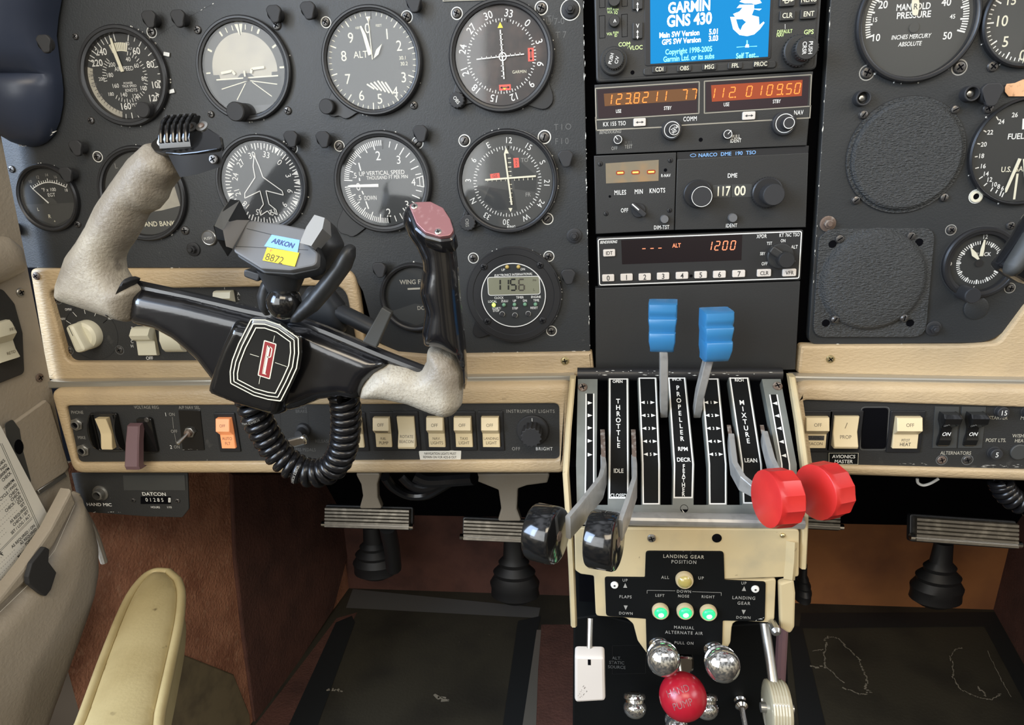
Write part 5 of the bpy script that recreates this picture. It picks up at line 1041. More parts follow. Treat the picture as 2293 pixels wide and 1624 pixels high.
k = MB(); n = 56; p = [((8.6 + .5 * (1 if (i // 2) % 2 else -1)) * math.cos(2 * PI * i / n), (8.6 + .5 * (1 if (i // 2) % 2 else -1)) * math.sin(2 * PI * i / n)) for i in range(n)]; k.prism(g, p, 3, 17, 'rubber', .6); k.bar(g, 0, 8.8, 0, 12, .5, 'white', 3.1); k.build('grip', t)
for x, y, l in ((173, 950, 'upper of the two phone jacks at the left end of the row'), (187.5, 1008, 'lower of the two phone jacks at the left end of the row')):
    k = MB(); g = fs.at(x, y); k.prism(g, circ(6.4, 6, a0=.3), 0, 1.8, 'steel', .5); k.lathe(g, [(4.4, 1.8), (4.2, 3.6), (3, 3.8), (2.6, 1)], 'steel', 24, cap=False); k.poly(g, circ(2.8, 16), 'void', 1.9); k.solo('phone_jack', l, 'jack', 'phone jacks')
t = thing('parking_brake_knob', 'shiny metal parking brake pull handle behind the coiled cord', 'handle', fs.at(680, 965).o); g = fs.at(680, 962); k = MB(); k.lathe(g, [(6.5, 0), (6, 3), (4, 4), (3.4, 12)], 'rubber', 24); k.build('base', t)
k = MB(); a, b = g.pt(-9, -8, 14), g.pt(7, -3, 16); gg = Fr((a + b) / 2, b - a, g.v); k.prism(gg, rrect(21, 8.5, 3), -2.5, 2.5, 'chrome', 1.6, True); k.build('handle', t)
# hour meter bracket under the left trim
t = thing('hour_meter', 'black bracket under the left trim with a microphone jack and an hour counter', 'meter', P(290, 1100, 0.0)); f = Fr(P(290, 1110, -0.004)); s = f.mm(1)
k = MB(); k.prism(f, rpoly(f.Ls([(160, 1060), (420, 1060), (423, 1140), (408, 1159), (330, 1157), (180, 1146)]), [0, 0, 4, 4, 1, 2]), -1.5, 0, 'panel2', .3); k.prism(f, f.Ls([(276, 1064), (414, 1064), (416, 1098), (278, 1098)]), 0, .5, 'dialgrey', .2)
k.text(f, 'HAND MIC', *f.L(222, 1130), 7.5 * s, 'white', sx=1.15, bold=.012); k.text(f, 'DATCON', *f.L(345, 1106.5), 8 * s, 'white', sx=1.15, bold=.012); k.text(f, 'HOURS', *f.L(348, 1136), 5 * s, 'white'); k.text(f, '1/10', *f.L(379, 1136), 5 * s, 'white'); chips(k, f, f.L(205, 1147), f.L(290, 1147), 8, 'chip', .8, .4); k.build('plate', t)
k = MB(); k.poly(f, f.Ls([(315, 1112), (383, 1112), (383, 1129), (315, 1129)]), 'void', .1); k.text(f, '0 1 2 8 5', *f.L(346, 1119.5), 9 * s, 'white', sx=.9); k.poly(f, f.Ls([(377, 1115), (382, 1115), (382, 1125), (377, 1125)]), 'white', .15); k.text(f, '1', *f.L(379.5, 1120), 8 * s, 'ink', z=.25); k.build('counter', t)
for x, y in ((299, 1120), (398, 1121)): k = MB(); screw(k, f.at(x, y), 2.6, 1.4, 'darksteel'); k.build('screw', t)
g = f.at(226, 1104); k = MB(); k.lathe(g, [(8, 0), (8, 1), (6, 1.5), (5, 6), (3.6, 6.4), (3, 1)], 'steel', 28, cap=False); k.poly(g, circ(3.2, 16), 'void', 1.6); k.build('jack', t)
# autopilot rockers behind the yoke
fa = Fr(P(400, 720, 0.003))
t = thing('autopilot_switch', 'ivory autopilot pitch rocker half covered by the yoke arm', 'switch', fa.at(325, 765).o); g = fa.at(332, 764); k = MB(); k.loft([[g.pt(-9, y, .2), g.pt(-9, y, z), g.pt(9, y, z), g.pt(9, y, .2)] for y, z in ((14, 6), (13, 8), (8, 12), (4, 10), (1, 4), (-12, 5), (-13, 3))], 'ivorywhite', closed=True); k.build('paddle', t)
t = thing('trim_thumbwheel', 'ivory autopilot wheel half hidden under the yoke arm', 'switch', fa.at(385, 760).o); g = fa.at(392, 757); k = MB(); k.loft([[g.pt(-9, y, .2), g.pt(-9, y, z), g.pt(9, y, z), g.pt(9, y, .2)] for y, z in ((14, 3), (8, 8), (0, 10), (-8, 8), (-12, 4), (-13, 1))], 'ivorywhite'); k.build('wheel', t)
t = thing('altitude_switch', 'ivory rocker peeking above the yoke arm under the word PUSH', 'switch', fa.at(505, 670).o); g = fa.at(508, 672); k = MB(); k.loft([[g.pt(-8, y, .2), g.pt(-8, y, z), g.pt(8, y, z), g.pt(8, y, .2)] for y, z in ((9, 5), (8, 7), (3, 9), (0, 4), (-12, 4), (-13, 3))], 'ivorywhite'); k.build('paddle', t)
# ================================================================ throttle quadrant and pedestal
QT, QB, QE = -0.026, -0.082, -0.100                              # depth at the top, the bend and the foot of the quadrant
a_, b_, c_ = P(1530, 849, QT), P(1530, 1040, QB), P(1530, 1152, QE)
Q1 = Fr((a_ + b_) / 2, (1, 0, 0), a_ - b_); Q2 = Fr((b_ + c_) / 2, (1, 0, 0), b_ - c_)
def q1(x, y): return Q1.L(x, y)
BEND = Q1.L(1530, 1040)[1]
zb = b_.z
def on_bend(px): return onplane(px, 1040, b_, Q1.n)              # then moved on to the bend line
def bendx(px): p = on_bend(px); return p.x
def xat(fr, px, py): p = onplane(px, py, fr.o, fr.n); return p
tq = thing('throttle_quadrant', 'grey green throttle quadrant with white lettered black strips and lever slots', 'throttle quadrant', c_)
def finger(tl, tr, ml, mr, bl, br, yt, yb, name, decal=True, txt=(), border=True, grey=2, label=None):
    """one strip between two slots: pixel x of its edges at the top, the bend and the foot"""
    k = MB()
    def row(fr, y, xl, xr, z):
        return [fr.pt(fr.L(xl, y)[0], fr.L(xl, y)[1], z), fr.pt(fr.L(xr, y)[0], fr.L(xr, y)[1], z)]
    def rows(i, z):
        out = []
        for t in (0, 1): y = yt + (1040 - yt) * t; out.append(row(Q1, y, tl + (ml - tl) * t - i, tr + (mr - tr) * t + i, z))
        out.append(row(Q2, yb, bl - i, br + i, z)); out.append(row(Q2, 1141 if yb < 1141 else yb + 1, bl - i, br + i, z)); return out
    top, bot = rows(grey, 0), rows(grey, -9)
    vs = [p for r in top for p in r] + [p for r in bot for p in r]
    k.add(vs, [(0, 2, 3, 1), (2, 4, 5, 3), (4, 6, 7, 5), (0, 8, 10, 2), (2, 10, 12, 4), (4, 12, 14, 6), (1, 3, 11, 9), (3, 5, 13, 11), (5, 7, 15, 13), (0, 1, 9, 8)], 'quad')
    if decal:
        d = rows(0, .22); k.add([p for r in d for p in r], [(0, 2, 3, 1), (2, 4, 5, 3)], 'decal')
        if border:
            e, g = rows(0, .34), rows(-3, .34); k.add([e[0][0], e[1][0], e[2][0], g[0][0], g[1][0], g[2][0]], [(0, 1, 4, 3), (1, 2, 5, 4)], 'white'); k.add([e[0][1], e[1][1], e[2][1], g[0][1], g[1][1], g[2][1]], [(3, 4, 1, 0), (4, 5, 2, 1)], 'white')
            if border != 'open':
                k.bar(Q1, *Q1.L(tl, yt + 1.5), *Q1.L(tr, yt + 1.5), 1.0, 'white', .36); k.bar(Q2, *Q2.L(bl, yb - 1.5), *Q2.L(br, yb - 1.5), 1.0, 'white', .36)
    for q in txt:
        t, x, y, h = q[:4]; fr = Q1 if y < 1040 else Q2; s = h * fr.at(x, y).mm(1); g = fr.at(x, y); r = q[4] if len(q) > 4 else 0
        if t in '<>': k.poly(g, [(s * .55, 0), (-s * .5, s * .45), (-s * .5, -s * .45)] if t == '>' else [(-s * .55, 0), (s * .5, s * .45), (s * .5, -s * .45)], 'white', .4)
        else: k.text(g, t, 0, 0, s, 'white', z=.4, bold=.018, sx=.85, rot=r)
    return k.build(name, tq, label)
finger(1311, 1331, 1310, 1331, 1309, 1331, 882, 1118, 'edge_strip', txt=[('>', 1321, y, 10) for y in (903, 931, 959, 988, 1019)], border='open', grey=0)
def word(w, x0, y0, x1, y1, h): n = len(w); return [(c, x0 + (x1 - x0) * i / (n - 1), y0 + (y1 - y0) * i / (n - 1), h) for i, c in enumerate(w)]
finger(1364, 1406, 1364, 1407, 1363, 1407, 848, 1117, 'throttle_strip', txt=[('OPEN', 1383, 855, 7), ('IDLE', 1385, 1054.5, 9), ('CLOSED', 1385, 1110, 8)] + word('THROTTLE', 1384, 899, 1385, 998, 11.5))
def nums(xa, xb, tn): return sum([[('<', x - 11, y, 9), (str(i + 1), x, y, 7), ('>', x + 11, y, 9)] for i, (x, y) in enumerate((xa + (xb - xa) * j / 4, 902 + j * 29) for j in range(5))], [])
finger(1430, 1469, 1438, 1477, 1439, 1477, 846, 1130, 'number_strip', txt=nums(1450, 1457, 0))
finger(1496, 1534, 1509, 1553, 1508, 1551, 846, 1116, 'propeller_strip', txt=[('INCR', 1515, 850, 7), ('RPM', 1529, 1006, 9.5), ('DECR', 1530.5, 1030, 9.5)] + word('PROPELLER', 1517.5, 869, 1527, 983, 11) + word('FEATHER', 1531, 1044.5, 1530, 1107, 9))
finger(1570, 1608, 1587, 1626, 1588, 1626, 848, 1130, 'number_strip', txt=nums(1592, 1603, 0))
finger(1633, 1675, 1661, 1705, 1664, 1708, 846, 1128, 'mixture_strip', txt=[('RICH', 1655, 852, 7), ('LEAN', 1681, 1031.5, 9.5)] + word('MIXTURE', 1661, 902, 1675, 988, 11.5))
finger(1722, 1741, 1749, 1769, 1752, 1772, 884, 1118, 'edge_strip', txt=[('<', 1735 + (y - 904) * .17, y, 10) for y in (904, 932, 960, 990, 1021)], border='open', grey=0)
for (tl, tr, ml, mr, bl, br) in ((1294, 1338, 1290, 1336, 1292, 1336), (1706, 1748, 1742, 1784, 1744, 1786)): finger(tl, tr, ml, mr, bl, br, 849, 1150, 'side_plate', decal=False, grey=0)
k = MB(); k.prism(Q2, Q2.Ls([(1293, 1131), (1785, 1131), (1786, 1156), (1293, 1156)]), -9, -.2, 'quad'); k.lathe(Q2.at(1532, 1139), [(3, -.2), (2.8, .2), (2.4, -.1)], 'void', 16); chips(k, Q2, Q2.L(1440, 1155), Q2.L(1640, 1155), 20, 'chip', .7, .4, .1); chips(k, Q2, Q2.L(1532, 1148), Q2.L(1536, 1154), 6, 'chip', 1.2, .8, .1); k.build('foot_plate', tq)
for x, y, m_ in ((1305, 868, 'rust'), (1741, 865, 'rust')): k = MB(); screw(k, Q1.at(x, y), 3.8, 1.5, m_); k.build('screw', tq)
k = MB(); g = Q1.sh(0, 0, -26); k.prism(g, g.Ls([(1300, 846), (1740, 846), (1770, 1148), (1300, 1148)]), -2, 0, 'void'); k.build('backing', tq)
f = Fr(P(1530, 838, -0.010)); k = MB(); k.tube([P(x, 838, -0.020) for x in (1293, 1420, 1600, 1750)], .0055, 'bezel', 14); chips(k, Fr(P(1530, 838, -.0262)), f.L(1330, 834), f.L(1750, 836), 34, 'chip', .7, 2.2, .3); k.build('top_rail', tq)
# pedestal body: cream side rims, front plate and gear panel
YP = -0.116
tp = thing('pedestal', 'cream painted pedestal front with rolled top lip below the throttle quadrant', 'pedestal', P(1540, 1280, YP)); fp = Fr(P(1540, 1280, YP)); sp_ = fp.mm(1)
k = MB(); a, b, z0 = fp.L(1283, 1170)[0], fp.L(1803, 1170)[0], fp.L(1540, 1158)[1]
prof = [(-7, -.5), (-4, -.4), (0, -1.4), (1.4, -3), (1.2, -5.5), (-1, -8.5), (-7, -8.5)]
k.loft([[Fr(fp.o).pt(x, z0 + y, z) for z, y in prof] for x in (a, b)], 'lever', False, False); k.build('top_lip', tp, 'worn metallic rolled lip')
k = MB(); k.prism(fp, rpoly(fp.Ls([(1286, 1183), (1790, 1186), (1789, 1292), (1610, 1298), (1608, 1300), (1712, 1300), (1738, 1296), (1734, 1396), (1640, 1390), (1636, 1440), (1620, 1466), (1450, 1466), (1428, 1436), (1418, 1398), (1402, 1384), (1334, 1380), (1330, 1290), (1300, 1286), (1288, 1278)]), [3, 3, 2, 1, 1, 1, 2, 4, 6, 8, 4, 4, 8, 6, 6, 3, 2, 3, 3], 3), -3, 0, 'creampaint', .8); k.build('front_plate', tp)
def tp_screw(x, y, r, m_, h=1.6, slot='+'): k = MB(); screw(k, fp.at(x, y), r, h, m_, slot=slot); k.build('screw', tp)
tp_screw(1459, 1205, 3.2, 'steel'); tp_screw(1605, 1205, 3.4, 'void')
for x, y in ((1314, 1199), (1752, 1199)): k = MB(); k.lathe(fp.at(x, y), [(1.9, 0), (1.7, 1), (1, 1.6)], 'brass', 16); k.build('rivet', tp)
for sgn, pts in ((-1, ((1286, 846, -.03), (1276, 960, -.062), (1270, 1060, -.088), (1278, 1180, -.112), (1283, 1270, -.112), (1288, 1400, -.11))), (1, ((1770, 842, -.03), (1788, 950, -.062), (1802, 1060, -.088), (1798, 1180, -.112), (1794, 1270, -.112)))):
    k = MB(); rings = []
    for x, y, Y in pts: p = P(x, y, Y); x += 3 if sgn > 0 else -3; p = P(x, y, Y); w = .0024; rings.append([p + Vector((-w, -.001, 0)), p + Vector((-w * .5, -.003, 0)), p + Vector((w * .5, -.003, 0)), p + Vector((w, -.001, 0)), p + Vector((w, .007, 0)), p + Vector((-w, .007, 0))])
    k.loft(rings, 'creampaint'); k.build('side_rim', tp)
k = MB(); k.loft([[P(x - 16, y, -.118) + Vector((0, .002, 0)), P(x + 2, y, -.120), P(x + 8, y, -.116), P(x + 8, y, -.10), P(x - 14, y, -.10)] for x, y in ((1778, 1215), (1776, 1260), (1772, 1300))], 'creampaint'); k.build('corner_trim', tp)
k = MB(); g = Fr(P(1762, 1350, -.118)); k.prism(g, rpoly(g.Ls([(1745, 1308), (1778, 1298), (1782, 1330), (1780, 1405), (1770, 1422), (1748, 1408)]), [2, 2, 2, 3, 4, 2]), -5, 0, 'creampaint', 1.6, True); k.build('side_flange', tp)
k = MB(); k.box(Fr(P(1540, 1300, -.09)), *[Fr(P(1540, 1300, -.09)).L(x, 1300)[0] for x in (1296, 1790)], Fr(P(1540, 1300, -.09)).L(1540, 1366)[1], Fr(P(1540, 1300, -.09)).L(1540, 1186)[1], -40, -6, 'void'); k.build('body', tp, 'dark pedestal body behind the plate')
# black gear and flap panel
tg = thing('landing_gear_panel', 'black cross shaped landing gear panel with three green lamps', 'control board', P(1532, 1340, YP)); k = MB()
k.prism(fp, rpoly(fp.Ls([(1446, 1233), (1620, 1234), (1622, 1298), (1714, 1302), (1712, 1390), (1618, 1388), (1616, 1466), (1448, 1462), (1446, 1384), (1357, 1378), (1354, 1291), (1444, 1292)]), [2.5, 2.5, 1, 2, 3, 1, 1, 1, 1, 3, 2, 1], 3), 0, 1.2, 'decal', .3)
fg = fp.sh(0, 0, 1.2)
for t, x, y, h in (('LANDING GEAR', 1531, 1246.5, 8.5), ('POSITION', 1532, 1258.5, 8.5), ('ALL', 1490, 1293, 7.5), ('UP', 1570, 1294.5, 7.5), ('DOWN', 1532, 1324.5, 7), ('LEFT', 1478, 1333.5, 7), ('NOSE', 1531, 1335, 7), ('RIGHT', 1586, 1336.5, 7), ('MANUAL', 1532, 1405.5, 8), ('ALTERNATE AIR', 1532, 1417, 8), ('PULL ON', 1532, 1440, 7.5), ('UP', 1400, 1299.5, 7), ('FLAPS', 1401, 1336.5, 7.5), ('DOWN', 1402, 1373.5, 7), ('UP', 1666, 1306, 7), ('LANDING', 1666, 1339, 8), ('GEAR', 1666, 1351, 8), ('DOWN', 1665, 1383, 7)): k.text(fg, t, *fg.L(x, y), h * sp_, 'faint' if t != 'LANDING GEAR' else 'skyball', bold=.012, sp=.12, sx=.84)
for x, y, u in ((1400, 1311, 1), (1401, 1361, -1), (1666, 1318, 1), (1665, 1371, -1)): a, b = fg.L(x, y); k.poly(fg, [(a - 1.5, b - 2 * u), (a + 1.5, b - 2 * u), (a, b + 2 * u)], 'faint', .2)
k.pline(fg, fg.Ls([(1449, 1329), (1449, 1322), (1512, 1323)]), .3, 'faint', .2); k.pline(fg, fg.Ls([(1550, 1325), (1615, 1327), (1615, 1334)]), .3, 'faint', .2); chips(k, fg, fg.L(1480, 1236), fg.L(1560, 1238), 6, 'faint', .5, 1.2, .2); chips(k, fg, fg.L(1690, 1389), fg.L(1712, 1384), 6, 'chip', .6, .6, .2); k.build('plate', tg)
for x, y in ((1376, 1310), (1691, 1319)): k = MB(); k.lathe(fg.at(x, y), [(2.9, 0), (2.6, 1), (1, 1.3)], 'white', 20); k.poly(fg.at(x, y), circ(.8, 10), 'ink', 1.45); k.build('rivet', tg)
for x, y, n in ((1478, 1365, 'green_lamp'), (1533, 1365, 'green_lamp'), (1585, 1368, 'green_lamp')):
    g = fg.at(x + .5, y + 1); k = MB(); k.lathe(g, [(6.2, 0), (6.2, 3), (5.6, 4), (4.8, 4), (4.7, 3)], 'creampaint', 28, cap=False); lb_ = k.build('lamp_bezel', tg)
    k = MB(); k.sphere(g.pt(0, -.4, 3.2), .0047, 'ledgreen', 20, 10, (1, 1, .55), g); k.sphere(g.pt(.1, -.7, 4.4), .0028, 'ledhot', 14, 8, (1, 1, .6), g); k.build(n, lb_, 'lit green lamp')
g = fg.at(1532, 1296); k = MB(); k.lathe(g, [(6.4, 0), (6.4, 3), (5.8, 4.2), (4.8, 4.2)], 'creampaint', 28, cap=False); lb_ = k.build('lamp_bezel', tg); k = MB(); k.lathe(g, [(4.8, 2), (4.8, 4.6), (3.4, 6.2), (1.6, 6.8)], 'amberlens', 24); k.build('amber_lamp', lb_, 'unlit amber lamp')
# levers with knobs
def blade(pts, w, th, m='lever'):
    """flat bar through 3D points, wide edge-on; returns mesh builder"""
    k = MB(); rings = []
    for i, p in enumerate(pts):
        p = Vector(p); q = Vector(pts[min(i + 1, len(pts) - 1)]) - Vector(pts[max(i - 1, 0)]); q.normalize(); x = Vector((1, 0, 0)); x = (x - q * x.dot(q)).normalized(); y = q.cross(x)
        rings.append([p + x * (a * th / 2000) + y * (b * w / 2000) for a, b in ((-1, -.9), (-1, .9), (-.8, 1), (.8, 1), (1, .9), (1, -.9), (.8, -1), (-.8, -1))])
    return k.loft(rings, m)
def wheelknob(t, c, axis, R, wd, m, boss='rust', flutes=0):
    ax = Vector(axis).normalized(); u = Vector((0, 0, 1)).cross(ax).normalized(); fr = Fr(c, u, ax.cross(u)); k = MB()
    if flutes:
        n = flutes; rings = []
        for z, rr, dp in ((0, .88, .0), (1.2, .97, .5), (3, 1, 1), (wd - 5, 1, 1), (wd - 2, .99, .4), (wd - .4, .97, 0), (wd, .93, 0)):
            rings.append([fr.pt(*[R * rr * (1 - .085 * dp * (i % 2)) * q for q in (math.cos(2 * PI * i / (2 * n)), math.sin(2 * PI * i / (2 * n)))], z) for i in range(2 * n)])
        k.loft(rings, m)
    else:
        k.lathe(fr, [(R - 2.4, 0), (R - .8, .5), (R, 2), (R, wd - 2.4), (R - .9, wd - .7), (R - 2.4, wd)], m, 48); k.add([fr.pt(x, y, 0) for x, y in circ(R - 2.4, 24)], [tuple(reversed(range(24)))], m)
        if boss: k.lathe(fr, [(3.4, wd), (3.2, wd + .4), (2, wd + .3)], boss, 20)
    return k.build('knob', t), fr
for lab, pts, c, ax in (('left black disc throttle lever hanging over the pedestal edge', ((1350, 1042, -.086), (1353, 1062, -.106), (1345, 1092, -.128), (1300, 1150, -.165), (1272, 1182, -.180)), (1222, 1195, -.178), (1, -.42, .03)),
                        ('right black disc throttle lever in front of the cream plate', ((1419, 1042, -.086), (1421, 1062, -.106), (1421, 1092, -.128), (1403, 1150, -.165), (1388, 1188, -.180)), (1352, 1210, -.180), (1, -.30, .03))):
    p3 = [P(*q) for q in pts]; t = thing('throttle_lever', lab, 'lever', p3[0]); blade(p3, 17, 3.6).build('arm', t, 'grey steel arm'); k = MB(); k.loft([[P(x - 5, y, Y), P(x + 5, y, Y), P(x + 5, y, Y + .02), P(x - 5, y, Y + .02)] for x, y, Y in ((pts[0][0] - 1, 962, -.062), (pts[0][0], 985, -.076), (pts[0][0] + 1, 1020, -.090), (pts[0][0] + 2, 1056, -.100))], 'rust'); k.build('rusty_shank', t)
    A = Vector(ax).normalized(); cc = P(*c); wheelknob(t, cc - A * .009, ax, 18.2, 18.5, 'glossk')
for lab, pts, kp in (('nearly upright blue handled propeller lever left of its twin', ((1486, 925, -.040), (1486, 880, -.055), (1486, 800, -.062), (1484, 770, -.062)), ((1481, 676, -.062), (1483, 730, -.062), (1486, 786, -.062))),
                     ('blue handled propeller lever tilted towards the transponder keys', ((1560, 925, -.040), (1567, 880, -.058), (1584, 812, -.068), (1590, 795, -.068)), ((1603, 694, -.072), (1605, 750, -.072), (1602, 806, -.072)))):
    p3 = [P(*q) for q in pts]; t = thing('propeller_lever', lab, 'lever', p3[0]); blade(p3, 9, 5.8).build('arm', t, 'grey steel arm')
    a, b, c = [P(*q) for q in kp]; up = (a - c); Lk = up.length * 1000; tw = .10 if 'tilted' in lab else -.12; fr = Fr((a + c) / 2, Vector((1, tw, 0)), up); k = MB()
    prof = [(1, 5.5), (.96, 8), (.74, 8.6), (.60, 8.2), (.50, 6.8), (.42, 6.6), (.40, 9), (.34, 9.6), (.1, 9), (-.05, 8), (-.13, 7.4), (-.16, 10), (-.22, 10.6), (-.5, 10), (-.80, 8), (-.97, 5), (-1, 3)]
    w = 10.2; rings = []
    for y, z in prof:
        ww = w * (1.0 if y > -.7 else .9) * (1 - .06 * (y < .2)); Z = z + (1.5 if 'tilted' in lab else 0)
        rings.append([fr.pt(x * ww, y * Lk / 2, q) for x, q in ((-1, -9), (-1, Z - 1.6), (-.93, Z - .4), (-.82, Z), (.82, Z), (.93, Z - .4), (1, Z - 1.6), (1, -9), (.8, -10), (-.8, -10))])
    k.loft(rings, 'blue'); k.build('handle', t, 'stepped blue plastic handle', sharp=38)
for lab, pts, c, ax in (('nearer red fluted mixture lever knob in front of the quadrant', ((1636, 985, -.066), (1644, 1050, -.098), (1662, 1082, -.118), (1690, 1100, -.124), (1735, 1112, -.126)), (1744, 1115, -.146), (-1, -.30, .06)),
                        ('farther red fluted mixture lever knob over the beige trim edge', ((1711, 980, -.066), (1727, 1040, -.098), (1745, 1072, -.118), (1795, 1090, -.108), (1845, 1096, -.106)), (1848, 1098, -.126), (-1, -.52, .06))):
    p3 = [P(*q) for q in pts]; t = thing('mixture_lever', lab, 'lever', p3[0]); blade(p3, 12, 4.2).build('arm', t, 'grey steel arm'); k = MB(); x0 = pts[0][0]
    k.loft([[P(x - 4.5, y, Y), P(x + 4.5, y, Y), P(x + 4.5, y, Y + .02), P(x - 4.5, y, Y + .02)] for x, y, Y in ((x0 - (5 if x0 > 1700 else 4), 952, -.054), (x0 + 3, 1000, -.076), (x0 + (14 if x0 > 1700 else 9), 1046, -.091))], 'rust'); k.build('rusty_shank', t)
    A = Vector(ax).normalized(); wheelknob(t, P(*c) - A * .0085, ax, 19.2, 18, 'red', None, 12)
# push pull knobs and the hand pump
def pull(name, label, px, py, Y, r, base, m='glassknob', cat='knob'):
    c = P(px, py, Y); b = P(base[0], base[1], -.112); d_ = (c - b); t = thing(name, label, cat, b, 'chrome pull knobs of the pedestal'); fr = Fr(b, Vector((1, 0, 0)), d_.cross(Vector((1, 0, 0)))); L = d_.length * 1000
    if fr.n.dot(d_) < 0: fr = Fr(b, Vector((-1, 0, 0)), fr.v)
    k = MB(); k.lathe(fr, [(7.5, 0), (8, 2), (7.6, 6), (5, 9), (6, 10), (6, 12), (3.5, 14)], 'chrome', 24, cap=False); k.lathe(fr, [(3.4, 12), (3.4, L - 6)], 'darksteel', 16); k.build('stem', t)
    k = MB(); k.lathe(fr, [(3.4, L - 12), (r * .9, L - 11), (r, L - 9.5), (r, L - 7.5), (r * .88, L - 6.6), (r * .86, L - 5), (r * 1.02, L - 2.6), (r * 1.05, L - .5), (r * .96, L + 2.6), (r * .75, L + 5), (r * .45, L + 6.6), (r * .15, L + 7.2)], m, 32); k.build('knob', t); return t
pull('alternate_air_knob', 'left shiny alternate air knob over the black gear panel', 1473, 1478, -.150, 11.2, (1474, 1438)); pull('alternate_air_knob', 'right shiny alternate air knob over the black gear panel', 1602, 1490, -.150, 11.6, (1596, 1448))
YQ = -.112; k = MB(); fb = Fr(P(1530, 1540, -.085)); k.prism(fb, rpoly(fb.Ls([(1284, 1384), (1345, 1376), (1440, 1400), (1640, 1400), (1760, 1392), (1772, 1700), (1282, 1700)]), 3), -420, 0, 'decal', 1.5)
for i, t in enumerate(('ALT.', 'STATIC', 'SOURCE')): k.text(fb, t, *fb.L(1381, 1474 + i * 10, ), 8 * fb.mm(1), 'dim', al='l' if 0 else 'c', sx=.9)
k.outline(fb, fb.Ls([(1371, 1446), (1446, 1444), (1446, 1508), (1371, 1510)]), .25, 'black', .2); k.solo('lower_pedestal', 'dark lower pedestal box lettered ALT STATIC SOURCE under the gear panel', 'pedestal')
def pull2(label, px, py, Y, r, base): return pull('push_pull_knob', label, px, py, Y, r, base)
pull2('shiny push pull knob between the flap handle and the red ball', 1423, 1588, -.118, 8.6, (1421, 1555)); pull2('shiny push pull knob partly hidden behind the red ball', 1586, 1590, -.118, 8.8, (1580, 1555)); pull2('shiny push pull knob cut off under the red ball', 1507, 1630, -.125, 8.6, (1512, 1600))
t = thing('heater_cable', 'thin dark control rod with a small chrome collar right of the red ball', 'rod', P(1654, 1560, -.1)); k = MB(); b = P(1655, 1562, -.085); fr = Fr(b); k.lathe(fr, [(5, 0), (5, 4), (3.6, 6), (5, 7), (5, 10), (3, 12)], 'chrome', 24); k.build('collar', t); k = MB(); k.tube([fr.pt(0, 0, 10), fr.pt(1, -8, 20), fr.pt(2, -30, 34)], .0022, 'darksteel', 10); k.build('rod', t)
t = thing('hand_pump_ball', 'crimson ball knob lettered HAND PUMP at the foot of the pedestal', 'knob', P(1529, 1612, -.15)); c = P(1529, 1560, -.150); r = .0168; k = MB(); k.sphere(c, r, 'crimson', 40, 24); k.build('ball', t)
to = (CAM - c).normalized(); k = MB()
for tx_, yy in (('HAND', 4.2), ('PUMP', -4.6)):
    g = Fr(c, Vector((1, 0, 0)), Vector((0, 0, 1))); g = Fr(c, to.cross(Vector((0, 0, 1))) * -1, Vector((0, 0, 1)) - to * to.z); m2 = MB(); m2.text(g.rot(24), tx_, -2, yy, 4.6, 'skyball', sx=.85)
    k.add([c + (v - c + to * math.sqrt(max(0, r * r - (v - c - to * (v - c).dot(to)).length_squared)) - to * (v - c).dot(to)).normalized() * (r * 1.006) for v in m2.v], m2.f, 'pinkplate')
k.build('lettering', t); k = MB(); k.tube([c, P(1515, 1500, -.10)], .004, 'chrome', 14); k.build('stem', t); k = MB(); g = Fr(P(1530, 1490, -.112)); k.prism(g, rrect(17, 16, 5), -6, 0, 'chrome', 2); k.build('boss', t)
# flap and gear handles
t = thing('flap_handle', 'worn white square flap lever at the left of the pedestal', 'lever', P(1320, 1570, -.13)); k = MB(); k.tube([P(1322, 1385, -.118), P(1321, 1420, -.124), P(1320, 1470, -.130)], .0022, 'steel', 8); k.build('rod', t)
g = Fr(P(1320, 1515, -.134)); k = MB(); k.prism(g, rpoly(g.Ls([(1287, 1462), (1354, 1463), (1356, 1562), (1287, 1566)]), 3), -7, 4, 'key', 2.2, True); k.prism(g, rect(2.2, 5, 0, g.L(1320, 1475)[1]), 3.5, 4.15, 'void'); chips(k, g, g.L(1296, 1555), g.L(1312, 1530), 40, 'darksteel', .35, 2.4, 4.1); k.build('handle', t)
t = thing('gear_lever', 'clear ribbed wheel shaped landing gear lever right of the pedestal', 'lever', P(1733, 1624, -.14)); k = MB(); k.tube([P(1712, 1395, -.112), P(1722, 1460, -.122), P(1732, 1530, -.135)], .0036, 'steel', 12); k.build('rod', t)
c = P(1738, 1586, -.142); fr = Fr(c, (0, 1, 0.1), (0, 0, 1)); fr = Fr(fr.pt(0, 0, -7), fr.u, fr.v); k = MB(); n = 48
k.loft([[fr.pt(R_ * math.cos(2 * PI * i / n), R_ * math.sin(2 * PI * i / n), z) for i in range(n)] for z, R_ in [(0, 15), (.6, 18)] + [(1 + i * 1.0, 19 + .45 * (i % 2)) for i in range(13)] + [(14.4, 18), (15, 15)]], 'clear'); k.build('wheel', t, 'clear ribbed plastic wheel'); k = MB(); k.tube([fr.pt(0, 0, -4), fr.pt(0, 0, 19)], .0034, 'steel', 12); k.build('bolt', t)
t = thing('gear_cable', 'dark brown tube running down beside the clear gear lever', 'tube', P(1745, 1500, -.09)); k = MB(); k.tube([P(1752, 1400, -.085), P(1748, 1480, -.085), P(1740, 1640, -.085)], .0045, 'maroon', 10); k.build('tube', t); k = MB(); k.tube([P(1729, 1395, -.118), P(1738, 1415, -.13), P(1740, 1420, -.132)], [.003, .0036, .002], 'steel', 10); k.build('cable_end', t)
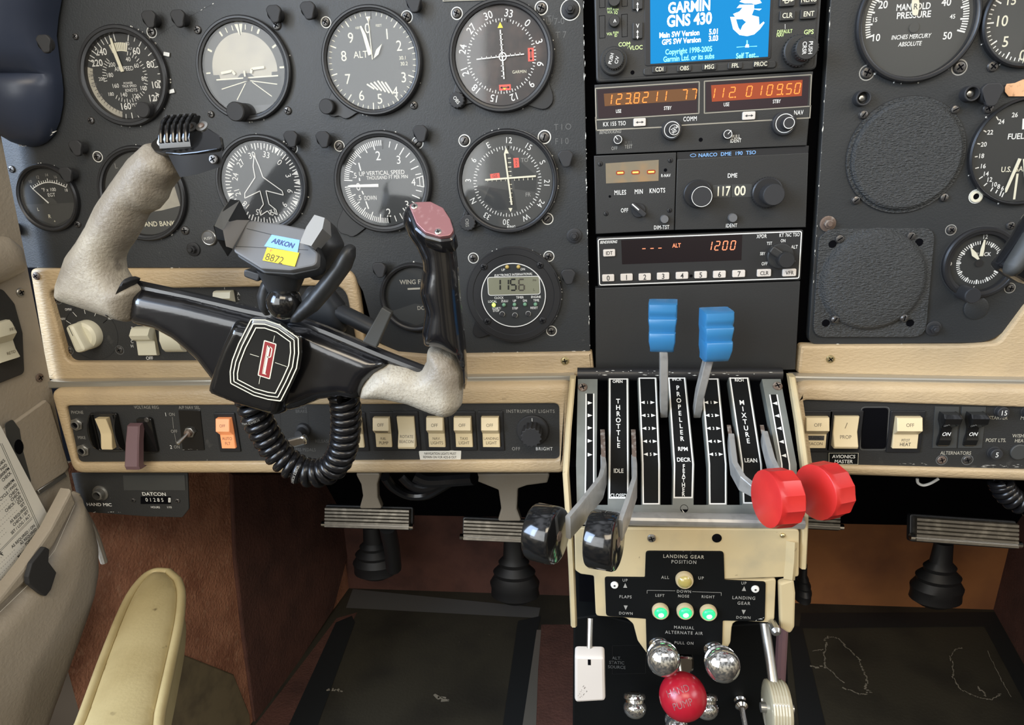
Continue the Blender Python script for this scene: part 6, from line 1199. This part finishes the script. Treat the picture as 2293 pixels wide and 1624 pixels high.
# ================================================================ control wheel, phone holder and coiled cord
YK = -0.112
ty = thing('control_wheel', 'black control wheel with worn bare metal elbows and an oval badge hub', 'control wheel', P(605, 805, YK)); fy = Fr(P(605, 805, YK))
def part(name, pts, R, tf, tb, m, label=None, r=6, z0=0, step=2.2, crown=0, fr=None, par=None, tilt=None, extra=None):
    f = fr or fy; k = MB(); q = f.Ls(pts); inflate(k, f, rpoly(q, r, 4) if r else q, R, tf, tb, m, step, z0, crown, tilt)
    if extra: extra(k, f)
    return k.build(name, par or ty, label, sharp=70)
part('arm', [(306, 640), (330, 640), (430, 660), (560, 692), (640, 716), (640, 900), (520, 876), (488, 850), (450, 800), (400, 757), (360, 735), (300, 721)], 11, 15, 14, 'gloss', r=8, step=3.0)
part('arm', [(640, 716), (700, 724), (760, 752), (862, 793), (880, 812), (835, 850), (815, 892), (770, 884), (725, 890), (690, 905), (655, 916), (630, 905)], 11, 15, 14, 'gloss', r=8, step=3.0)
def lip(k, f):
    a = [f.pt(*f.L(x, y), 3) for x, y in ((318, 640), (430, 664), (560, 694), (690, 724), (862, 794), (950, 828))]; k.tube(crom(a, 4), .0042, 'gloss', 10)
k = MB(); lip(k, fy); k.build('rim_tube', ty)
part('bare_elbow', [(842, 818), (880, 808), (918, 814), (944, 826), (957, 808), (958, 775), (990, 776), (1020, 792), (1037, 830), (1038, 870), (1035, 905), (1018, 926), (998, 932), (962, 920), (920, 903), (870, 892), (806, 890), (814, 856)], 13, 17, 14, 'worn', 'bare scuffed metal elbow', r=7)
fg_ = Fr(P(980, 640, YK - .004))
part('grip', [(904, 478), (906, 500), (917, 526), (935, 552), (947, 578), (949, 600), (944, 628), (942, 652), (948, 676), (954, 694), (951, 716), (947, 742), (952, 772), (985, 776), (1022, 792), (1038, 830), (1040, 880), (1047, 850), (1044, 780), (1034, 690), (1026, 600), (1018, 530), (1008, 486), (965, 458), (915, 458)], 14, 18, 14, 'gloss', r=4, fr=fg_)
fq = Fr(P(962, 492, YK - .026), (1, 0, -.12), (0, .62, .8)); k = MB(); k.prism(fq, rpoly(fq.Ls([(915, 458), (932, 452), (964, 451), (992, 465), (1008, 490), (1016, 515), (1008, 527), (985, 530), (952, 520), (932, 500)]), 3), -3, 0, 'pinkplate', .5, True)
for x, y in ((928, 462), (981, 519)): screw(k, fq.at(x, y), 2.1, .5, 'steel')
k.build('cap_plate', ty, 'worn pinkish metal cap plate')
k = MB(); k.prism(fq, rpoly(fq.Ls([(908, 462), (930, 450), (966, 448), (998, 463), (1013, 490), (1020, 520), (1012, 534), (985, 537), (948, 527), (925, 508)]), 4), -16, -3, 'gloss', 2, True); k.build('grip_head', ty)
fl_ = Fr(P(250, 520, YK - .006))
part('bare_grip', [(337, 318), (365, 326), (398, 345), (406, 392), (380, 424), (372, 446), (352, 470), (330, 480), (315, 512), (300, 538), (284, 560), (275, 580), (277, 603), (292, 628), (322, 642), (303, 722), (262, 711), (200, 690), (150, 674), (138, 658), (141, 628), (163, 566), (186, 535), (207, 500), (228, 455), (262, 405), (300, 352)], 15, 19, 14, 'worn', 'worn whitish metal grip and elbow', r=6, fr=fl_)
part('tape_band', [(291, 619), (306, 625), (266, 710), (250, 702)], 6, 15, 12, 'rubber', 'black tape band', r=1, fr=Fr(P(278, 665, YK - .010)), step=1.6)
# thumb switch head on the left grip
fs_ = Fr(P(420, 325, YK - .018), (1, 0, .08), (0, .66, .75)); k = MB(); k.prism(fs_, rpoly(fs_.Ls([(334, 323), (362, 298), (388, 284), (462, 284), (494, 304), (498, 332), (440, 342), (402, 346), (370, 343), (345, 338)]), [4, 4, 3, 3, 3, 3, 1, 2, 4, 4]), -3, 0, 'glossk', .8, True); k.build('switch_plate', ty)
k = MB(); k.loft([[P(*q) for q in r] for r in ([(372, 338, YK - .020), (402, 346, YK - .022), (440, 342, YK - .022), (498, 331, YK - .021), (495, 306, YK - .010), (386, 292, YK - .006)], [(386, 366, YK - .018), (403, 397, YK - .020), (440, 391, YK - .020), (497, 373, YK - .019), (494, 345, YK - .004), (392, 330, YK)])], 'bezel'); screw(k, Fr(P(478, 357, YK - .0215), (1, 0, .12), (0, .1, 1)), 3, 1.2, 'darksteel'); k.build('switch_housing', ty)
for x, y, m_ in ((366, 317, 'white'), (453, 284, 'steel')): k = MB(); g = fs_.at(x, y); k.lathe(g, [(4, 0), (4, .8), (3, 1)], m_, 20); k.lathe(g, [(2, 1), (2, 1.6), (1, 2)], 'rust', 12); k.build('screw', ty)
k = MB(); a, b = fs_.L(378, 300), fs_.L(432, 296); g = Fr(fs_.pt((a[0] + b[0]) / 2, (a[1] + b[1]) / 2), (1, 0, .02), fs_.v); w = b[0] - a[0] + 4
k.loft([[g.pt(w / 2 * sx_, y, z) for sx_, z in ((-1, 0), (-1, zz), (1, zz), (1, 0))] for y, zz in ((-13, 1), (-9, 4.5), (0, 7), (9, 5), (13, 1))], 'glossk')
for i in range(5): x = -w / 2 + w * (i + .5) / 5; k.tube([g.pt(x, -11, 3.6), g.pt(x, -5, 6.4), g.pt(x, 2, 7.6), g.pt(x, 9, 6), g.pt(x, 12, 2.6)], .0012, 'glossk', 8)
k.build('thumb_switch', ty, 'ribbed thumb switch')
# hub with badge
HP = [(546, 706), (556, 704), (640, 724), (690, 745), (686, 800), (676, 850), (656, 914), (640, 916), (560, 892), (500, 868), (490, 852), (505, 800), (522, 755)]
part('hub', HP, 7, 24, 10, 'glossk', r=5, step=2.6)
zb = 24.2; fb_ = fy.sh(0, 0, 0); BO = [(565, 713), (598, 714), (630, 725), (672, 755), (673, 790), (668, 823), (652, 858), (632, 897), (603, 893), (571, 884), (519, 857), (518, 830), (523, 804), (537, 768)]
fz = fy.sh(0, 0, zb); k = MB(); bo = rpoly(fz.Ls(BO), 1.5, 2); inflate(k, fz, inset(bo, -1.2), 6, 2.2, None, 'badge', 2.6)
for d_ in (0, 2.7, 5.4): k.outline(fz, rpoly(inset(fz.Ls(BO), d_), [1.5, .9, .5][int(d_ / 2.6)], 2), .75, 'cream', [2.3, 2.75, 2.75][int(d_ / 2.6)])
fe = fz.sh(0, 0, 2.4); c = fe.L(598, 806); g = Fr(fe.pt(*c), fe.u, fe.v).rot(-18.5)
k.poly(g, rrect(9, 26.5, .9), 'cream', .05); k.poly(g, rrect(7.5, 25, .5), 'badgered', .12)
k.bar(g, -.2, -10.2, -.2, 10.2, 1.5, 'cream', .2); k.pline(g, [(-.2, 9.6), (1.4, 9.5), (2.1, 8.6), (2.1, 3.4), (1.5, 2.4), (-.2, 2.2)], .75, 'cream', .2); k.bar(g, -1.6, -10.4, 1.3, -10.4, .6, 'cream', .2); k.bar(g, -1.6, 9.9, -.2, 9.9, .6, 'cream', .2); k.pline(g, [(-1.4, 9.6), (-1.4, -9.8)], .4, 'cream', .2)
for x0_, y0_, x1_, y1_ in ((560, 793, 580, 799), (616, 812, 642, 821), (583, 842, 580, 860), (615, 752, 612, 766)): k.bar(fe, *fe.L(x0_, y0_), *fe.L(x1_, y1_), .35, 'cream', .1)
k.build('badge', ty, 'dark oval badge with cream lines and a red P shield', sharp=70)
k = MB(); c0 = P(612, 800, YK); k.tube([c0 + Vector((0, .012, 0)), Vector((c0.x, -.001, c0.z))], .015, 'bezel', 24); k.build('column', ty)
# phone holder clamped to the wheel
tm = thing('phone_holder', 'grey cradle phone holder with blue and yellow stickers clamped on the control wheel', 'phone holder', P(635, 700, YK - .03))
YM = -.165; fm = Fr(P(615, 550, YM), (1, 0, -.14), (0, .45, .9)); k = MB()
def hexa(mb, front, back, m):
    n = len(front); vs = [P(*q) for q in front] + [P(*q) for q in back]; return mb.add(vs, [tuple(reversed(range(n))), tuple(range(n, 2 * n))] + [(i, (i + 1) % n, n + (i + 1) % n, n + i) for i in range(n)], m)
k.prism(fm, rpoly(fm.Ls([(520, 562), (556, 492), (624, 500), (692, 514), (690, 545), (712, 566), (710, 594), (650, 606), (585, 602)]), [3, 4, 1, 4, 3, 3, 4, 6, 4]), -5, 0, 'mountgrey', 1.2, True); k.prism(fm, rpoly(fm.Ls([(518, 566), (560, 496), (692, 516), (712, 566), (711, 597), (650, 610), (583, 606)]), 4), -15, -5, 'mountblack', 1, True); k.bar(fm, *fm.L(552, 512), *fm.L(676, 542), .4, 'black', .06); k.bar(fm, *fm.L(528, 552), *fm.L(690, 560), .35, 'black', .06); k.build('cradle', tm)
k = MB(); z1 = YM - .012; z2 = YM + .004
k.add([P(480, 506, z1), P(497, 470, z1 + .003), P(516, 446, z1 + .006), P(537, 449, z2), P(516, 478, z2 - .002), P(499, 516, z1 + .002)], [(0, 5, 4, 3, 2, 1)], 'mountrim'); k.add([P(537, 449, z2), P(559, 493, z2 + .004), P(521, 557, z2 - .004), P(506, 552, z1), P(499, 516, z1 + .002), P(516, 478, z2 - .002)], [(0, 5, 4, 3, 2, 1)], 'mountlight')
k.add([P(480, 506, z1), P(499, 516, z1 + .002), P(506, 552, z1), P(521, 560, z2), P(510, 575, z2), P(486, 536, z1 + .004)], [(0, 5, 4, 3, 2, 1)], 'mountblack'); k.add([P(516, 446, z1 + .006), P(537, 449, z2), P(559, 493, z2 + .004), P(521, 557, z2 - .004), P(510, 575, z2), P(486, 536, z1 + .004), P(478, 507, z1)], [tuple(range(7))], 'mountblack'); k.build('jaw', tm)
k = MB(); hexa(k, [(671, 544, z1), (686, 508, z1 + .003), (704, 481, z1 + .006), (727, 488, z1 + .006), (722, 512, z1 + .004), (697, 551, z1)], [(690, 550, z2 + .012), (700, 515, z2 + .012), (715, 486, z2 + .012), (740, 498, z2 + .012), (742, 530, z2 + .012), (712, 566, z2 + .012)], 'mountrim'); k.build('jaw', tm)
fb2 = Fr(P(720, 560, -.135)); part('back_body', [(690, 520), (728, 487), (752, 508), (772, 550), (752, 596), (716, 632), (688, 612), (680, 560)], 10, 14, 8, 'mountblack', r=5, fr=fb2, par=tm, step=3)
part('clamp_wing', [(770, 552), (784, 545), (797, 552), (797, 575), (787, 602), (752, 650), (712, 696), (672, 722), (652, 722), (655, 700), (690, 660), (735, 604)], 8, 9, 6, 'mountblack', r=5, fr=Fr(P(720, 640, -.152)), par=tm, step=2.6)
part('clamp_wing', [(584, 690), (578, 660), (588, 630), (606, 612), (626, 622), (616, 650), (612, 690), (602, 712)], 6, 8, 6, 'mountblack', r=4, fr=Fr(P(600, 660, -.146)), par=tm, step=2.4)
k = MB(); k.tube([P(632, 600, -.150), P(634, 650, -.148)], [.016, .010], 'mountblack', 20); k.build('neck', tm); k = MB(); k.sphere(P(636, 677, -.152), .0112, 'glossk', 28, 16); k.build('ball_joint', tm)
k = MB(); k.prism(Fr(P(570, 610, -.150)), rpoly(Fr(P(570, 610, -.150)).Ls([(552, 600), (590, 612), (585, 630), (552, 618)]), 2), -8, 4, 'mountblack', 1, True); k.build('release_tab', tm)
part('post', [(690, 640), (745, 645), (772, 680), (778, 745), (740, 745), (660, 725), (655, 700)], 8, 9, 8, 'mountblack', r=5, fr=Fr(P(715, 695, -.084)), par=tm, step=3)
k = MB(); k.tube([P(742, 690, -.086), P(800, 718, -.086), P(848, 742, -.086)], .0064, 'mountblack', 16); k.build('clamp_bar', tm)
fb3 = Fr(P(845, 735, -.126), (1, 0, -.2)); k = MB(); k.prism(fb3, rpoly(fb3.Ls([(855, 688), (877, 701), (842, 780), (811, 766)]), 1), -5, 0, 'dialgrey', .8, True); k.build('clamp_plate', tm)
def st(name, lab, pts, m, texts, z): 
    k = MB(); k.prism(fm, fm.Ls(pts), z, z + .3, m, .05)
    for t, x, y, h, mm, r in texts: k.text(fm, t, *fm.L(x, y), h, mm, rot=r, z=z + .4, slant=.2 if t == 'ARKON' else 0, bold=.03 if t == 'ARKON' else .0)
    k.solo(name, lab, 'sticker')
st('blue_sticker', 'light blue sticker with dark lettering on the phone holder', [(609, 526), (672, 538), (667, 566), (592, 552)], 'stickblue', (('ARKON', 634, 545, 3.0, 'inkblue', -8),), .1)
st('yellow_sticker', 'yellow price sticker numbered 8872 on the phone holder', [(599, 555), (671, 567), (661, 598), (589, 584)], 'stickyellow', (('P', 608, 563, 2.0, 'flag', -8), ('8872', 616, 580, 4.4, 'inkbrown', -8)), .45)
# coiled cord
cp = [P(*q) for q in ((552, 872, -.098), (560, 892, -.100), (574, 932, -.098), (594, 972, -.094), (622, 1014, -.090), (660, 1046, -.088), (702, 1060, -.087), (742, 1048, -.087), (766, 1010, -.089), (774, 962, -.092), (774, 915, -.096), (768, 880, -.100))]
path = crom(cp, 60); Ls_ = [0.0]
for i in range(1, len(path)): Ls_.append(Ls_[-1] + (path[i] - path[i - 1]).length)
TOT = Ls_[-1]; TURNS = 25; n = TURNS * 16; HR, TR = .0086, .0034
def along(s):
    s = max(0, min(TOT * .9999, s)); lo, hi = 0, len(Ls_) - 1
    while hi - lo > 1:
        md = (lo + hi) // 2
        if Ls_[md] <= s: lo = md
        else: hi = md
    t = (s - Ls_[lo]) / (Ls_[hi] - Ls_[lo]); return path[lo].lerp(path[hi], t), (path[hi] - path[lo]).normalized()
def hel(u):
    p, tng = along(u * TOT); a = Vector((0, -1, 0)); a = (a - tng * a.dot(tng)).normalized(); b = tng.cross(a); th = u * TURNS * 2 * PI
    rd = a * math.cos(th) + b * math.sin(th); return p + rd * HR, rd, tng
k = MB(); k.tube([hel(i / n)[0] for i in range(n + 1)], TR, 'cordblack', 10)
for word_, u0, h_ in (('CABLE SCIENCE', 11.0 / TURNS, .0022), ('SCIENCE PARTS', 3.0 / TURNS, .0020)):
    x = -len(word_) * .62 * h_ * .5
    for ch in word_:
        vs, fs2, adv = glyph(ch, 0.01); sc = h_ / CAPH
        if vs:
            out = []
            for gx, gy in vs:
                arc = x + gx * sc * .8; u = u0 + arc / (2 * PI * (HR + TR)) / TURNS; p, rd, tg_ = hel(u); out.append(p + rd * (TR * 1.03) - tg_ * (gy * sc - h_ / 2) * .9)
            k.add(out, fs2, 'faint')
        x += adv * sc * .8
k.solo('coiled_cord', 'thick black coiled cable looping below the control wheel hub', 'cord', sharp=60)
# right control wheel
t = thing('control_wheel', 'dark grip of the second control wheel poking in at the right edge', 'control wheel', P(2290, 600, -.09)); f = Fr(P(2270, 580, -.085)); k = MB()
inflate(k, f, rpoly(f.Ls([(2225, 592), (2240, 572), (2272, 527), (2296, 486), (2330, 440), (2420, 440), (2420, 660), (2300, 640), (2272, 632), (2244, 616), (2228, 604)]), 4), 12, 18, 14, 'gloss', 2.6); k.build('grip', t, sharp=70)
k = MB(); g = Fr(P(2272, 575, -.112)); inflate(k, g, rpoly(g.Ls([(2243, 612), (2248, 590), (2290, 522), (2340, 470), (2380, 470), (2330, 560), (2280, 612), (2262, 622)]), 4), 9, 8, 4, 'dialgrey', 2.6); k.build('grip_highlight', t, 'paler raised patch shaped as the highlight on the grip', sharp=70)  # paler grey piece stands in for the highlight on the grip
# ================================================================ sidewall details and footwell
def wall_thing(name, label, cat, fn, base=(0, 0)):
    k = MB(); fn(k); return k.solo(name, label, cat, sharp=50)
def wl(pts): return WN.Ls(pts)
t = thing('side_switch_panel', 'black rounded switch plate with an ivory rocker on the left sidewall', 'switch', WN.at(20, 760).o); k = MB(); k.prism(WN, rpoly(wl([(-60, 640), (2, 648), (28, 680), (46, 745), (50, 836), (-60, 880)]), [0, 6, 6, 4, 5, 0]), 0, 2.5, 'panel2', .6); k.build('plate', t)
g = WN.at(4, 765, 2.5); k = MB(); a, b = WN.L(-30, 765)[0], WN.L(18, 765)[0]; o = WN.L(4, 765)[0]; yy = lambda y: WN.L(4, y)[1] - WN.L(4, 765)[1]
k.loft([[g.pt(a - o, yy(y), 0), g.pt(a - o, yy(y), z), g.pt(b - o - 2, yy(y), z), g.pt(b - o, yy(y), z - 1), g.pt(b - o, yy(y), 0)] for y, z in ((716, 5), (722, 7), (745, 10), (764, 4), (784, 5), (803, 8), (806, 5))], 'ivorywhite'); k.text(g, 'PRY', *[p - q for p, q in zip(WN.L(2, 735), WN.L(4, 765))], 2.6, 'legend', z=9.6); k.text(g, 'RETD', *[p - q for p, q in zip(WN.L(6, 788), WN.L(4, 765))], 2.6, 'legend', z=6.4); k.build('rocker', t)
for x, y, m_, l in ((45, 655, 'steel', 'silver screw high on the beige sidewall'), (88, 846, 'rust', 'brownish screw at the seam of the beige sidewall')): k = MB(); screw(k, WN.at(x, y, .3), 4, 1.4, m_); k.solo('sidewall_screw', l, 'screw')
def f_(k): inflate(k, WN, rpoly(wl([(-90, 540), (10, 528), (40, 552), (52, 606), (0, 634), (-90, 660)]), 6), 18, 14, None, 'beigewall', 4, .3)
wall_thing('window_sill_pad', 'rounded beige padded ledge at the top of the left sidewall', 'pad', f_)
def f_(k):
    k.prism(WN, rpoly(wl([(-80, 1005), (-20, 978), (98, 894), (108, 905), (150, 1046), (140, 1058), (72, 1102), (-80, 1150)]), 3), 0.3, 3.5, 'beigewall', 1.5)
    k.prism(WN, rpoly(wl([(2, 948), (20, 938), (36, 960), (44, 1010), (62, 1076), (54, 1094), (30, 1060), (8, 985)]), 3), 3.5, 3.9, 'dialgrey', .2); k.poly(WN, [(x * .9 + WN.L(34, 1000)[0], y * 1.4 + WN.L(34, 1000)[1]) for x, y in circ(5, 16)], 'void', 4.0)
wall_thing('kick_panel', 'smooth beige lower sidewall panel with a grey hollow behind the checklist', 'panel board', f_)
def f_(k): k.prism(WN, wl([(78, 1098), (140, 1058), (145, 1066), (84, 1108)]), .3, 3, 'steel', .8)
wall_thing('sill_strip', 'short worn metal strip on the sidewall above the map pocket', 'strip', f_)
WC = WN.sh(0, 0, 8)                                              # checklist
k = MB(); k.prism(WC, WC.Ls([(-60, 868), (2, 955), (60, 1065), (127, 1190), (60, 1330), (-60, 1420)]), -.6, 0, 'paper', .1)
for i, (t, x, y) in enumerate((('TANKS', 10, 1030), ('FWD', 15, 1040), ('2000RPM', 20, 1048), ('CHECK', 24, 1058), ('1500RPM', 31, 1074), ('CYCLE / FWD', 36, 1084), ('CHECK', 40, 1094), ('CHECK', 44, 1102), ('CHECK / OFF', 47, 1111), ('IDLE', 51, 1117), ('SET', 55, 1126), ('AS REQUIRED', 59, 1135), ('CHECK / SET', 63, 1144), ('SET / LOG / ALT', 67, 1154), ('AS REQUIRED / ON', 77, 1176), ('AS REQUIRED', 81, 1184), ('FORWARD', 85, 1192), ('MAXIMUM POWER', 89, 1200), ('85MPH', 93, 1208))):
    p, q = WC.L(x, y), WC.L(x - 44, y + 43); ang = math.degrees(math.atan2(p[1] - q[1], p[0] - q[0])); h = 2.9
    k.text(WC, t, *p, h, 'ink', al='r', rot=ang, sx=.72, z=.12, bold=.02)
    wd = len(t) * 2.0; a = math.radians(ang); 
    for j in range(16): d0 = wd + 3 + j * 2.2; k.bar(WC, p[0] - math.cos(a) * d0, p[1] - math.sin(a) * d0, p[0] - math.cos(a) * (d0 + .8), p[1] - math.sin(a) * (d0 + .8), .35, 'ink', .12)
k.text(WC, 'F', *WC.L(3, 1240), 4, 'ink', rot=40, bold=.03, z=.12)
for dx in (0, 4): k.bar(WC, *WC.L(0 + dx, 993), *WC.L(97 + dx, 1209), .35, 'ink', .12)
for dy in (0, 4): k.bar(WC, *WC.L(72, 1158 + dy), *WC.L(0, 1232 + dy), .35, 'ink', .12)
k.solo('checklist_card', 'printed white checklist card standing in the map pocket', 'card')
WP = WN.sh(0, 0, 10); k = MB(); POC = [(166, 1092), (176, 1120), (194, 1160), (208, 1215), (209, 1275), (200, 1330), (175, 1405), (132, 1520), (88, 1640), (40, 1760), (-140, 1800), (-140, 1470), (0, 1345), (60, 1268), (112, 1190)]
t = thing('map_pocket', 'soft beige map pocket with a stitched hem on the left sidewall', 'pocket', WP.at(60, 1500).o); inflate(k, WP, rpoly(WP.Ls(POC), 4), 20, 16, None, 'beigewall', 5, 0, 6); po_ = k.build('pouch', t, sharp=70)
WQ = WN.sh(0, 0, 27); k = MB(); k.prism(WQ, WQ.Ls([(160, 1096), (172, 1126), (122, 1222), (60, 1302), (-60, 1420), (-60, 1375), (0, 1340), (60, 1264), (114, 1184)]), -12, 0, 'beigewall', 2.5); q = WQ.Ls([(168, 1132), (124, 1232), (62, 1312), (0, 1372), (-60, 1430)]); k.pline(WQ, q, .5, 'paper', -.4); k.build('hem', po_)
k = MB(); g = WP.sh(0, 0, 22); k.prism(g, rpoly(g.Ls([(98, 1224), (108, 1230), (106, 1258), (124, 1282), (112, 1320), (100, 1336), (90, 1330), (62, 1308), (60, 1292), (68, 1262)]), 2), -3, 1.5, 'rubber', .8, True); k.solo('black_strap', 'short black webbing strap hanging from the map pocket', 'strap')
# armrest
ZA = .425; fa_ = Fr(PZ(320, 1450, ZA), (1, 0, 0), (0, 1, 0)); k = MB(); AR = [(398, 1300), (406, 1330), (402, 1390), (384, 1480), (358, 1600), (335, 1720), (130, 1740), (180, 1622), (238, 1462), (284, 1350), (316, 1302), (345, 1282), (378, 1282)]
t = thing('armrest', 'long cream vinyl armrest with piped edge and rounded tip above brown carpet', 'armrest', fa_.o); _a = [Vector((x, y, 0)) for x, y in fa_.Ls(AR)]; ap = [(v.x, v.y) for v in crom(_a, 5)]; inflate(k, fa_, inset(ap, 3), 22, 7, None, 'creamvinyl', 5, 0, 3); cu_ = k.build('cushion', t, sharp=70)
k = MB(); q = [fa_.pt(x, y, 0) for x, y in ap]; k.tube(q + [q[0]], .0040, 'creamvinyl', 12, False); k.build('piping', cu_); k = MB(); k.prism(fa_, inset(ap, 1.5), -34, -2, 'creamvinyl', 1, True); k.build('base', t)
# rudder pedals
def pedal(px0, px1, y, label, Y=.20, tilt=0.0, arm=None):
    a, b = P(px0, y, Y), P(px1, y + tilt, Y); u = b - a; w = u.length * 1000; f = Fr((a + b) / 2, u, (0, .35, .94)); t = thing('rudder_pedal', label, 'pedal', f.o, 'rudder pedals'); h = 26
    k = MB(); n = 6; prof = [(-h / 2, -7), (-h / 2, 0)]
    for i in range(n): y0 = -h / 2 + h * i / n; prof += [(y0 + h / n * .15, 2.4), (y0 + h / n * .75, 2.4), (y0 + h / n * .9, .6)]
    prof += [(h / 2, 0), (h / 2, -7)]; k.loft([[f.pt(s * (w / 2 - 5), yv, z) for yv, z in prof] for s in (-1, 1)], 'pedal'); tr_ = k.build('tread', t)
    k = MB(); k.tube([f.pt(-w / 2, -h * .35, -2), f.pt(w / 2, -h * .35, -2)], .0036, 'chrome', 10); k.build('pin', tr_)
    k = MB(); g = f.sh(0, 0, -8); k.prism(g, rrect(w - 4, h + 4, 3), -6, 1, 'bezel', 1, True); k.build('backing', t)
    if arm: k = MB(); arm(k); k.build('arm', t)
    return t
def arm1(k): f = Fr(P(830, 1100, .19)); k.prism(f, rpoly(f.Ls([(795, 1060), (852, 1060), (845, 1085), (846, 1115), (856, 1140), (804, 1140), (812, 1112), (808, 1085)]), 3), -8, 0, 'beigewall', 2, True); k.tube([P(868, 1180, .21), P(878, 1230, .24), P(882, 1272, .26)], .011, 'bezel', 12)
def arm2(k): f = Fr(P(1140, 1120, .19)); k.prism(f, rpoly(f.Ls([(1062, 1062), (1232, 1060), (1226, 1082), (1180, 1088), (1160, 1095), (1158, 1140), (1168, 1168), (1114, 1168), (1122, 1140), (1116, 1098), (1066, 1078)]), 3), -8, 0, 'beigewall', 2, True)
pedal(720, 925, 1158, 'leftmost rudder pedal under the black cable loops', tilt=6, arm=arm1); pedal(1030, 1262, 1186, 'rudder pedal half hidden by the left throttle knob', tilt=10, arm=arm2)
pedal(1780, 1890, 1158, 'rudder pedal mostly hidden behind the red mixture knobs', Y=.22, tilt=6); pedal(2040, 2290, 1184, 'rudder pedal near the right edge', Y=.14, tilt=18)
def boot(px, py, rx, ry, Y, label): k = MB(); c = P(px, py, Y); f = Fr(c); s = f.mm(1) / 1000; k.loft([[c + Vector((s * rx * q * math.cos(2 * PI * i / 24), -.045 * q * .6 * math.sin(2 * PI * i / 24) - .0, s * ry * z)) for i in range(24)] for q, z in ((.35, 1.6), (.42, .8), (.62, .6), (.58, .45), (.85, .2), (.80, .05), (1, -.25), (.95, -.5), (.98, -.75), (.6, -1))], 'black'); k.solo('rubber_boot', label, 'boot', 'rubber pedal boots')
boot(838, 1248, 50, 48, .42, 'black rubber boot deep behind the leftmost pedal'); boot(1152, 1290, 56, 62, .40, 'black rubber boot behind the second pedal from left'); boot(2100, 1300, 56, 60, .40, 'black rubber boot under the right edge pedal'); boot(1795, 1310, 20, 34, .38, 'black rubber boot peeking out beside the cream pedestal flange')
def hose(pts, r, m, label, name='cable', cat='cable', group=None): k = MB(); k.tube(crom([P(*q) for q in pts], 6), r, m, 10); return k.solo(name, label, cat, group)
hose(((862, 1068, .08), (880, 1090, .09), (915, 1108, .10), (955, 1108, .10), (990, 1090, .09), (1020, 1072, .08)), .0055, 'cordblack', 'lowest looping black cable under the left trim', group='cables under the left trim')
hose(((900, 1066, .07), (925, 1088, .07), (960, 1092, .07), (1000, 1076, .07), (1030, 1068, .06)), .0055, 'cordblack', 'middle looping black cable under the left trim', group='cables under the left trim')
hose(((930, 1064, .06), (960, 1076, .06), (1010, 1074, .06), (1062, 1070, .05)), .0075, 'cordblack', 'thick black cable end beside the beige bracket', group='cables under the left trim')
hose(((2054, 1072, .01), (2056, 1082, .01), (2068, 1087, .01), (2085, 1082, .01), (2102, 1072, .01)), .0012, 'white', 'thin white wire loop hanging below the right trim', 'wire', 'wire')
cp2 = crom([P(*q) for q in ((2240, 1078, .0), (2250, 1100, .0), (2275, 1122, .0), (2320, 1140, .0))], 30); k = MB(); pts = []
for i in range(120 + 1):
    p = cp2[min(len(cp2) - 1, int(i / 120 * (len(cp2) - 1)))]; q = cp2[min(len(cp2) - 1, int(i / 120 * (len(cp2) - 1)) + 1)]; tg_ = (q - p).normalized() if (q - p).length > 1e-6 else Vector((1, 0, -.3)).normalized(); a = Vector((0, -1, 0)); b = tg_.cross(a).normalized(); th = i / 120 * 7 * 2 * PI; pts.append(p + (a * math.cos(th) + b * math.sin(th)) * .007)
k.tube(pts, .003, 'cordblack', 8); k.solo('coiled_cord', 'end of a black coiled cable under the right trim at the edge', 'cord', sharp=60)
bpy.data.objects.remove(_to); bpy.data.curves.remove(_td)
